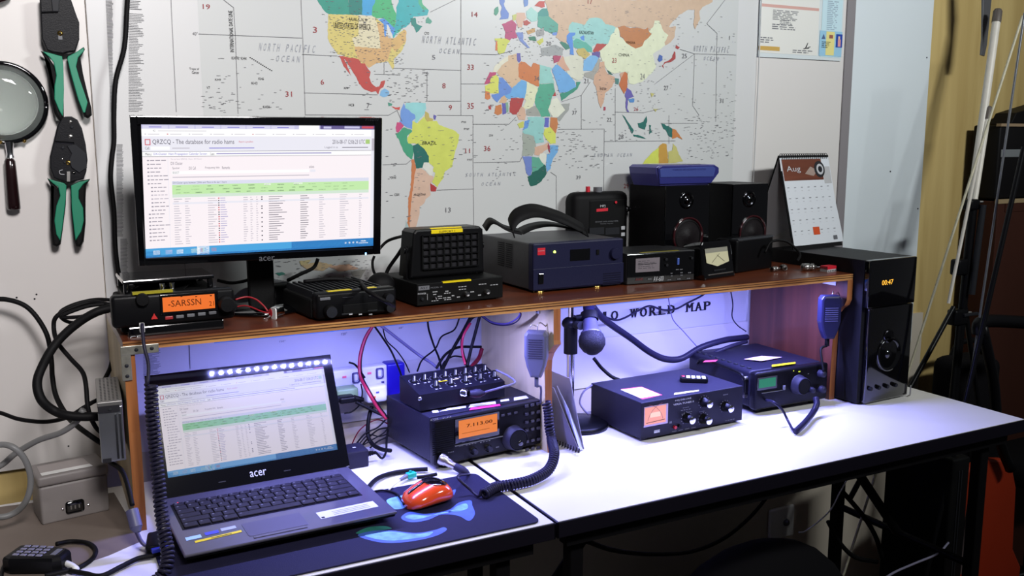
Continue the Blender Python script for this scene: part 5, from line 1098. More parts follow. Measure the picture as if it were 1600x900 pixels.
for r_ in range(6):
    for c_ in range(3):
        a = D.uv(823 + c_ * 9.0 + (r_ > 3) * .6, 634.5 - c_ * 1.8 + r_ * 12.6 + (5 if r_ > 3 else 0), -.002); mb = MB(); mb.box(a[0] - .0042, a[0] + .0042, -.0035, -.0003, a[1] - .003, a[1] + .003, M('soft_key', (52, 50, 64), .45), .001, 1); mb.build('key', D)
for i in range(3): a = D.uv(786 + i * 10, 649 - i * 2, -.002); mb = MB(); mb.box(a[0] - .004, a[0] + .004, -.0025, -.0003, a[1] - .0022, a[1] + .0022, M('soft_key', (52, 50, 64), .45), .0008, 1); mb.build('key', D)
mb = MB(); q = [D.xy(*p, h + .0005) for p in ((675, 653), (684, 650), (684, 646), (675, 648))]
def toplabel(mb, D, pts, h, m): mb.hquad([D.xy(*p, h) for p in pts], h, m)
for pts_, m_, dz_ in (([(676, 645), (686, 644), (684, 641), (675, 642)], WP, .0008), ([(686, 643), (728, 637), (728, 634), (700, 638)], WP, .0008), ([(732, 637), (775, 631), (774, 627), (735, 632)], WP, .0008), ([(733, 641), (782, 634), (781, 631), (736, 637)], M('pink_sticker', (235, 60, 130), .4), .0010), ([(782, 628), (796, 626), (795, 623), (782, 625)], WP, .0008), ([(803, 626), (826, 622), (822, 618), (803, 621)], WP, .0008)):
    mb = MB(); toplabel(mb, D, pts_, h + dz_, m_); mb.build('sticker', D)
RIG = D
# mic plug on its front
x, z = D.uv(688, 716, 0)
mp_ = Thing('microphone_plug', 'metal microphone plug with blue-grey boot in the front of the large radio', 'plug', D.fr.M @ Vector((x, -.001, z)), rz)
mb = MB(); mb.lathe([(0, .0105), (.006, .0105), (.007, .0095), (.012, .0095), (.013, .0078), (.022, .0074), (.024, .0064), (.034, .006)], (0, 0, 0), (.62, -1, -.42), SL, 24); mb.build('metal_shell', mp_)
bd_ = Vector((.62, -1, -.42)).normalized(); mb = MB(); mb.lathe([(.032, .0068), (.046, .0078), (.056, .0064), (.062, .0030)], (0, 0, 0), bd_, M('boot_rubber', (40, 38, 56), .5), 18); mb.build('boot', mp_)
PLUGEND = mp_.fr.M @ (bd_ * .062)
# coiled cord resting on the table in front of the radio
def coil(name, pts, R, pitch, r, m, label, lead0=None, lead1=None, nper=9):
    path = smooth_path(pts, 10); L = [0]
    for i in range(1, len(path)): L.append(L[-1] + (path[i] - path[i - 1]).length)
    tot = L[-1]; N = int(tot / pitch * nper); out = []; j = 0; a = None
    for i in range(N + 1):
        s = tot * i / N
        while j < len(L) - 2 and L[j + 1] < s: j += 1
        t = (s - L[j]) / max(L[j + 1] - L[j], 1e-9); p = path[j].lerp(path[j + 1], t); tg = (path[j + 1] - path[j]).normalized()
        if a is None: a = tg.orthogonal().normalized()
        a = (a - tg * a.dot(tg)).normalized(); b = tg.cross(a); th = 2 * math.pi * s / pitch
        out.append(p + (a * math.cos(th) + b * math.sin(th)) * R)
    mb = MB()
    if lead0: out = smooth_path(lead0 + [out[0]], 5)[:-1] + out
    if lead1: out = out + smooth_path([out[-1]] + lead1, 5)[1:]
    mb.sweep(out, r, m, 6); return tag(mb.build(name), label, 'cord')
mc = M('violet_black_cord', (34, 32, 50), .4)
ztb = .0105
coil('coiled_cord', [P(756, 772, z=.012), P(775, 761, z=.012), P(800, 757, z=.012), P(830, 750, z=.013), P(856, 735, z=.016), P(866, 712, z=.030), P(862, 688, y=1.462), P(858, 665, y=1.470), P(857, 645, y=1.478), P(853, 628, y=1.484)], .0075, .0058, .0026, mc,
     'thick coiled cord looping in front of the large radio to the mat edge', lead0=[PLUGEND, P(715, 745, z=.03), P(735, 765, z=.012), P(748, 775, z=.007)])

# keyer / mixer box on top of it
F0 = RIG.fr.M
t0 = Vector((-.002, .052, h + .0012))
D = Thing('mixer_box', 'small black mixer box with many knobs and a white-topped lid, on the large radio', 'mixer', F0 @ t0, rz - math.radians(1))
# size from the photo
_, z1_ = D.uv(652, 607); a = D.uv(640, 641); w = D.uv(789, 620)[0] - 0.0; hz = .040; d = .085
x0 = D.uv(632, 645)[0]
mb = MB(); mb.prism([(0, .003), (d, .003), (d, hz + .012), (d - .006, hz + .012), (0, hz - .006)], 0, w, M('mixer_enamel', (19, 18, 27), .42, bump=.08, bscale=400), axis=0, bev=.001)
for x, y in ((.015, .012), (w - .015, .012), (.015, d - .012), (w - .015, d - .012)): mb.cyl((x, y, -.0005), (x, y, .004), .005, KR, n=10)
mb.build('case', D)
def slope(y): return hz - .006 + .018 * y / (d - .006)
for row, (yy, n, x_0, x_1) in enumerate(((.022, 5, .045, w - .012), (.052, 8, .014, w - .016))):
    for i in range(n):
        x = x_0 + (x_1 - x_0) * i / (n - 1); z = slope(yy) + .0003
        mb = MB(); mb.lathe([(0, .0062), (.003, .006), (.0035, .0046), (.013, .0040), (.0135, 0)], (x, yy, z), (0, -.12, 1), K_, 14); mb.box(x - .0005, x + .0005, yy - .0055, yy - .003, z + .002, z + .012, WP); mb.build('knob', D)
mb = MB()
for yy, n, x_0, x_1 in ((.022, 5, .045, w - .012), (.052, 8, .014, w - .016)):
    for i in range(n):
        x = x_0 + (x_1 - x_0) * i / (n - 1)
        for k in range(9):
            an = math.pi * (k - .5) / 7.0; xx = x + .009 * math.cos(an); yv = yy + .009 * math.sin(an); z = slope(yv) + .0006; mb.hquad([(xx - .0008, yv - .0008), (xx + .0008, yv - .0008), (xx + .0008, yv + .0008), (xx - .0008, yv + .0008)], z, PR)
        z = slope(yy - .011) + .0006; mb.hquad([(x + .002, yy - .012), (x + .008, yy - .012), (x + .005, yy - .008)], z, WP)
        z = slope(yy - .012) + .0006; mb.hquad([(x - .006, yy - .013), (x - .001, yy - .013), (x - .001, yy - .010), (x - .006, yy - .010)], z, PR)
z = slope(.037) + .0005
for x, m in ((.06, YT), (.085, M('cream_label', (230, 210, 150), .4)), (.115, M('cream_label', (230, 210, 150), .4))): mb.hquad([(x, .034), (x + .018, .034), (x + .018, .0385), (x, .0385)], z, m)
mb.build('top_lettering', D)
mb = MB(); a = D.uv(656, 623); mb.lathe([(0, .004), (.0016, .0036), (.002, 0)], (a[0], 0, a[1]), (0, -1, 0), CH, 12); mb.build('screw', D)
mb = MB(); a = D.uv(723, 613); a = (a[0], min(a[1], hz - .014)); mb.lathe([(0, .0085), (.003, .0085), (.004, .0072), (.010, .0072), (.011, .0055), (.016, .0055)], (a[0], 0, a[1]), (.3, -1, 0), CH, 24); mb.build('socket', D)
MX = D
jp = D.fr.M @ Vector((a[0] + .006, -.016, a[1]))
t = Thing('round_plug', 'dark blue round plug in the front of the small mixer box', 'plug', jp, rz)
mb = MB(); mb.lathe([(0, .0062), (.012, .0085), (.020, .0082), (.026, .0045), (.030, .003)], (0, 0, 0), (1, -.35, -.02), M('boot_rubber', (40, 38, 56), .5), 18); mb.build('plug_body', t)
pe = t.fr.M @ (Vector((1, -.35, -.02)).normalized() * .03)
cable('thin_cable', [pe, P(760, 612, y=pe.y), P(785, 605, y=1.46), P(805, 598, y=1.50), P(795, 588, y=1.56), P(775, 578, y=1.60)], .0020, M('grey_cable', (110, 108, 130), .45), 'thin grey cable curling round the right end of the mixer box')

# power strip with plugs on the wall side
yp = 1.755
a = P(523, 630, y=yp); b = P(632, 565, y=yp); c = P(625, 620, y=yp)
zb0 = P(610, 620, y=yp).z; zt0 = P(605, 570, y=yp).z
D = Thing('power_strip', 'white and blue mains power strip against the wall behind the laptop', 'power strip', (P(470, 630, y=yp).x, yp, zb0)); w = P(633, 600, y=yp).x - D.o.location.x; h = zt0 - zb0
xw = D.uv(606, 600)[0]
mb = MB(); mb.box(0, xw, 0, .03, 0, h, WP, .004, 3); mb.build('housing', D)
mb = MB(); mb.box(xw - .002, w, -.004, .032, -.001, h + .002, M('deep_blue_plastic_end', (34, 22, 150), .35), .005, 3); mb.build('blue_end', D)
for px, py in ((538, 589), (577, 583)): mb = MB(); x, z = D.uv(px, py); mb.box(x - .004, x + .004, -.002, 0, z - .002, z + .002, M('pink_rocker', (245, 120, 130), .4)); mb.build('switch', D)
for px, py in ((556, 590), (593, 583)):
    mb = MB(); x, z = D.uv(px, py); mb.box(x - .008, x + .008, -.0012, 0, z - .011, z + .011, M('violet_outline', (70, 66, 110), .5), .003); mb.box(x - .005, x + .005, -.0018, 0, z - .008, z + .008, WP, .003); mb.build('socket_marking', D)
mb = MB(); x, z = D.uv(584, 613); 
for a_, c_ in ((598, 597), (593, 600)): pass
x, z = D.uv(598, 597); mb.box(x - .003, x + .003, -.001, 0, z - .002, z + .002, M('violet_outline', (70, 66, 110), .5)); mb.build('socket_hole', D)
D3 = Thing('mains_plug', 'white square mains plug with blue pin marks, in the power strip', 'plug', P(585, 630, y=yp - .004))
mb = MB(); r = D3.r(568, 628, 600, 597, 0); mb.box(r[0], r[2], -.022, .003, r[1], r[3], WP, .007, 3); mb.build('plug_body', D3)
mb = MB(); 
for px in (577, 590): x, z = D3.uv(px, 613, -.0225); mb.box(x - .003, x + .003, -.0232, -.022, z - .0015, z + .0015, M('violet_mark', (86, 84, 160), .4))
x, z = D3.uv(583, 621, -.0225); mb.box(x - .005, x + .005, -.0232, -.022, z - .0022, z + .0022, M('orange_warning_label', (230, 90, 60), .4)); mb.build('plug_marks', D3)
D3 = Thing('mains_adapter', 'pale green mains adapter block in the power strip, right of the laptop lid', 'adapter', P(535, 625, y=yp - .004))
mb = MB(); r = D3.r(520, 624, 553, 600, 0); mb.box(r[0], r[2], -.030, .003, r[1], r[3], M('pale_green_case', (140, 168, 120), .45), .004, 3); mb.build('adapter_body', D3)
D3 = Thing('appliance_plug', 'black moulded plug under the pale green adapter', 'plug', P(540, 630, y=1.70))
mb = MB(); r = D3.r(530, 632, 556, 618, 0); mb.box(r[0], r[2], -.004, .024, r[1], r[3], K_, .005, 3); mb.lathe([(0, .007), (.02, .004)], (r[2] - .002, .008, r[1] + .006), (1, -.1, -.25), KR, 12); mb.build('plug_body', D3)

# adapter brick
D = dev('power_brick', 'dark rectangular power adapter brick standing behind the right edge of the laptop', 'adapter', (548, 734), (577, 729), 0); w = D.w
h = D.uv(577, 702)[1]
mb = MB(); mb.box(-.012, w, 0, .05, 0, h, m_rig, .003, 2); mb.lathe([(0, .0055), (.004, .0055), (.004, .004), (.008, .0055), (.008, .004), (.012, .005), (.012, .0035), (.016, .0045), (.016, .003), (.022, .003)], (w - .002, .02, h * .55), (1, -.1, 0), KR, 12); mb.hquad([(.012, .02), (.018, .02), (.018, .025), (.012, .025)], h + .0004, PR); mb.build('brick', D)
BR_ = D.fr.M @ Vector((w + .02, .018, h * .55))
cable('thin_cable', [BR_, P(597, 716, z=.02), P(603, 706, z=.02), P(604, 690, y=1.62), P(606, 672, y=1.68)], .0022, KR, 'thin black lead from the power adapter brick up behind the large radio')

# grey hand microphone hung on the middle panel
yy = 1.50
q0 = P(840, 560, x=XM - .03)
D = Thing('hand_microphone', 'grey hand microphone hanging on the cream middle panel', 'microphone', (XM - .016, P(840, 560, x=XM - .016).y, P(840, 575, x=XM - .016).z), math.radians(-90))
# local frame: x -> along the panel towards the front (−y world) ; y -> +x world
F = D.fr
uA = F.uv(819, 520, -.012); uB = F.uv(857, 520, -.012)
m_mic = M('grey_microphone', (86, 86, 106), .45)
def micbody(D, w2, h1, m, grm, dep=.024, slots=9, keys=False):
    # body in the x-z plane centred on x=0, top at z=h1; faces -y
    mb = MB(); mb.prism([(-w2 * .45, -.010), (w2 * .45, -.010), (w2 * .8, .010), (w2, .03), (w2, h1 - .008), (w2 * .75, h1), (-w2 * .75, h1), (-w2, h1 - .008), (-w2, .03), (-w2 * .8, .010)], -dep, 0, m, bev=.005); mb.build('case', D)
    mb = MB()
    for i in range(slots): z = h1 * .35 + i * h1 * .055; mb.box(-w2 * .62, w2 * .62, -dep - .001, -dep + .001, z, z + .0018, grm)
    mb.build('grille', D)
# hung so that its face looks along the opening towards the camera side
D.o.rotation_euler = (0, 0, math.radians(-40)); D.fr = Fr(D.o.location.copy(), math.radians(-40)); FRS[D.o.name] = D.fr
loc = P(838, 583, y=1.56); loc.x = XM - .045; 
q = P(840, 578, x=XM - .035); D.o.location = q; D.fr = Fr(q, math.radians(-40)); FRS[D.o.name] = D.fr; D.uv = D.fr.uv
ht = D.uv(838, 516, -.01)[1]; micbody(D, .022, ht, m_mic, M('dark_slot', (50, 48, 66), .5))
mb = MB(); mb.tube([(0, -.01, -.008), (0, -.01, -.03)], .004, m_mic, 8, 2); mb.build('strain_relief', D)
mb = MB(); mb.tube([(0, -.002, ht - .004), (0, .0, ht + .008), (.004, .004, ht + .012), (.010, .012, ht + .006), (.012, .02, ht + .001)], .0012, SL, 6); mb.tube([(-.002, -.002, ht + .006), (-.010, -.004, ht + .009), (-.014, -.004, ht + .004)], .001, SL, 6); mb.build('hanging_hook', D)
g = D.fr.M @ Vector((0, -.01, -.03))
cable('microphone_lead', [g, P(845, 605, y=g.y), P(845, 625, y=g.y + .02), P(846, 640, y=g.y + .05)], .0022, M('grey_cable_dark', (80, 78, 104), .45), 'grey lead hanging from the grey microphone on the middle panel')
# dark hand microphone on the right panel
q = P(1290, 520, x=XR - .016 - .03)
D = Thing('hand_microphone', 'dark blue-black hand microphone hanging on the red-brown right panel', 'microphone', q, math.radians(-22))
ht = D.uv(1283, 461, -.01)[1]; micbody(D, .024, ht, M('blue_black_plastic', (34, 34, 62), .4), M('violet_slot', (84, 84, 130), .5), dep=.026, slots=7)
mb = MB(); lit(mb, D, 'YAESU', 1277, 504, 1283, 502, MG, -.0268); mb.build('maker_lettering', D)
mb = MB(); mb.tube([(0, -.01, -.008), (0, -.01, -.028)], .0055, KR, 8, 2); mb.build('strain_relief', D)
mb = MB(); mb.tube([(0.01, -.002, ht - .004), (.014, .004, ht + .006), (.02, .012, ht + .001)], .0012, SL, 6); mb.build('hanging_hook', D)
g = D.fr.M @ Vector((0, -.01, -.028))
cable('microphone_lead', [g, P(1283, 545, y=g.y), P(1284, 562, y=g.y - .01), P(1287, 580, y=g.y - .02)], .0028, KR, 'black lead hanging from the dark microphone on the right panel')

# table microphone on its stand
ys = 1.625
base = P(925, 660, z=0.0)
D = Thing('microphone_stand', 'black desk microphone stand with chrome pole and round base, right of the middle panel', 'stand', (P(891, 600, y=ys).x, ys, 0))
mb = MB(); bx = P(912, 662, z=0); lb = D.fr.I @ Vector((bx.x, bx.y, 0)); mb.lathe([(0, 0), (0, .062), (.008, .063), (.012, .058), (.016, .02), (.017, 0)], (0.014, -.012, 0), (0, 0, 1), K_, 40); mb.build('base', D)
z1 = P(891, 552, y=ys).z; z2 = P(891, 512, y=ys).z; z3 = P(888, 480, y=ys).z
mb = MB(); mb.cyl((0, 0, .012), (0, 0, z1), .0085, CH, n=20); mb.build('pole', D)
mb = MB(); mb.cyl((0, 0, z1), (0, 0, z2 + .004), .0145, K_, n=24); mb.build('clutch', D)
mb = MB(); mb.cyl((0, 0, z2), (0, 0, z3 + .01), .006, CH, n=16); mb.build('upper_pole', D)
mb = MB(); c = (0, 0, P(890, 505, y=ys).z); mb.ball(c, .016, K_, 16, 10, (1.25, 1, .9)); mb.cyl((0, -.012, c[2]), (.030, -.028, c[2] + .004), .010, K_, n=16); mb.cyl((.004, -.012, c[2]), (.004, -.034, c[2]), .009, DG, n=16); mb.build('swivel_joint', D)
D = Thing('table_microphone', 'black ball-head microphone clipped in the desk stand, pointing down', 'microphone', P(925, 535, y=1.56))
d0 = D.fr.I; tip = Vector((0, 0, 0)); up_ = (d0 @ P(920, 484, y=1.60)); dr = (up_ - tip).normalized()
mb = MB(); mb.lathe([(-.026, .001), (-.024, .011), (-.017, .020), (-.006, .0268), (.004, .0278), (.014, .025), (.018, .022)], tip, dr, M('black_mesh', (20, 19, 27), .5, bump=.8, bscale=900), 28); mb.build('mesh_head', D)
mb = MB(); mb.lathe([(.018, .0215), (.022, .0215), (.024, .017), (.045, .0155), (.050, .014)], tip, dr, M('dark_collar', (58, 57, 78), .4), 24); mb.lathe([(.050, .016), (.053, .0165), (.066, .0165), (.068, .012), (.105, .011)], tip, dr, M('blue_black_plastic', (34, 34, 62), .4), 24); mb.build('handle', D)
mb = MB(); a = tip + dr * .058; mb.cyl(a + Vector((-.024, .012, -.002)), a + Vector((-.010, .003, 0)), .006, K_, n=12); mb.lathe([(-.008, .018), (.008, .018)], a, dr, K_, 24); mb.build('clip', D)

# folded notebook calendar
a = P(912, 703, z=0)
D = Thing('desk_flip_calendar', 'folded grey flip calendar with spiral edge, standing between middle panel and tuner', 'calendar', (a.x - .035, a.y, 0.0), math.radians(62))
def quad3(mb, A, m, t=.0015):
    A = [Vector(p) for p in A]; n = (A[1] - A[0]).cross(A[3] - A[0]).normalized() * t
    mb.add([*A, *[p + n for p in A]], [(3, 2, 1, 0), (4, 5, 6, 7), (0, 1, 5, 4), (1, 2, 6, 5), (2, 3, 7, 6), (3, 0, 4, 7)], m)
W3 = Thing.__init__
def wp(px, py, y): return D.fr.I @ P(px, py, y=y)
m_card = M('violet_grey_card', (126, 122, 142), .6); yf_ = a.y; 
def tz(px, py, z=.002): return D.fr.I @ P(px, py, z=z)
B1 = P(913, 702, z=.002); B0 = P(872, 684, z=.002); F1 = P(906, 706, z=.002); F0_ = P(866, 690, z=.002)
mb = MB(); quad3(mb, [D.fr.I @ B0, D.fr.I @ B1, wp(891, 591, B1.y + .035), wp(856, 577, B0.y + .035)], m_card); mb.build('back_card', D)
mb = MB(); quad3(mb, [D.fr.I @ F0_, D.fr.I @ F1, wp(866, 606, F1.y + .055), wp(852, 600, F0_.y + .03)], M('grey_card_dark', (98, 94, 110), .6)); mb.build('front_card', D)
mb = MB(); quad3(mb, [D.fr.I @ (F1 + Vector((.002, .004, .001))), tz(911, 701), wp(888, 640, B1.y + .018), wp(870, 603, F1.y + .060)], M('pale_page', (176, 180, 205), .6)); mb.build('page', D)
mb = MB(); A = tz(867, 691, .007); B = tz(905, 706, .007)
for i in range(10):
    c = A.lerp(B, i / 9.0); mb.tube([c + Vector((0, 0, .006)), c + Vector((.004, 0, .001)), c + Vector((0, .002, -.002)), c + Vector((-.004, 0, .001))], .0011, KR, 6, 3)
mb.build('spiral_binding', D)

# antenna tuner
D = dev('antenna_tuner', 'grey-blue antenna tuner with pink lit cross-needle meter and silver knobs', 'tuner', (1001, 691), (1158, 660), 0, dz=0.0); w = D.w
h = D.uv(1001, 630)[1]; d = .178
m_tun = M('tuner_enamel', (36, 35, 47), .42, bump=.10, bscale=500)
mb = MB(); mb.box(0, w, 0, d, .006, h, m_tun, .0012); mb.box(-.0005, w + .0005, -.001, .001, .006, h - .001, M('tuner_face', (28, 27, 38), .4)); mb.build('case', D)
for x, y in ((.03, .02), (w - .02, .02), (.03, d - .02), (w - .02, d - .02)): mb = MB(); mb.cyl((x, y, 0), (x, y, .007), .007, KR, n=12); mb.build('foot', D)
r = D.r(1006, 668, 1044, 630, -.0016)
mb = MB(); mb.box(r[0], r[2], -.0018, -.0005, r[1], r[3], M('pale_meter_bezel', (170, 150, 175), .3)); r2 = D.r(1007, 665, 1041, 632, -.0022); mb.quad(*r2, -.0022, M('pink_lit_dial', (255, 165, 150), emit=.95)); 
mb.quad(r2[0] + .014, r2[1] + .014, r2[2] - .014, r2[3] - .012, -.00225, M('pale_pink_lit_dial', (255, 214, 200), emit=1.0))
cx = (r2[0] + r2[2]) / 2; hw = (r2[2] - r2[0]) / 2
def arc(cx, cz, R, a0, a1, m, wd=.0004): line(mb, [(cx + R * math.cos(math.radians(a0 + (a1 - a0) * k / 12)), cz + R * math.sin(math.radians(a0 + (a1 - a0) * k / 12))) for k in range(13)], wd, -.0026, m)
arc(r2[0] + .002, r2[1] - .004, hw * 1.7, 15, 80, M('dark_pink_line', (140, 70, 80), .5)); arc(r2[2] - .002, r2[1] - .004, hw * 1.7, 100, 165, M('dark_pink_line', (140, 70, 80), .5))
line(mb, [(r2[0] + .004, r2[1] + .004), (r2[2] - .003, r2[1] + .006)], .0006, -.0027, INK); mb.build('meter', D)
mb = MB(); lit(mb, D, 'MFJ DELUXE', 1055, 628, 1080, 624, PR, -.0014); lit(mb, D, 'VERSA TUNER II', 1052, 634, 1084, 629, PR, -.0014); r = D.r(1022, 677, 1031, 671, -.0014); mb.quad(*r, -.0014, PR); mb.text('MFJ', r[0] + .001, r[1] + .002, r[2] - .001, r[3] - .001, -.0018, INK)
for q in ((1067, 638, 1077, 636), (1064, 642, 1080, 639), (1073, 645, 1082, 643), (1130, 618, 1138, 615), (1133, 658, 1149, 654), (1093, 644, 1101, 642), (1050, 675, 1090, 667), (1046, 662, 1050, 658), (1065, 648, 1070, 646)): fillrow(mb, D, *q, 4, PG, -.0014, .7)
mb.build('front_lettering', D)
for px, py in ((1107, 633), (1140, 640), (1080, 658), (1106, 659)):
    px -= 8; py -= 5; x, z = D.uv(px, py, 0); mb = MB(); mb.lathe([(0, .0105), (.002, .0105), (.003, .0085), (.020, .0078)], (x, -.001, z), (0, -1, 0), K_, 22); mb.lathe([(.020, .0078), (.0205, .0070), (.0208, 0)], (x, -.001, z), (0, -1, 0), CH, 22)
    for k in range(11): an = math.radians(-50 + 28 * k); mb.quad(x + .0135 * math.cos(an) - .0005, z + .0135 * math.sin(an) - .0005, x + .0135 * math.cos(an) + .0005, z + .0135 * math.sin(an) + .0005, -.0014, PR)
    mb.build('knob', D)
mb = MB(); x, z = D.uv(1053, 667); mb.cyl((x, 0, z), (x, -.006, z), .0035, M('red_button_cap', (170, 25, 35), .4), n=12); mb.build('red_button', D)
mb = MB(); x, z = D.uv(1060, 665); mb.cyl((x, 0, z), (x, -.006, z), .0035, KM, n=12); mb.build('black_button', D)
mb = MB(); toplabel(mb, D, [(970, 608), (1002, 604), (1035, 617), (1004, 624)], h + .0004, M('warning_label_red', (225, 70, 95), .4)); toplabel(mb, D, [(970, 609), (1003, 605), (1032, 617), (1001, 622)], h + .0007, WP)
for q in ((980, 611), (990, 614), (1005, 614), (1015, 617)): x, y = D.xy(*q, h); mb.hquad([(x - .002, y - .001), (x + .002, y - .001), (x + .002, y + .001), (x - .002, y + .001)], h + .0009, INK)
mb.build('warning_label', D)
mb = MB(); toplabel(mb, D, [(1053, 617), (1092, 611), (1092, 609), (1054, 614)], h + .0004, M('pale_yellow_label', (220, 218, 140), .4)); mb.build('label_tape', D)
c = D.xy(1084, 592, h + .006)
R_ = Thing('remote_control', 'small black card remote control with white buttons, on top of the tuner', 'remote control', D.fr.M @ Vector((c[0], c[1], h)), rz_ := D.fr.M.to_euler().z + math.radians(-38))
mb = MB(); mb.prism(rrect(-.030, .030, -.014, .014, .006), .001, .010, K_, axis=2, bev=.0015); mb.build('case', R_)
for i in range(4):
    for k in range(3): mb = MB(); x = -.012 + i * .011; y = -.0075 + k * .0075; mb.box(x - .004, x + .004, y - .0027, y + .0027, .0098, .0108, WP, .0005, 1); mb.build('button', R_)
mb = MB(); mb.box(-.026, -.019, .001, .009, .0098, .0108, M('red_button_cap', (170, 25, 35), .4), .0005, 1); mb.build('power_button', R_)

# portable radio with the green display
a = P(1183, 640, z=.018); 
D = dev('portable_radio', 'blue-black portable radio with green display and large dial, right of the tuner', 'radio', (1180, 641), (1292, 622), .014); D.fr
w = D.w; h = D.uv(1183, 583)[1]; d = .24
m_ft = M('blue_black_casting', (27, 26, 38), .45, bump=.15, bscale=300)
mb = MB(); mb.box(0, w, .02, d, 0, h, m_ft, .008, 3); mb.box(-.001, w + .001, 0, .022, -.002, h, m_face, .006, 3)
for i in range(9): mb.box(.010, .016, .035 + i * .022, .045 + i * .022, h - .001, h + .003, DG, .001)
mb.build('case', D)
for x in (.02, w - .03): mb = MB(); mb.box(x, x + .012, .02, .03, -.014, .002, K_, .002); mb.box(x, x + .012, d - .05, d - .04, -.014, .002, K_, .002); mb.build('foot', D)
mb = MB(); mb.tube([(-.004, .03, h * .35), (-.008, .03, h * .78), (-.010, .06, h * .92), (-.010, .17, h * .93), (-.004, .20, h * .75)], .0032, K_, 8); mb.cyl((-.010, .03, h * .78), (.002, .03, h * .78), .005, SL, n=12); mb.cyl((-.008, .03, h * .3), (.002, .03, h * .3), .004, SL, n=12); mb.build('side_handle', D)
mb = MB(); r = D.r(1185, 608, 1213, 588, -.0012); mb.box(r[0] - .004, r[2] + .004, -.001, 0, r[1] - .004, r[3] + .003, KG, .001); r = D.r(1185.5, 607, 1212.5, 589, -.0014); mb.quad(*r, -.0014, M('green_display', (20, 150, 105), emit=.62)); mb.build('display', D)
x, z = D.uv(1248, 601, -.004); mb = MB(); mb.lathe([(0, .0225), (.004, .0225), (.005, .0205), (.020, .0195), (.022, .0178)], (x, 0, z), (0, -1, 0), M('dial_rubber', (40, 39, 52), .45), 36); mb.lathe([(.0221, .0166), (.021, .008), (.0215, 0)], (x, 0, z), (0, -1, 0), KM, 36); mb.build('tuning_dial', D)
for px, py, r_ in ((1284, 583, .0085), (1284, 607, .009), (1268, 608, .007)): mb = MB(); x, z = D.uv(px - 4, py, 0); mb.lathe([(0, r_), (.010, r_ * .95), (.016, r_ * .8), (.0165, 0)], (x, 0, z), (0, -1, 0), M('dial_rubber', (40, 39, 52), .45), 20); mb.build('knob', D)
mb = MB(); r = D.r(1190, 614, 1222, 609, -.001); mb.box(r[0], r[2], -.004, 0, r[1], r[3] - .001, MG, .001); mb.box(r[2], r[2] + .006, -.006, 0, r[1], r[3] + .01, MG, .001); mb.build('button_bar', D)
mb = MB(); x, z = D.uv(1240, 579.5, -.001); mb.quad(x - .0015, z - .001, x + .0015, z + .001, -.001, M('yellow_green_light', (200, 220, 40), emit=1.2)); x, z = D.uv(1249, 580.5, -.001); mb.quad(x - .003, z - .0015, x + .003, z + .0012, -.001, M('yellow_green_light', (200, 220, 40), emit=1.2)); x, z = D.uv(1263, 584, -.001); mb.quad(x - .002, z - .001, x + .002, z + .001, -.001, PG); mb.build('indicator_light', D)
mb = MB(); toplabel(mb, D, [(1206, 573), (1243, 568), (1243, 565.5), (1206, 570)], h + .0035, YT); mb.build('label_tape', D)
mb = MB(); toplabel(mb, D, [(1162, 561), (1190, 564), (1222, 558), (1190, 556)], h + .0035, M('pink_white_label', (226, 190, 214), .4)); toplabel(mb, D, [(1098, 566), (1118, 565), (1122, 562), (1102, 563)], h + .0035, M('warning_label_red', (225, 70, 95), .4)); mb.build('warning_label', D)
cable('dark_lead', [D.fr.M @ Vector((D.uv(1196, 625)[0], -.002, D.uv(1196, 625)[1])), P(1208, 628, y=1.43), P(1222, 640, y=1.42), P(1230, 655, y=1.41), P(1238, 670, z=.006), P(1244, 676, z=.005)], .0028, mc, 'dark lead drooping from the front of the portable radio')
cable('thick_dark_cord', [P(1275, 622, y=1.44), P(1276, 632, y=1.43), P(1270, 645, y=1.42), P(1258, 660, z=.012), P(1247, 671, z=.010), P(1243, 674, z=.009)], .0068, mc, 'thick black sleeved cord below the dial of the portable radio')

# computer mouse
a = P(668, 795, z=.003)
D = Thing('computer_mouse', 'glossy orange and black computer mouse on the mat', 'mouse', P(668, 786, z=.003), math.radians(12))
m_or = M('glossy_orange', (222, 74, 30), .18, coat=1.0)
def blob(prof, m, mb, x0, sq=1.0, y_off=0):
    vs = []; fs = []; n = 20; k = len(prof)
    for (x, hw, hz_) in prof:
        for i in range(n):
            t = 2 * math.pi * i / n; c, s = math.cos(t), math.sin(t)
            vs.append((x, y_off + hw * (abs(c) ** .8) * (1 if c > 0 else -1), max(hz_ * (.5 + .5 * s) if s < 0 else hz_ * .5 * (1 + s ** .85), 0)))
    for j in range(k - 1):
        for i in range(n): fs.append((j * n + i, (j + 1) * n + i, (j + 1) * n + (i + 1) % n, j * n + (i + 1) % n))
    fs += [tuple(range(n)), tuple(range(k * n - 1, (k - 1) * n - 1, -1))]; mb.add(vs, fs, m, True)
mb = MB(); blob([(-.042, .005, .011), (-.039, .019, .019), (-.031, .027, .025), (-.016, .0305, .031), (0, .032, .0365), (.014, .033, .038), (.028, .031, .034), (.037, .023, .025), (.041, .010, .015)], m_or, mb, 0); mb.build('shell', D)
def patch(prof, m, mb, a0, a1, k=1.025, n=10):
    vs = []; fs = []
    for q, (x, hw, hz_) in enumerate(prof):
        e = math.sin(math.pi * q / (len(prof) - 1)) ** .5
        for i in range(n + 1):
            t = math.radians(90 + (a0 + (a1 - a0) * i / n) * max(e, .15)); c, s_ = math.cos(t), math.sin(t)
            vs.append((x, k * hw * (abs(c) ** .8) * (1 if c > 0 else -1), k * hz_ * .5 * (1 + max(s_, 0) ** .85)))
    for j in range(len(prof) - 1):
        for i in range(n): fs.append((j * (n + 1) + i, (j + 1) * (n + 1) + i, (j + 1) * (n + 1) + i + 1, j * (n + 1) + i + 1))
    mb.add(vs, fs, m, True)
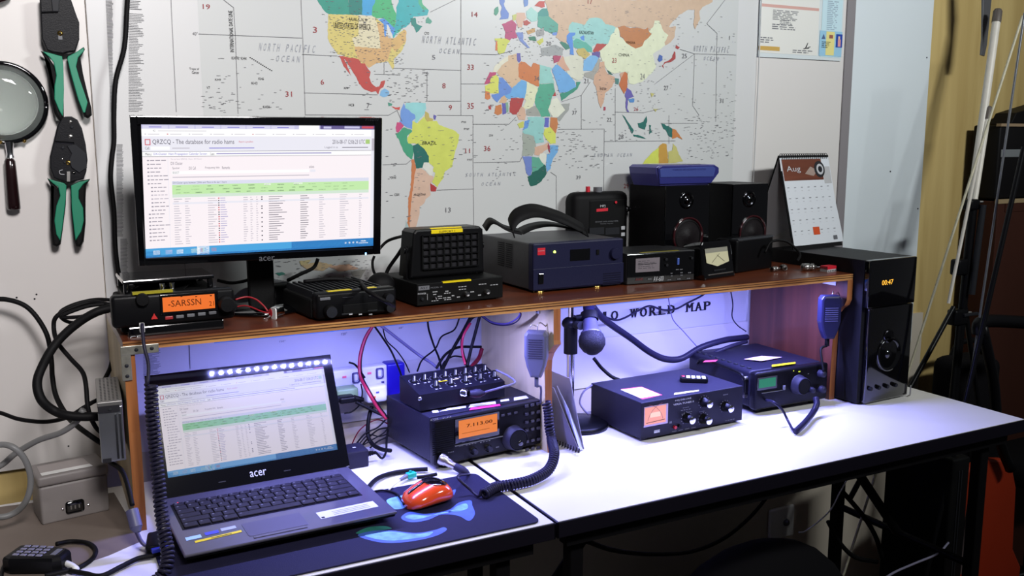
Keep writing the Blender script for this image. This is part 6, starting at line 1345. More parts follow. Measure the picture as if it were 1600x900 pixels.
mb = MB(); patch([(-.004, .0317, .0362), (.004, .0324, .0370), (.014, .033, .038), (.022, .032, .036), (.028, .031, .034), (.034, .026, .028)], KG, mb, -62, 40); mb.build('palm_inlay', D)
mb = MB(); blob([(-.037, .003, .019), (-.031, .006, .0266), (-.016, .006, .0326), (-.002, .005, .0376), (.008, .004, .0387)], KG, mb, 0, y_off=.006); mb.build('wheel_strip', D)
cable('orange_plug_lead', [P(646, 776, z=.012), P(655, 771, z=.012), P(662, 769, z=.011), P(672, 768, z=.009)], .0035, m_or, 'short orange clip behind the orange mouse')

# loose leads between laptop and radio
cable('mouse_cable', [D.fr.M @ Vector((-.044, .004, .008)), P(620, 772, z=.006), P(600, 766, z=.006), P(585, 768, z=.006), P(578, 773, z=.012)], .0018, KR, 'thin black mouse cable running to the laptop')
cable('black_cable', [P(570, 768, z=.012), P(588, 749, z=.008), P(610, 740, z=.006), P(640, 735, z=.006), P(668, 733, z=.008)], .0042, KR, 'black cable from the right side of the laptop to under the large radio')
t = Thing('teal_plug', 'small teal plug joined to a black lead behind the orange mouse', 'plug', P(643, 747, z=.003), math.radians(12))
m_te = M('teal_plastic', (20, 165, 140), .4)
mb = MB(); mb.box(-.010, .008, -.006, .006, .001, .011, m_te, .002, 3); mb.cyl((-.002, 0, .006), (-.002, 0, .014), .0025, m_te, n=10); mb.build('plug_body', t)
mb = MB(); mb.cyl((-.010, 0, .006), (-.028, -.006, .005), .0045, MG, .0028, n=12); mb.tube([(-.028, -.006, .005), (-.05, -.018, .004), (-.066, -.030, .004)], .0018, WP, 6); mb.build('lead', t)
cable('black_cable', [P(652, 746, z=.009), P(668, 744, z=.008), P(682, 741, z=.008)], .0035, KR, 'short black cable from the teal plug to under the radio')
cable('black_cable', PX([(545, 566, 1.745), (556, 571, 1.74), (570, 590, 1.71), (590, 606, 1.69), (600, 612, 1.70)])[:3], .0020, KR, 'thin black lead hooked over the power strip')
# ------------------------------------------------------------------ cables behind and under the shelf
yc = 1.74
pk = M('red_cable', (160, 28, 60), .45); gc = M('grey_violet_cable', (104, 100, 132), .45)
Gd = 'leads dropping from the shelf behind the mixer box'
cable('red_power_cable', PX([(583, 508, yc), (570, 530, yc), (562, 560, yc - .01), (563, 588, yc - .02), (575, 612, yc - .05), (590, 637, yc - .06), (604, 655, yc - .07)]), .0034, pk, 'red and black power cable dropping past the power strip')
cable('black_power_cable', PX([(584, 508, yc), (571, 532, yc), (564, 562, yc - .008), (566, 588, yc - .018), (578, 612, yc - .048), (593, 636, yc - .058), (607, 654, yc - .07)]), .0022, KR, 'black lead running alongside the red power cable')
cable('black_lead', PX([(584, 508, yc), (598, 528, yc), (612, 550, yc), (624, 578, yc - .02), (628, 590, yc - .04)]), .0020, KR, 'thin black lead dropping to the left corner of the mixer box', Gd)
cable('black_lead', PX([(598, 512, yc), (604, 532, yc), (620, 548, yc), (632, 565, yc - .02), (640, 582, yc - .05)]), .0013, KR, 'finest dark lead dropping to the left corner of the mixer box', Gd)
cable('grey_lead', PX([(594, 508, yc), (625, 532, yc), (655, 555, yc), (675, 568, yc - .03), (690, 582, yc - .06)]), .0030, gc, 'grey lead slanting down to the middle of the mixer box', Gd)
cable('black_lead', PX([(668, 498, yc), (670, 515, yc), (678, 540, yc), (686, 560, yc - .03), (690, 578, yc - .06)]), .0022, KR, 'black lead falling straight from the shelf to the mixer box', Gd)
cable('black_lead', PX([(719, 493, yc), (710, 515, yc), (690, 526, yc), (680, 545, yc), (660, 562, yc - .02), (652, 580, yc - .05)]), .0018, KR, 'thin wavy black lead behind the mixer box', Gd)
cable('black_lead', PX([(738, 490, yc - .03), (725, 515, yc - .03), (708, 545, yc - .04), (695, 570, yc - .06), (690, 582, yc - .09)]), .0036, KR, 'thick black lead from the shelf end, leftmost of the bundle', Gd)
cable('black_lead', PX([(748, 492, yc - .05), (735, 500, yc - .05), (722, 530, yc - .05), (724, 555, yc - .06), (732, 575, yc - .09)]), .0030, KR, 'black lead bending in front of the red one in the bundle', Gd)
cable('red_lead', PX([(735, 505, yc - .06), (724, 525, yc - .07), (722, 548, yc - .07), (727, 570, yc - .09)]), .0026, pk, 'red lead in the bundle beside the middle panel', Gd)
cable('black_lead', PX([(751, 488, yc - .08), (744, 515, yc - .08), (736, 545, yc - .08), (730, 572, yc - .10)]), .0034, KR, 'straight black lead in the bundle beside the middle panel', Gd)
cable('black_lead', PX([(752, 542, yc - .03), (738, 542, yc - .03), (715, 543, yc - .03), (696, 554, yc - .05), (682, 575, yc - .07)]), .0028, KR, 'black lead arching left from the middle panel, upper one', Gd)
cable('black_lead', PX([(724, 558, yc - .04), (708, 557, yc - .04), (694, 566, yc - .05), (690, 580, yc - .07)]), .0018, KR, 'thin black lead arching left, lower one', Gd)
cable('red_black_lead', PX([(753, 545, yc - .05), (748, 560, yc - .06), (738, 572, yc - .09), (735, 580, yc - .10)]), .0045, M('dark_red_cable', (92, 14, 30), .45), 'thick dark red lead against the middle panel', Gd)
cable('violet_wire', PX([(752, 492, 1.70), (768, 503, 1.66), (790, 506, 1.60), (806, 499, 1.56), (813, 489, 1.53), (805, 484, 1.53)]), .0018, M('violet_wire', (76, 66, 120), .45), 'thin violet wire pinned across the top of the cream panel')
cable('violet_wire', PX([(752, 494, 1.70), (770, 506, 1.66), (792, 508, 1.60), (808, 502, 1.56), (814, 491, 1.53), (808, 486, 1.53)]), .0014, M('dark_violet_wire', (36, 30, 60), .45), 'dark twin wire beside the violet one on the cream panel')
# tangle behind the laptop
Gt = 'tangled leads behind the laptop and the large radio'
for i, pts in enumerate(([(545, 705), (562, 672), (588, 656), (606, 662)], [(550, 702), (570, 678), (590, 668), (606, 652)], [(560, 700), (580, 688), (600, 676), (608, 664)], [(565, 698), (572, 688), (590, 672), (606, 668)], [(556, 700), (575, 680), (592, 682), (606, 678)], [(578, 700), (590, 690), (602, 684), (608, 680)])):
    cable('tangled_lead', [P(a, b, y=1.69 - .012 * (i % 3)) for a, b in pts], .0013 + .0004 * (i % 2), (KR, M('dark_red_cable', (92, 14, 30), .45))[i == 0], 'thin dark lead in the tangle behind the laptop', Gt)
cable('black_loop_cable', PX([(581, 635, 1.70), (576, 655, 1.69), (575, 680, 1.68), (582, 694, 1.66), (596, 702, 1.63), (610, 704, 1.60)]), .0042, KR, 'thick black cable looping down beside the large radio')
cable('black_plug_lead', PX([(556, 628, 1.70), (572, 636, 1.69), (590, 645, 1.68), (606, 652, 1.67)]), .0032, KR, 'black lead from the moulded plug to behind the large radio')
cable('thin_black_lead', PX([(564, 600, 1.72), (566, 615, 1.71), (562, 632, 1.71), (550, 643, 1.70), (538, 646, 1.70)]), .0015, KR, 'thin black lead curving under the power strip')
# right half
cable('thick_black_cable', PX([(925, 478, 1.66), (945, 500, 1.69), (985, 528, 1.72), (1015, 550, 1.73), (1040, 561, 1.73), (1065, 560, 1.73), (1095, 543, 1.72), (1130, 532, 1.72), (1150, 529, 1.735), (1167, 527, 1.745)]), .0078, mc, 'thick black cable sagging in front of the map title')
cable('thick_black_cable', PX([(1100, 562, 1.70), (1120, 550, 1.70), (1145, 540, 1.70), (1166, 534, 1.72)]), .0052, mc, 'second black cable rising behind the portable radio')
cable('black_lead', PX([(1106, 455, 1.76), (1095, 463, 1.76), (1075, 473, 1.76), (1055, 483, 1.76), (1035, 484, 1.76), (1015, 478, 1.76), (998, 485, 1.755), (975, 497, 1.75), (960, 500, 1.74), (938, 492, 1.72)]), .0024, mc, 'black lead waving across the words of the map title')
cable('thin_dark_wire', PX([(1043, 458, 1.77), (1047, 480, 1.77), (1052, 500, 1.765), (1068, 518, 1.76), (1092, 545, 1.74)]), .0013, gc, 'thin wire dropping through the map title')
cable('thin_dark_wire', PX([(1141, 450, 1.77), (1145, 475, 1.77), (1144, 495, 1.77), (1152, 508, 1.76), (1166, 518, 1.74)]), .0015, mc, 'thin wire dropping beside the red-brown panel')
cable('grey_lead', PX([(928, 600, 1.64), (912, 612, 1.64), (906, 628, 1.64), (912, 640, 1.63), (920, 648, 1.62)]), .0020, gc, 'thin grey lead looping from the back of the tuner')
cable('black_lead', PX([(928, 560, 1.70), (940, 575, 1.70), (955, 588, 1.69), (968, 594, 1.68)]), .0040, KR, 'black lead running from the microphone stand to behind the tuner')
# behind the shelf top
cable('black_lead', PX([(497, 404, 1.74), (490, 418, 1.74), (470, 428, 1.72), (450, 438, 1.70)]), .0036, KR, 'black monitor lead curving down to the right of the stand')
cable('black_lead', PX([(590, 392, 1.72), (605, 377, 1.72), (625, 370, 1.68), (637, 369, 1.63)]), .0030, KR, 'black lead arching from behind the monitor to the desk speaker')
cable('black_lead', PX([(636, 376, 1.63), (622, 398, 1.66), (608, 418, 1.68), (600, 436, 1.68)]), .0036, KR, 'thick black lead slanting from the desk speaker to the shelf')
cable('black_lead', PX([(585, 400, 1.73), (582, 410, 1.73), (584, 424, 1.72), (592, 436, 1.70)]), .0028, KR, 'short black lead hanging below the right corner of the monitor')
cable('black_lead', PX([(340, 438, 1.66), (360, 442, 1.67), (378, 440, 1.68), (392, 436, 1.68)]), .0030, KR, 'black lead running from the fan frame behind the monitor stand')
cable('red_lead', PX([(368, 468, 1.50), (385, 464, 1.50), (400, 468, 1.49), (412, 478, 1.48), (418, 486, 1.475)]), .0014, M('red_wire', (150, 25, 35), .45), 'thin red lead between the orange-display radio and the chrome socket')

# ------------------------------------------------------------------ left wall tools
yt_ = YW - .002
def wl(px, py, y=None): q = P(px, py, y=yt_ if y is None else y); return q.x, q.z
def poly_part(mb, pts, y0, y1, m, bev=.0015): mb.prism([wl(*p, y=y0) for p in pts], y0, y1, m, bev=bev)
def crimper(label, head, jaw, lg, lb, rg, rb, bolt, extra):
    c = wl(*bolt); t = Thing('crimping_tool', label, 'tool', (c[0], yt_, c[1]), 0, 'green-handled crimping tools on the wall')
    mb = MB(); poly_part(mb, head, yt_ - .026, yt_ - .010, KP, .002); mb.build('head', t, WORLD)
    for g_, b_ in ((lg, lb), (rg, rb)):
        mb = MB(); poly_part(mb, b_, yt_ - .028, yt_ - .008, KM, .004); h_ = mb.build('handle', t, WORLD)
        mb = MB(); poly_part(mb, g_, yt_ - .0305, yt_ - .0275, GRN, .0012); mb.build('green_grip', h_, WORLD)
    mb = MB(); q = wl(*bolt, y=yt_ - .026); mb.lathe([(0, .0045), (.002, .004), (.0022, .0)], (q[0], yt_ - .026, q[1]), (0, -1, 0), BR, 14); mb.lathe([(.0022, .0016), (.003, 0)], (q[0], yt_ - .026, q[1]), (0, -1, 0), INK, 8); mb.build('bolt', t, WORLD)
    extra(t); return t
def ex1(t):
    mb = MB(); poly_part(mb, [(80, -2), (93, -2), (92, 18), (82, 18)], yt_ - .028, yt_ - .0255, DG, .001); poly_part(mb, [(64, 18), (90, 17), (91, 20), (64, 21)], yt_ - .0275, yt_ - .0255, KG, .0005); mb.build('jaw', t, WORLD)
    mb = MB(); mb.text('Proskit', 0, 0, 0, 0, 0, MG, fn=lambda u, v: (lambda a: (a[0], yt_ - .0264, a[1]))(wl(105 + 9 * u + 2 * (1 - v), 38 + 24 * u - 5 * v, y=yt_ - .026))); mb.build('worn_lettering', t, WORLD)
    mb = MB(); a = wl(94, 56, y=yt_ - .026); mb.box(a[0] - .003, a[0] + .003, yt_ - .0266, yt_ - .026, a[1] - .006, a[1] + .003, MG); mb.build('wear_mark', t, WORLD)
crimper('black and green crimping tool hanging at the top of the left wall',
        [(62, -4), (110, -4), (120, 25), (124, 35), (124, 62), (118, 80), (104, 82), (98, 84), (82, 82), (73, 78), (65, 60), (64, 40)], None,
        [(66, 80), (75, 82), (97, 88), (99, 100), (100, 140), (99, 170), (98, 182), (92, 172), (85, 155), (85, 135), (88, 118), (84, 98), (78, 90)], [(64, 79), (72, 84), (80, 95), (86, 105), (98, 88), (99, 120), (100, 182), (97, 189), (92, 188), (86, 178), (79, 150), (76, 120), (73, 95)],
        [(106, 88), (118, 82), (131, 74), (131, 80), (122, 90), (119, 104), (124, 122), (132, 145), (137, 160), (133, 176), (130, 176), (122, 155), (112, 120), (105, 92)], [(105, 88), (118, 82), (131, 73), (133, 77), (126, 90), (130, 115), (137, 145), (143, 168), (144, 180), (138, 185), (132, 182), (128, 168), (118, 140), (110, 112)],
        (94, 52), ex1)
def ex2(t):
    for k, (px, py, r) in enumerate(((110, 190, .0032), (112, 199, .0028), (110, 213, .004), (98, 231, .003), (101, 254, .0022), (116, 234, .003), (97, 248, .0015), (115, 270, .003))):
        mb = MB(); a = wl(px, py, y=yt_ - .026); mb.lathe([(0, r), (.001, r * .9), (.0012, 0)], (a[0], yt_ - .026, a[1]), (0, -1, 0), (SL, DG, SL, DG, DG, KG, CH, KG)[k], 14); mb.build('rivet', t, WORLD)
    mb = MB(); poly_part(mb, [(105, 228), (118, 226), (134, 240), (136, 262), (124, 270), (112, 262), (108, 250), (112, 240)], yt_ - .0285, yt_ - .0258, DG, .0008); poly_part(mb, [(104, 268), (110, 268), (110, 284), (104, 284)], yt_ - .0295, yt_ - .0258, SL, .0006); poly_part(mb, [(86, 220), (116, 222), (116, 225), (86, 223)], yt_ - .0272, yt_ - .0258, KG, .0004); mb.build('jaw', t, WORLD)
    mb = MB(); a = wl(97, 269, y=yt_ - .026)
    mb.tube([(a[0] + .0035, yt_ - .027, a[1] - .004), (a[0] - .003, yt_ - .027, a[1] - .003), (a[0] - .004, yt_ - .027, a[1] + .002), (a[0] + .001, yt_ - .027, a[1] + .004)], .0006, PR, 5); mb.build('white_mark', t, WORLD)
crimper('black and green crimping tool hanging below another of its kind, left of the monitor',
        [(96, 184), (102, 182), (112, 182), (121, 187), (128, 200), (134, 225), (137, 250), (135, 268), (131, 280), (106, 286), (84, 278), (78, 262), (78, 245), (86, 212), (90, 196)], None,
        [(75, 279), (84, 282), (100, 286), (104, 290), (103, 310), (100, 335), (97, 360), (94, 376), (88, 366), (85, 345), (88, 322), (94, 306), (91, 292), (82, 286)], [(74, 278), (82, 286), (92, 294), (96, 310), (104, 289), (103, 320), (98, 360), (95, 382), (89, 386), (82, 383), (79, 360), (79, 315), (80, 292)],
        [(111, 290), (124, 284), (140, 281), (130, 288), (123, 298), (123, 310), (130, 325), (131, 345), (127, 362), (118, 376), (116, 360), (112, 325)], [(111, 290), (126, 283), (141, 280), (135, 290), (134, 310), (134, 350), (131, 378), (126, 386), (119, 386), (116, 374), (112, 330)],
        (107, 254), ex2)
# magnifier
c = wl(4, 161, y=yt_ - .012); rr_ = (wl(76, 161, y=yt_ - .012)[0] - c[0])
D = Thing('magnifying_glass', 'round magnifying glass with black rim and handle hanging at the left edge of the wall', 'magnifying glass', (c[0], yt_, c[1]))
mb = MB(); ring = [Vector((c[0] + (rr_ - .004) * math.cos(t), yt_ - .012, c[1] + (rr_ - .004) * math.sin(t) * 1.0)) for t in [2 * math.pi * i / 48 for i in range(49)]]; mb.sweep(ring, .0042, KG, 10); mb.build('rim', D, WORLD)
mb = MB(); mb.lathe([(-.001, 0), (-.001, rr_ - .006), (.002, rr_ - .006), (.006, rr_ * .5), (.007, 0)], (c[0], yt_ - .012, c[1]), (0, -1, 0), M('lens_glass', (236, 244, 240), .02, trans=.92), 48); mb.build('lens', D, WORLD)
a = wl(14, 222, y=yt_ - .012); b_ = wl(15, 248, y=yt_ - .012); c2 = wl(14, 328, y=yt_ - .012)
mb = MB(); mb.lathe([(0, .008), (.012, .006), (.02, .0055), (.026, .007)], (a[0], yt_ - .012, a[1]), (0, 0, -1), CH, 18); mb.build('ferrule', D, WORLD)
L_ = b_[1] - c2[1]; mb = MB(); mb.lathe([(0, .006), (.004, .0085), (.02, .0092), (L_ - .01, .0105), (L_ - .002, .0105), (L_, .009), (L_, 0)], (b_[0], yt_ - .012, b_[1]), (0, 0, -1), M('dark_red_black_handle', (28, 12, 14), .25, coat=1), 20); mb.build('handle', D, WORLD)
for px, py in ((38, 220), (1, 222)): mb = MB(); a = wl(px, py, y=yt_ - .014); mb.lathe([(0, .0035), (.004, .003), (.005, 0)], (a[0], yt_ - .012, a[1]), (0, -1, 0), BR, 12); mb.build('screw', D, WORLD)
# corner of another tool at the top left
c = wl(-8, 2); D = Thing('dark_hanging_tool', 'dark rounded end of a tool cut off by the top left corner', 'tool', (c[0], yt_, c[1]))
mb = MB(); mb.prism([wl(*p) for p in ((-40, -30), (12, -30), (17, -2), (10, 4), (-2, 8), (-20, 9), (-40, 8))], yt_ - .02, yt_, M('dark_red_black_handle', (28, 12, 14), .25), bev=.004); mb.build('end', D, WORLD)

# long black cable hanging down the map's left side
yk = YW - .03
cable('hanging_black_cable', PX([(200, -20, yk), (198, 20, yk), (194, 75, yk), (181, 125, yk), (178, 175, yk), (178, 220, yk), (175, 245, yk), (173, 280, yk), (178, 330, yk), (180, 385, yk), (184, 420, yk), (188, 440, yk)]), .0042, KR, 'long black cable hanging down over the left margin of the map')
Gl = 'loose cables at the left of the shelf'
cable('black_cable', PX([(-30, 470, 1.76), (10, 468, 1.75), (45, 482, 1.74), (72, 520, 1.73), (80, 560, 1.72), (82, 590, 1.70), (88, 620, 1.68), (105, 650, 1.64), (120, 665, 1.60), (140, 680, 1.57), (165, 697, 1.57)]), .0042, KR, 'black cable entering from the left edge and sweeping down in a wide arc', Gl)
cable('black_cable', PX([(188, 478, 1.62), (150, 488, 1.62), (115, 510, 1.60), (85, 540, 1.58), (65, 575, 1.57), (58, 600, 1.56), (65, 625, 1.55), (85, 642, 1.55), (110, 650, 1.54), (145, 651, 1.54), (168, 650, 1.55)]), .0072, KR, 'thickest black cable, curving round below the shelf end', Gl)
cable('black_cable', PX([(180, 478, 1.64), (145, 472, 1.66), (110, 482, 1.66), (88, 495, 1.66), (84, 512, 1.66), (90, 535, 1.64), (110, 560, 1.62), (128, 580, 1.60), (134, 600, 1.58), (138, 640, 1.56), (150, 668, 1.57), (165, 680, 1.58)]), .0036, KR, 'black cable coming down to the perforated metal box', Gl)
cable('black_cable', PX([(188, 470, 1.66), (150, 468, 1.68), (115, 476, 1.68), (94, 488, 1.68), (100, 500, 1.67), (120, 504, 1.66), (150, 492, 1.64), (178, 480, 1.62)]), .0030, KR, 'black cable forming the small flat loop beside the radio', Gl)
cable('black_cable', PX([(180, 474, 1.65), (140, 478, 1.65), (104, 490, 1.65), (98, 496, 1.65), (130, 494, 1.64), (170, 484, 1.63)]), .0030, KR, 'inner black cable of the small flat loop', Gl)
cable('black_cable', PX([(-30, 640, 1.66), (0, 645, 1.64), (30, 655, 1.62), (70, 659, 1.60), (105, 652, 1.58), (132, 636, 1.57), (150, 626, 1.58), (168, 620, 1.59)]), .0034, KR, 'thin black cable crossing low from the left edge', Gl)
cable('black_cable', PX([(176, 560, 1.78), (172, 575, 1.76), (165, 590, 1.74), (158, 600, 1.72)]), .0040, KR, 'short black cable end behind the perforated metal box', Gl)
cable('grey_cable', PX([(-30, 735, 1.60), (0, 728, 1.60), (25, 708, 1.60), (60, 688, 1.58), (95, 676, 1.56), (118, 660, 1.55), (130, 640, 1.54)]), .0048, M('grey_cable_left', (112, 112, 112), .45), 'grey cable rising from the left edge to the metal box')
cable('grey_cable', PX([(-30, 705, 1.56), (0, 695, 1.56), (22, 700, 1.55), (40, 720, 1.55), (48, 750, 1.55), (42, 780, 1.55), (25, 800, 1.56), (0, 808, 1.56), (-30, 800, 1.57)]), .0048, M('grey_cable_left', (112, 112, 112), .45), 'grey cable making a round loop at the left edge')

# perforated metal power supply
D = Thing('metal_power_supply', 'narrow perforated steel power supply beside the left end of the shelf', 'power supply', P(158, 724, y=1.47), math.radians(-3))
r = D.r(154, 722, 197, 628, 0); h = D.uv(175, 627)[1]; x0 = D.uv(157, 700)[0]; x1 = D.uv(196, 700)[0]; x1 = min(x1, (D.fr.I @ Vector((XL - .003, 1.5, 0))).x)
mb = MB(); mb.box(x0, x1, 0, .16, 0.0, h - .008, M('zinc_sheet', (150, 152, 156), .32, metal=.9, var=.06, vscale=30), .0015); mb.build('shell', D)
mb = MB(); mb.box(x0 - .0006, x1, -.001, .158, h - .008, h, M('perforated_sheet', (128, 126, 124), .4, metal=.7), .001)
for i in range(15):
    for k in range(5): xx = x0 + .006 + k * (x1 - x0 - .012) / 4; yy_ = .012 + i * .0098; mb.hquad([(xx - .0014, yy_ - .0026), (xx + .0014, yy_ - .0026), (xx + .0014, yy_ + .0026), (xx - .0014, yy_ + .0026)], h + .0002, DG)
mb.build('perforated_lid', D)
mb = MB(); mb.box(x0, x1 - .004, -.002, 0, h - .016, h - .006, INK); mb.cyl(((x0 + x1) / 2, -.002, h - .011), ((x0 + x1) / 2, -.004, h - .011), .002, CH, n=10); mb.build('terminal_cover', D)
mb = MB(); mb.box(x1 - .012, x1 - .009, -.0012, 0, .004, h - .02, CH); mb.box(x1 - .006, x1 - .003, -.0012, 0, .004, h - .02, CH); mb.box(x0 + .002, x0 + .014, -.0012, 0, .0, .006, INK); mb.build('edge_flange', D)

# grey junction box
D = dev('junction_box', 'grey plastic junction box with a black mains inlet, on the left table', 'box', (66, 822), (172, 798), 0); w = D.w; h = D.uv(66, 745)[1] ; h = max(h, .05)
m_gb = M('warm_grey_plastic', (128, 122, 120), .5, bump=.05)
mb = MB(); mb.box(0, w, 0, .07, 0, h * .78, m_gb, .004, 3); mb.build('box_body', D)
mb = MB(); mb.box(-.002, w + .002, -.002, .072, h * .78, h, m_gb, .005, 3); mb.build('lid', D)
mb = MB(); q = [D.xy(*p, h) for p in ((62, 744), (151, 728), (145, 712), (62, 718))]; mb.hquad([(.006, .003), (w - .02, .003), (w - .022, .018), (.006, .018)], h + .0005, WP); mb.hquad([(.006, .018), (w - .022, .018), (w - .024, .055), (.008, .055)], h + .0005, M('pale_grey_paper', (160, 152, 150), .5)); mb.build('paper_label', D)
mb = MB(); x, z = D.uv(117, 791); mb.box(x - .014, x + .014, -.002, .002, z - .010, z + .010, KG, .004, 3)
for dx in (-.006, 0, .006): mb.box(x + dx - .001, x + dx + .001, -.003, -.002, z - .003, z + .003, SL)
mb.build('mains_inlet', D)
for px, py in ((98, 796), (138, 789)): mb = MB(); x, z = D.uv(px, py); mb.lathe([(0, .0022), (.001, .0018), (.0012, 0)], (x, 0, z), (0, -1, 0), CH, 12); mb.build('screw', D)

# keypad hand microphone front left
a = P(62, 893, z=0)
D = Thing('keypad_microphone', 'black hand microphone with number keypad lying at the front left of the table', 'microphone', (P(62, 872, z=.012).x, P(62, 876, z=.012).y, 0), math.radians(-33))
mb = MB(); mb.prism([(-.042, -.020), (-.030, -.025), (.030, -.018), (.040, -.012), (.040, .012), (.030, .018), (-.030, .025), (-.042, .020)], .0, .026, K_, axis=2, bev=.006); mb.build('case', D)
for i in range(4):
    for k in range(4): mb = MB(); x = -.026 + i * .0115; y = -.0135 + k * .009; mb.box(x - .0042, x + .0042, y - .0028, y + .0028, .0255, .0272, M('grey_keys', (118, 116, 132), .5), .0006, 1); mb.build('key', D)
mb = MB(); mb.box(.022, .030, -.010, .010, .0255, .0268, MG, .001); mb.build('grille', D)
mb = MB(); mb.tube([(.038, 0, .010), (.050, -.004, .008), (.060, -.010, .006)], .0045, WP, 8, 3); mb.build('strain_relief', D)
cable('looped_black_cord', [P(88, 850, z=.010), P(110, 846, z=.006), P(135, 848, z=.005), P(149, 858, z=.005), P(145, 872, z=.005), P(125, 886, z=.005), P(100, 893, z=.006), P(70, 900, z=.006)], .0034, KR, 'black cord looping round the keypad microphone')
cable('black_cable', [P(20, 870, z=.006), P(8, 882, z=.006), P(2, 900, z=.006), P(4, 925, z=.006)], .0030, KR, 'black cable at the left of the keypad microphone')
cable('black_cable', [P(110, 892, z=.006), P(132, 896, z=.006), P(158, 900, z=.008), P(190, 885, z=.008), P(215, 873, z=.008), P(240, 868, z=.008)], .0038, KR, 'black cable running from the keypad microphone to the blue plugs')
# paper sheets on the left table
mb = MB(); a = [pz(*p, .0006) for p in ((100, 892), (228, 850), (246, 905), (120, 935))]
mb.prism([tuple(q) for q in a], .0003, .0012, M('white_table_sheet', (222, 220, 232), .5), axis=2); tag(mb.build('paper_sheet'), 'white paper sheet lying between the keypad microphone and the laptop', 'paper')
cl_ = M('brown_grey_cloth', (112, 100, 92), .6, var=.08, vscale=10)
mb = MB(); a = [pz(*p, .0002) for p in ((-60, 800), (178, 770), (222, 845), (170, 868), (60, 905), (-80, 945))]
mb.prism(a, .0001, .0008, cl_, axis=2); tag(mb.build('grey_brown_sheet'), 'dull brown-grey sheet covering the left end of the table under the junction box', 'sheet')
# ribbed cord hanging from the orange-display radio
clip = P(222, 508, y=1.44)
coil('coiled_cord', PX([(236, 600, 1.40), (238, 650, 1.385), (243, 700, 1.37), (248, 750, 1.35), (252, 800, 1.33), (258, 840, 1.31), (262, 868, 1.295), (256, 895, 1.28), (235, 915, 1.28)]), .0075, .0064, .0026, M('violet_black_cord', (34, 32, 50), .4),
     'long coiled cord hanging from the orange-display radio past the laptop', lead0=PX([(222, 505, 1.435), (225, 540, 1.425), (232, 570, 1.41)]))
t = Thing('modular_plug', 'small white plug hanging in the corner of the orange-display radio', 'plug', P(222, 515, y=1.445))
mb = MB(); mb.box(-.0035, .0035, -.004, .003, -.004, .010, WP, .001); mb.build('plug_body', t)
# USB plugs and hub by the laptop
t = Thing('usb_hub', 'dark plastic hub beside the left edge of the laptop', 'hub', P(243, 862, z=.0), math.radians(80))
mb = MB(); mb.box(-.024, .030, -.010, .012, 0, .020, K_, .004, 3); mb.build('case', t)
m_usb = M('blue_plug_plastic', (38, 48, 150), .4)
for k, (px, py) in enumerate(((246, 848), (250, 858))):
    q = P(px, py, z=.014); t = Thing('usb_plug', ('upper' if k == 0 else 'lower') + ' blue plug in the left side of the laptop', 'plug', q, math.radians(8))
    mb = MB(); mb.box(-.012, .012, -.004, .004, -.003, .003, m_usb, .001); mb.box(.012, .020, -.003, .003, -.0015, .0015, SL); mb.build('plug_body', t)
cable('dark_cable', PX([(172, 722, 1.50), (190, 735, 1.47), (200, 760, 1.44), (207, 790, 1.42)]), .0036, KR, 'dark cable dropping from the metal power supply to the ferrite choke')
t = Thing('ferrite_choke', 'blue-grey cylindrical ferrite choke on the cable beside the shelf foot', 'ferrite choke', P(210, 828, y=1.40))
m_fer = M('blue_grey_ferrite', (78, 78, 112), .45)
a_ = t.fr.I @ P(206, 797, y=1.415); b2 = t.fr.I @ P(213, 824, y=1.40)
mb = MB(); mb.cyl(a_, b2, .009, m_fer, n=18); mb.cyl(b2, t.fr.I @ P(216, 832, y=1.395), .0085, m_fer, .004, n=18); mb.build('choke_body', t)
cable('violet_cable', [P(214, 832, y=1.395), P(220, 845, y=1.385), P(228, 852, z=.016), P(240, 850, z=.014)], .0030, M('violet_cable', (56, 50, 90), .45), 'short violet cable from the ferrite choke to the laptop')
# wooden foot under the left panel
# ------------------------------------------------------------------ right background
m_wp = M('white_painted_pole', (214, 208, 196), .45, var=.06, vscale=40); m_gal = M('galvanised_rod', (120, 122, 126), .35, metal=.6)
def pole(name, label, p0, p1, r, m, cap=None, group=None, cut=False):
    a = P(*p0[:2], y=p0[2]); b = P(*p1[:2], y=p1[2]); lo, hi = (a, b) if a.z < b.z else (b, a)
    d = hi - lo; lo = lo + d * ((-.738 - lo.z) / d.z) if not cut else lo
    t = Thing(name, label, 'pole', lo, 0, group); I = t.fr.I
    mb = MB(); mb.cyl(I @ lo, I @ hi, r, m, n=16); mb.build('shaft', t)
    if cap:
        u = (hi - lo).normalized(); mb = MB(); mb.lathe([(-.03, r * 1.12), (0, r * 1.1), (.006, r * .8), (.009, 0)], I @ hi, u, cap, 16); mb.build('end_cap', t)
    return t
capm = M('brown_grey_tape', (92, 84, 78), .5)
pole('white_pole', 'thick white pole with dark taped tip leaning on the plywood, tallest of the white poles', (1559, 18, 1.66), (1517, 320, 1.60), .0105, m_wp, capm, cut=True)
pole('white_pole', 'shorter white pole with dark taped tip, leaning in front of the tallest one', (1545, 170, 1.62), (1522, 318, 1.585), .0075, m_wp, capm, cut=True)
pole('white_cane', 'thin pale bamboo cane leaning from the upper right corner down behind the tower speaker', (1598, 25, 1.55), (1460, 455, 1.55), .0032, M('pale_bamboo', (190, 184, 158), .5, var=.15, vscale=60))
pole('steel_rod', 'thin grey steel rod leaning in front of the brown box', (1601, 20, 1.42), (1533, 480, 1.42), .0028, m_gal)
pole('black_stand_pole', 'dark slanting stand leg crossing in front of the brown box', (1600, 230, 1.38), (1545, 470, 1.38), .006, K_)
pole('thin_white_tube', 'thin white tube leaning beside the black lighting stand', (1530, 240, 1.56), (1482, 474, 1.565), .0042, m_wp, cut=True)
t = Thing('steel_bracket', 'flat grey steel bar hanging at the top of the plywood wall', 'bar', P(1537, 60, y=1.70))
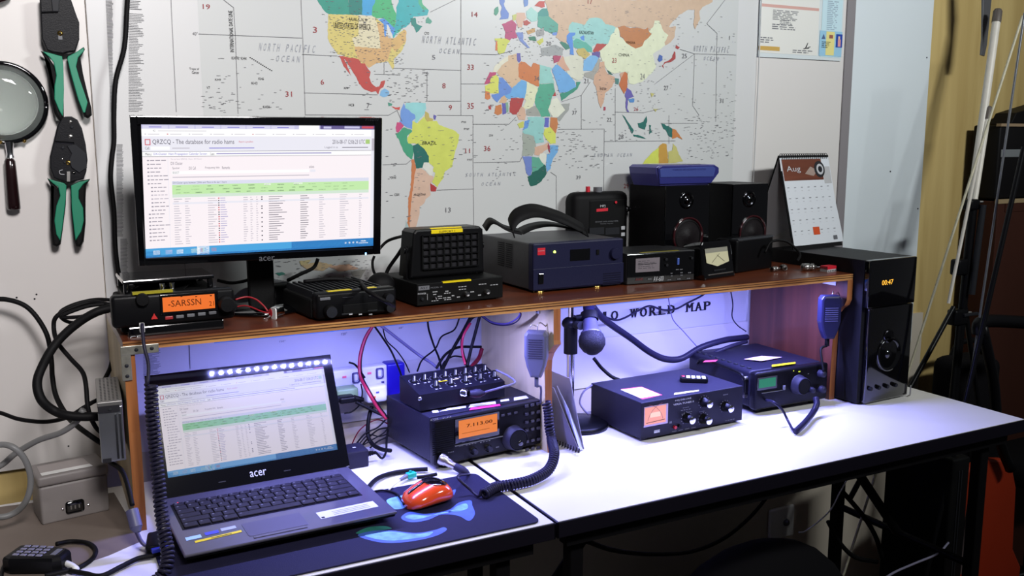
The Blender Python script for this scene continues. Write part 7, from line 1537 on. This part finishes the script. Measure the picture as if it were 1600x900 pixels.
mb = MB(); I = t.fr.I; mb.prism([(q.x, q.z) for q in (I @ P(a, b, y=1.70) for a, b in ((1535, -30), (1547, -30), (1548, 0), (1541, 70), (1537, 88), (1532, 86), (1534, 60)))], -.003, .003, M('grey_steel_bar', (112, 112, 114), .4, metal=.6), bev=.001); mb.build('bar', t)
# black lighting / tripod stand
ys = 1.58
t = Thing('tripod_stand', 'black folded tripod stand leaning beside the brown box at the right', 'tripod', (P(1500, 600, y=ys).x + .02, ys, -.74)); I = t.fr.I
mb = MB(); A = I @ P(1520, 325, y=ys); B = I @ P(1492, 600, y=ys); mb.cyl(A, B, .011, K_, n=16); mb.cyl(B, B + (B - A) * 2.1, .012, K_, n=16); mb.build('centre_column', t)
mb = MB(); A = I @ P(1536, 320, y=ys - .02); B = I @ P(1518, 460, y=ys - .02); mb.cyl(A, B, .0085, DG, n=14); mb.build('side_column', t)
for (px, py, r, L) in ((1518, 316, .018, .020), (1500, 412, .020, .03), (1497, 490, .026, .03)):
    mb = MB(); c = I @ P(px, py, y=ys); mb.box(c[0] - r, c[0] + r, -.014, .016, c[2] - L, c[2] + L * .4, K_, .006, 3); mb.cyl((c[0] + r, 0, c[2]), (c[0] + r + .018, -.005, c[2]), .004, SL, n=10); mb.build('clamp', t)
for (a, b) in (((1490, 480), (1425, 600)), ((1508, 480), (1530, 640)), ((1500, 485), (1486, 640))):
    mb = MB(); A = I @ P(*a, y=ys); B = I @ P(*b, y=ys - .02); mb.cyl(A, B + (B - A) * 1.4, .0065, K_, n=12); mb.build('leg', t)
mb = MB(); c = I @ P(1508, 500, y=ys - .02); mb.box(c[0] - .002, c[0] + .055, -.02, -.010, c[2] + .008, c[2] + .016, DG, .002); mb.build('crossbar', t)
# brown box and things on it
yb = 1.69
a = P(1541, 640, y=yb); zt = P(1545, 316, y=yb).z; xl = P(1553, 400, y=yb).x
t = Thing('cardboard_box', 'large brown cardboard box standing at the right edge behind the steel rod', 'box', (xl, yb, -.74)); H = zt + .74
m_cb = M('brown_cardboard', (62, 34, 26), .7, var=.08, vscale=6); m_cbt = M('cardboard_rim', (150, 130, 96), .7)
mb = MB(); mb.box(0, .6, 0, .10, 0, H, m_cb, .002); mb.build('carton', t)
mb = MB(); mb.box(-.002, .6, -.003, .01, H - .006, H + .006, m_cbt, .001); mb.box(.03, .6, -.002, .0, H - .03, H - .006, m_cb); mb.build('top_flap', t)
z2 = P(1560, 245, y=yb).z; z3 = P(1560, 195, y=yb).z; z4 = P(1595, 160, y=yb).z
t = Thing('black_case', 'black equipment case with a grey band, on top of the brown cardboard box', 'case', (xl, yb + .012, zt + .006)); hh = z3 - zt - .006
mb = MB(); mb.box(0, .6, 0, .085, 0, hh, M('black_case_shell', (14, 13, 14), .55), .006, 3); mb.build('case_body', t)
mb = MB(); mb.box(.01, .11, -.003, .001, z2 - zt - .008, z2 - zt + .014, M('grey_band', (118, 122, 124), .4), .002); mb.build('grey_band', t)
mb = MB(); mb.box(-.004, .6, -.005, .01, hh - .004, hh + .004, M('tan_edge', (150, 128, 100), .6)); mb.build('tan_edge', t)
t = Thing('dark_wedge', 'dark triangular object on top of the black case at the right edge', 'box', (P(1585, 190, y=yb).x, yb + .03, zt + .01 + hh))
mb = MB(); mb.prism([(0, 0), (.3, 0), (.3, .09), (.02, .03)], -.02, .045, M('black_case_shell', (14, 13, 14), .55), bev=.003); mb.build('body', t)
# black bags / chair by the table end
t = Thing('office_chair', 'dark office chair with padded arm at the right edge beyond the table', 'chair', (P(1590, 700, y=1.42).x, 1.40, -.74)); I = t.fr.I
mb = MB(); A = I @ P(1535, 503, y=1.42); B = I @ P(1640, 508, y=1.42); mb.tube([A + Vector((-.01, 0, -.03)), A, A.lerp(B, .5) + Vector((0, 0, .004)), B], .016, K_, 12); mb.build('armrest', t)
mb = MB(); C1 = I @ P(1560, 680, y=1.42); mb.tube([A + Vector((.0, 0, -.01)), A.lerp(C1, .5) + Vector((.01, 0, 0)), C1, C1 + Vector((.06, 0, -.10))], .013, K_, 10); mb.build('arm_bracket', t)
mb = MB(); mb.box(.12, .50, .05, .26, .40, .47, M('black_fabric', (12, 11, 14), .9), .03, 4); mb.build('seat', t)
mb = MB(); mb.box(.50, .56, .05, .26, .42, 1.15, M('black_fabric', (12, 11, 14), .9), .02, 4); mb.build('backrest', t)
mb = MB(); mb.cyl((.32, .15, .08), (.32, .15, .42), .025, K_, n=16); mb.build('gas_column', t)
for k in range(5): an = 2 * math.pi * k / 5; mb = MB(); mb.cyl((.32, .15, .09), (.32 + .15 * math.cos(an), .15 + .15 * math.sin(an) * .8, .05), .014, K_, n=10); mb.ball((.32 + .15 * math.cos(an), .15 + .15 * math.sin(an) * .8, .025), .025, KR, 12, 8); mb.build('leg', t)
t = Thing('black_equipment_bag', 'black soft bag standing on the floor behind the right end of the table', 'bag', (P(1440, 600, y=1.74).x, 1.60, -.74))
mb = MB(); zz = P(1455, 578, y=1.60).z + .74; mb.box(.0, .16, .0, .12, 0, zz, M('black_fabric', (12, 11, 14), .9), .03, 4); mb.build('bag_body', t)
mb = MB(); mb.tube([(.05, .09, zz - .01), (.08, .09, zz + .03), (.16, .09, zz + .03), (.19, .09, zz - .01)], .008, KR, 8); mb.build('handle', t)
# things under the table
m_och = M('orange_plastic', (150, 46, 20), .4, var=.05)
YC = 1.46; x0 = P(1478, 780, y=YC).x; x1 = P(1582, 760, y=YC).x; zt_ = P(1535, 716, y=YC).z
t = Thing('orange_chair', 'orange moulded plastic chair standing under and behind the right end of the table', 'chair', (x0, YC, -.74)); w = x1 - x0; H = zt_ + .74
bp_ = [(0, .10), (0, H - .10), (.02, H - .05), (.07, H - .012), (w * .5, H), (w - .06, H - .012), (w - .02, H - .05), (w, H - .10), (w + .01, .26), (w + .05, .20), (w + .05, .10)]
mb = MB(); mb.prism([(p[0], p[1]) for p in bp_], -.012, .012, m_och, bev=.006); mb.build('backrest', t)
mb = MB(); mb.box(-.01, w + .05, -.30, -.01, .10, .125, m_och, .010, 3); mb.build('seat', t)
for x in (.02, w - .0):
    for y in (-.28, -.02): mb = MB(); mb.cyl((x, y, 0), (x, y, .105), .011, SL, n=10); mb.build('leg', t)
t = Thing('computer_tower', 'tall black computer case on the floor under the right half of the table', 'computer', (P(1375, 850, y=1.55).x, 1.36, -.74))
mb = MB(); w = P(1462, 850, y=1.36).x - P(1390, 850, y=1.55).x; w = .062; mb.box(0, w, 0, .19, .01, .60, KM, .006, 3)
mb.build('cabinet', t)
mb = MB()
for k in (.35, .5): mb.box(w * k, w * k + .003, -.0015, 0, .03, .57, DG)
mb.build('front_trim', t)
mb = MB(); mb.cyl((w + .004, .01, .30), (w + .03, .01, .52), .006, M('dull_pipe', (96, 84, 84), .4), n=12); mb.build('side_pipe', t)
t = Thing('wall_socket', 'pale wall socket low on the wall under the table', 'socket', (P(1218, 815, y=YW + .003).x, YW + .0035, P(1218, 815, y=YW + .003).z))
mb = MB(); mb.box(-.045, .045, -.012, 0, -.045, .045, WP, .006, 3); mb.build('plate', t)
mb = MB(); mb.ball((0.012, -.013, .0), .010, MG, 12, 8); mb.build('plug_hole', t)
cable('floor_cable', PX([(915, 845, 1.30), (960, 860, 1.40), (1020, 866, 1.50), (1080, 862, 1.60), (1130, 842, 1.66), (1170, 810, 1.70), (1200, 775, 1.72), (1215, 755, 1.72)]), .0045, KR, 'black cable sagging under the middle of the table')
cable('floor_cable', PX([(1304, 755, 1.50), (1325, 778, 1.50), (1350, 808, 1.50), (1368, 838, 1.50), (1378, 870, 1.50)]), .0060, KR, 'black cable curving down beside the table leg')
cable('floor_cable', PX([(1294, 815, 1.48), (1310, 845, 1.48), (1335, 870, 1.48), (1370, 878, 1.48)]), .0055, KR, 'lower black cable hanging beside the table leg')
cable('thin_white_wire', PX([(1330, 738, 1.45), (1312, 770, 1.45), (1295, 800, 1.46), (1262, 828, 1.47), (1248, 832, 1.48)]), .0016, WP, 'thin white wire hanging from the table underside')
cable('thin_white_wire', PX([(1482, 848, 1.34), (1465, 865, 1.33), (1430, 880, 1.32), (1400, 893, 1.31), (1380, 905, 1.30)]), .0026, M('pale_violet_wire', (130, 128, 150), .4), 'pale wire curving past the front of the computer tower')
t = Thing('black_floor_bag', 'low black bundle on the floor under the middle of the table', 'bag', (P(1130, 900, y=1.45).x, 1.42, -.74))
mb = MB(); zz = P(1180, 870, y=1.42).z + .74; mb.ball((.12, .05, zz * .5), .25, M('black_fabric', (12, 11, 14), .9), 24, 14, (1.1, .5, zz / .5)); mb.build('bag_body', t)
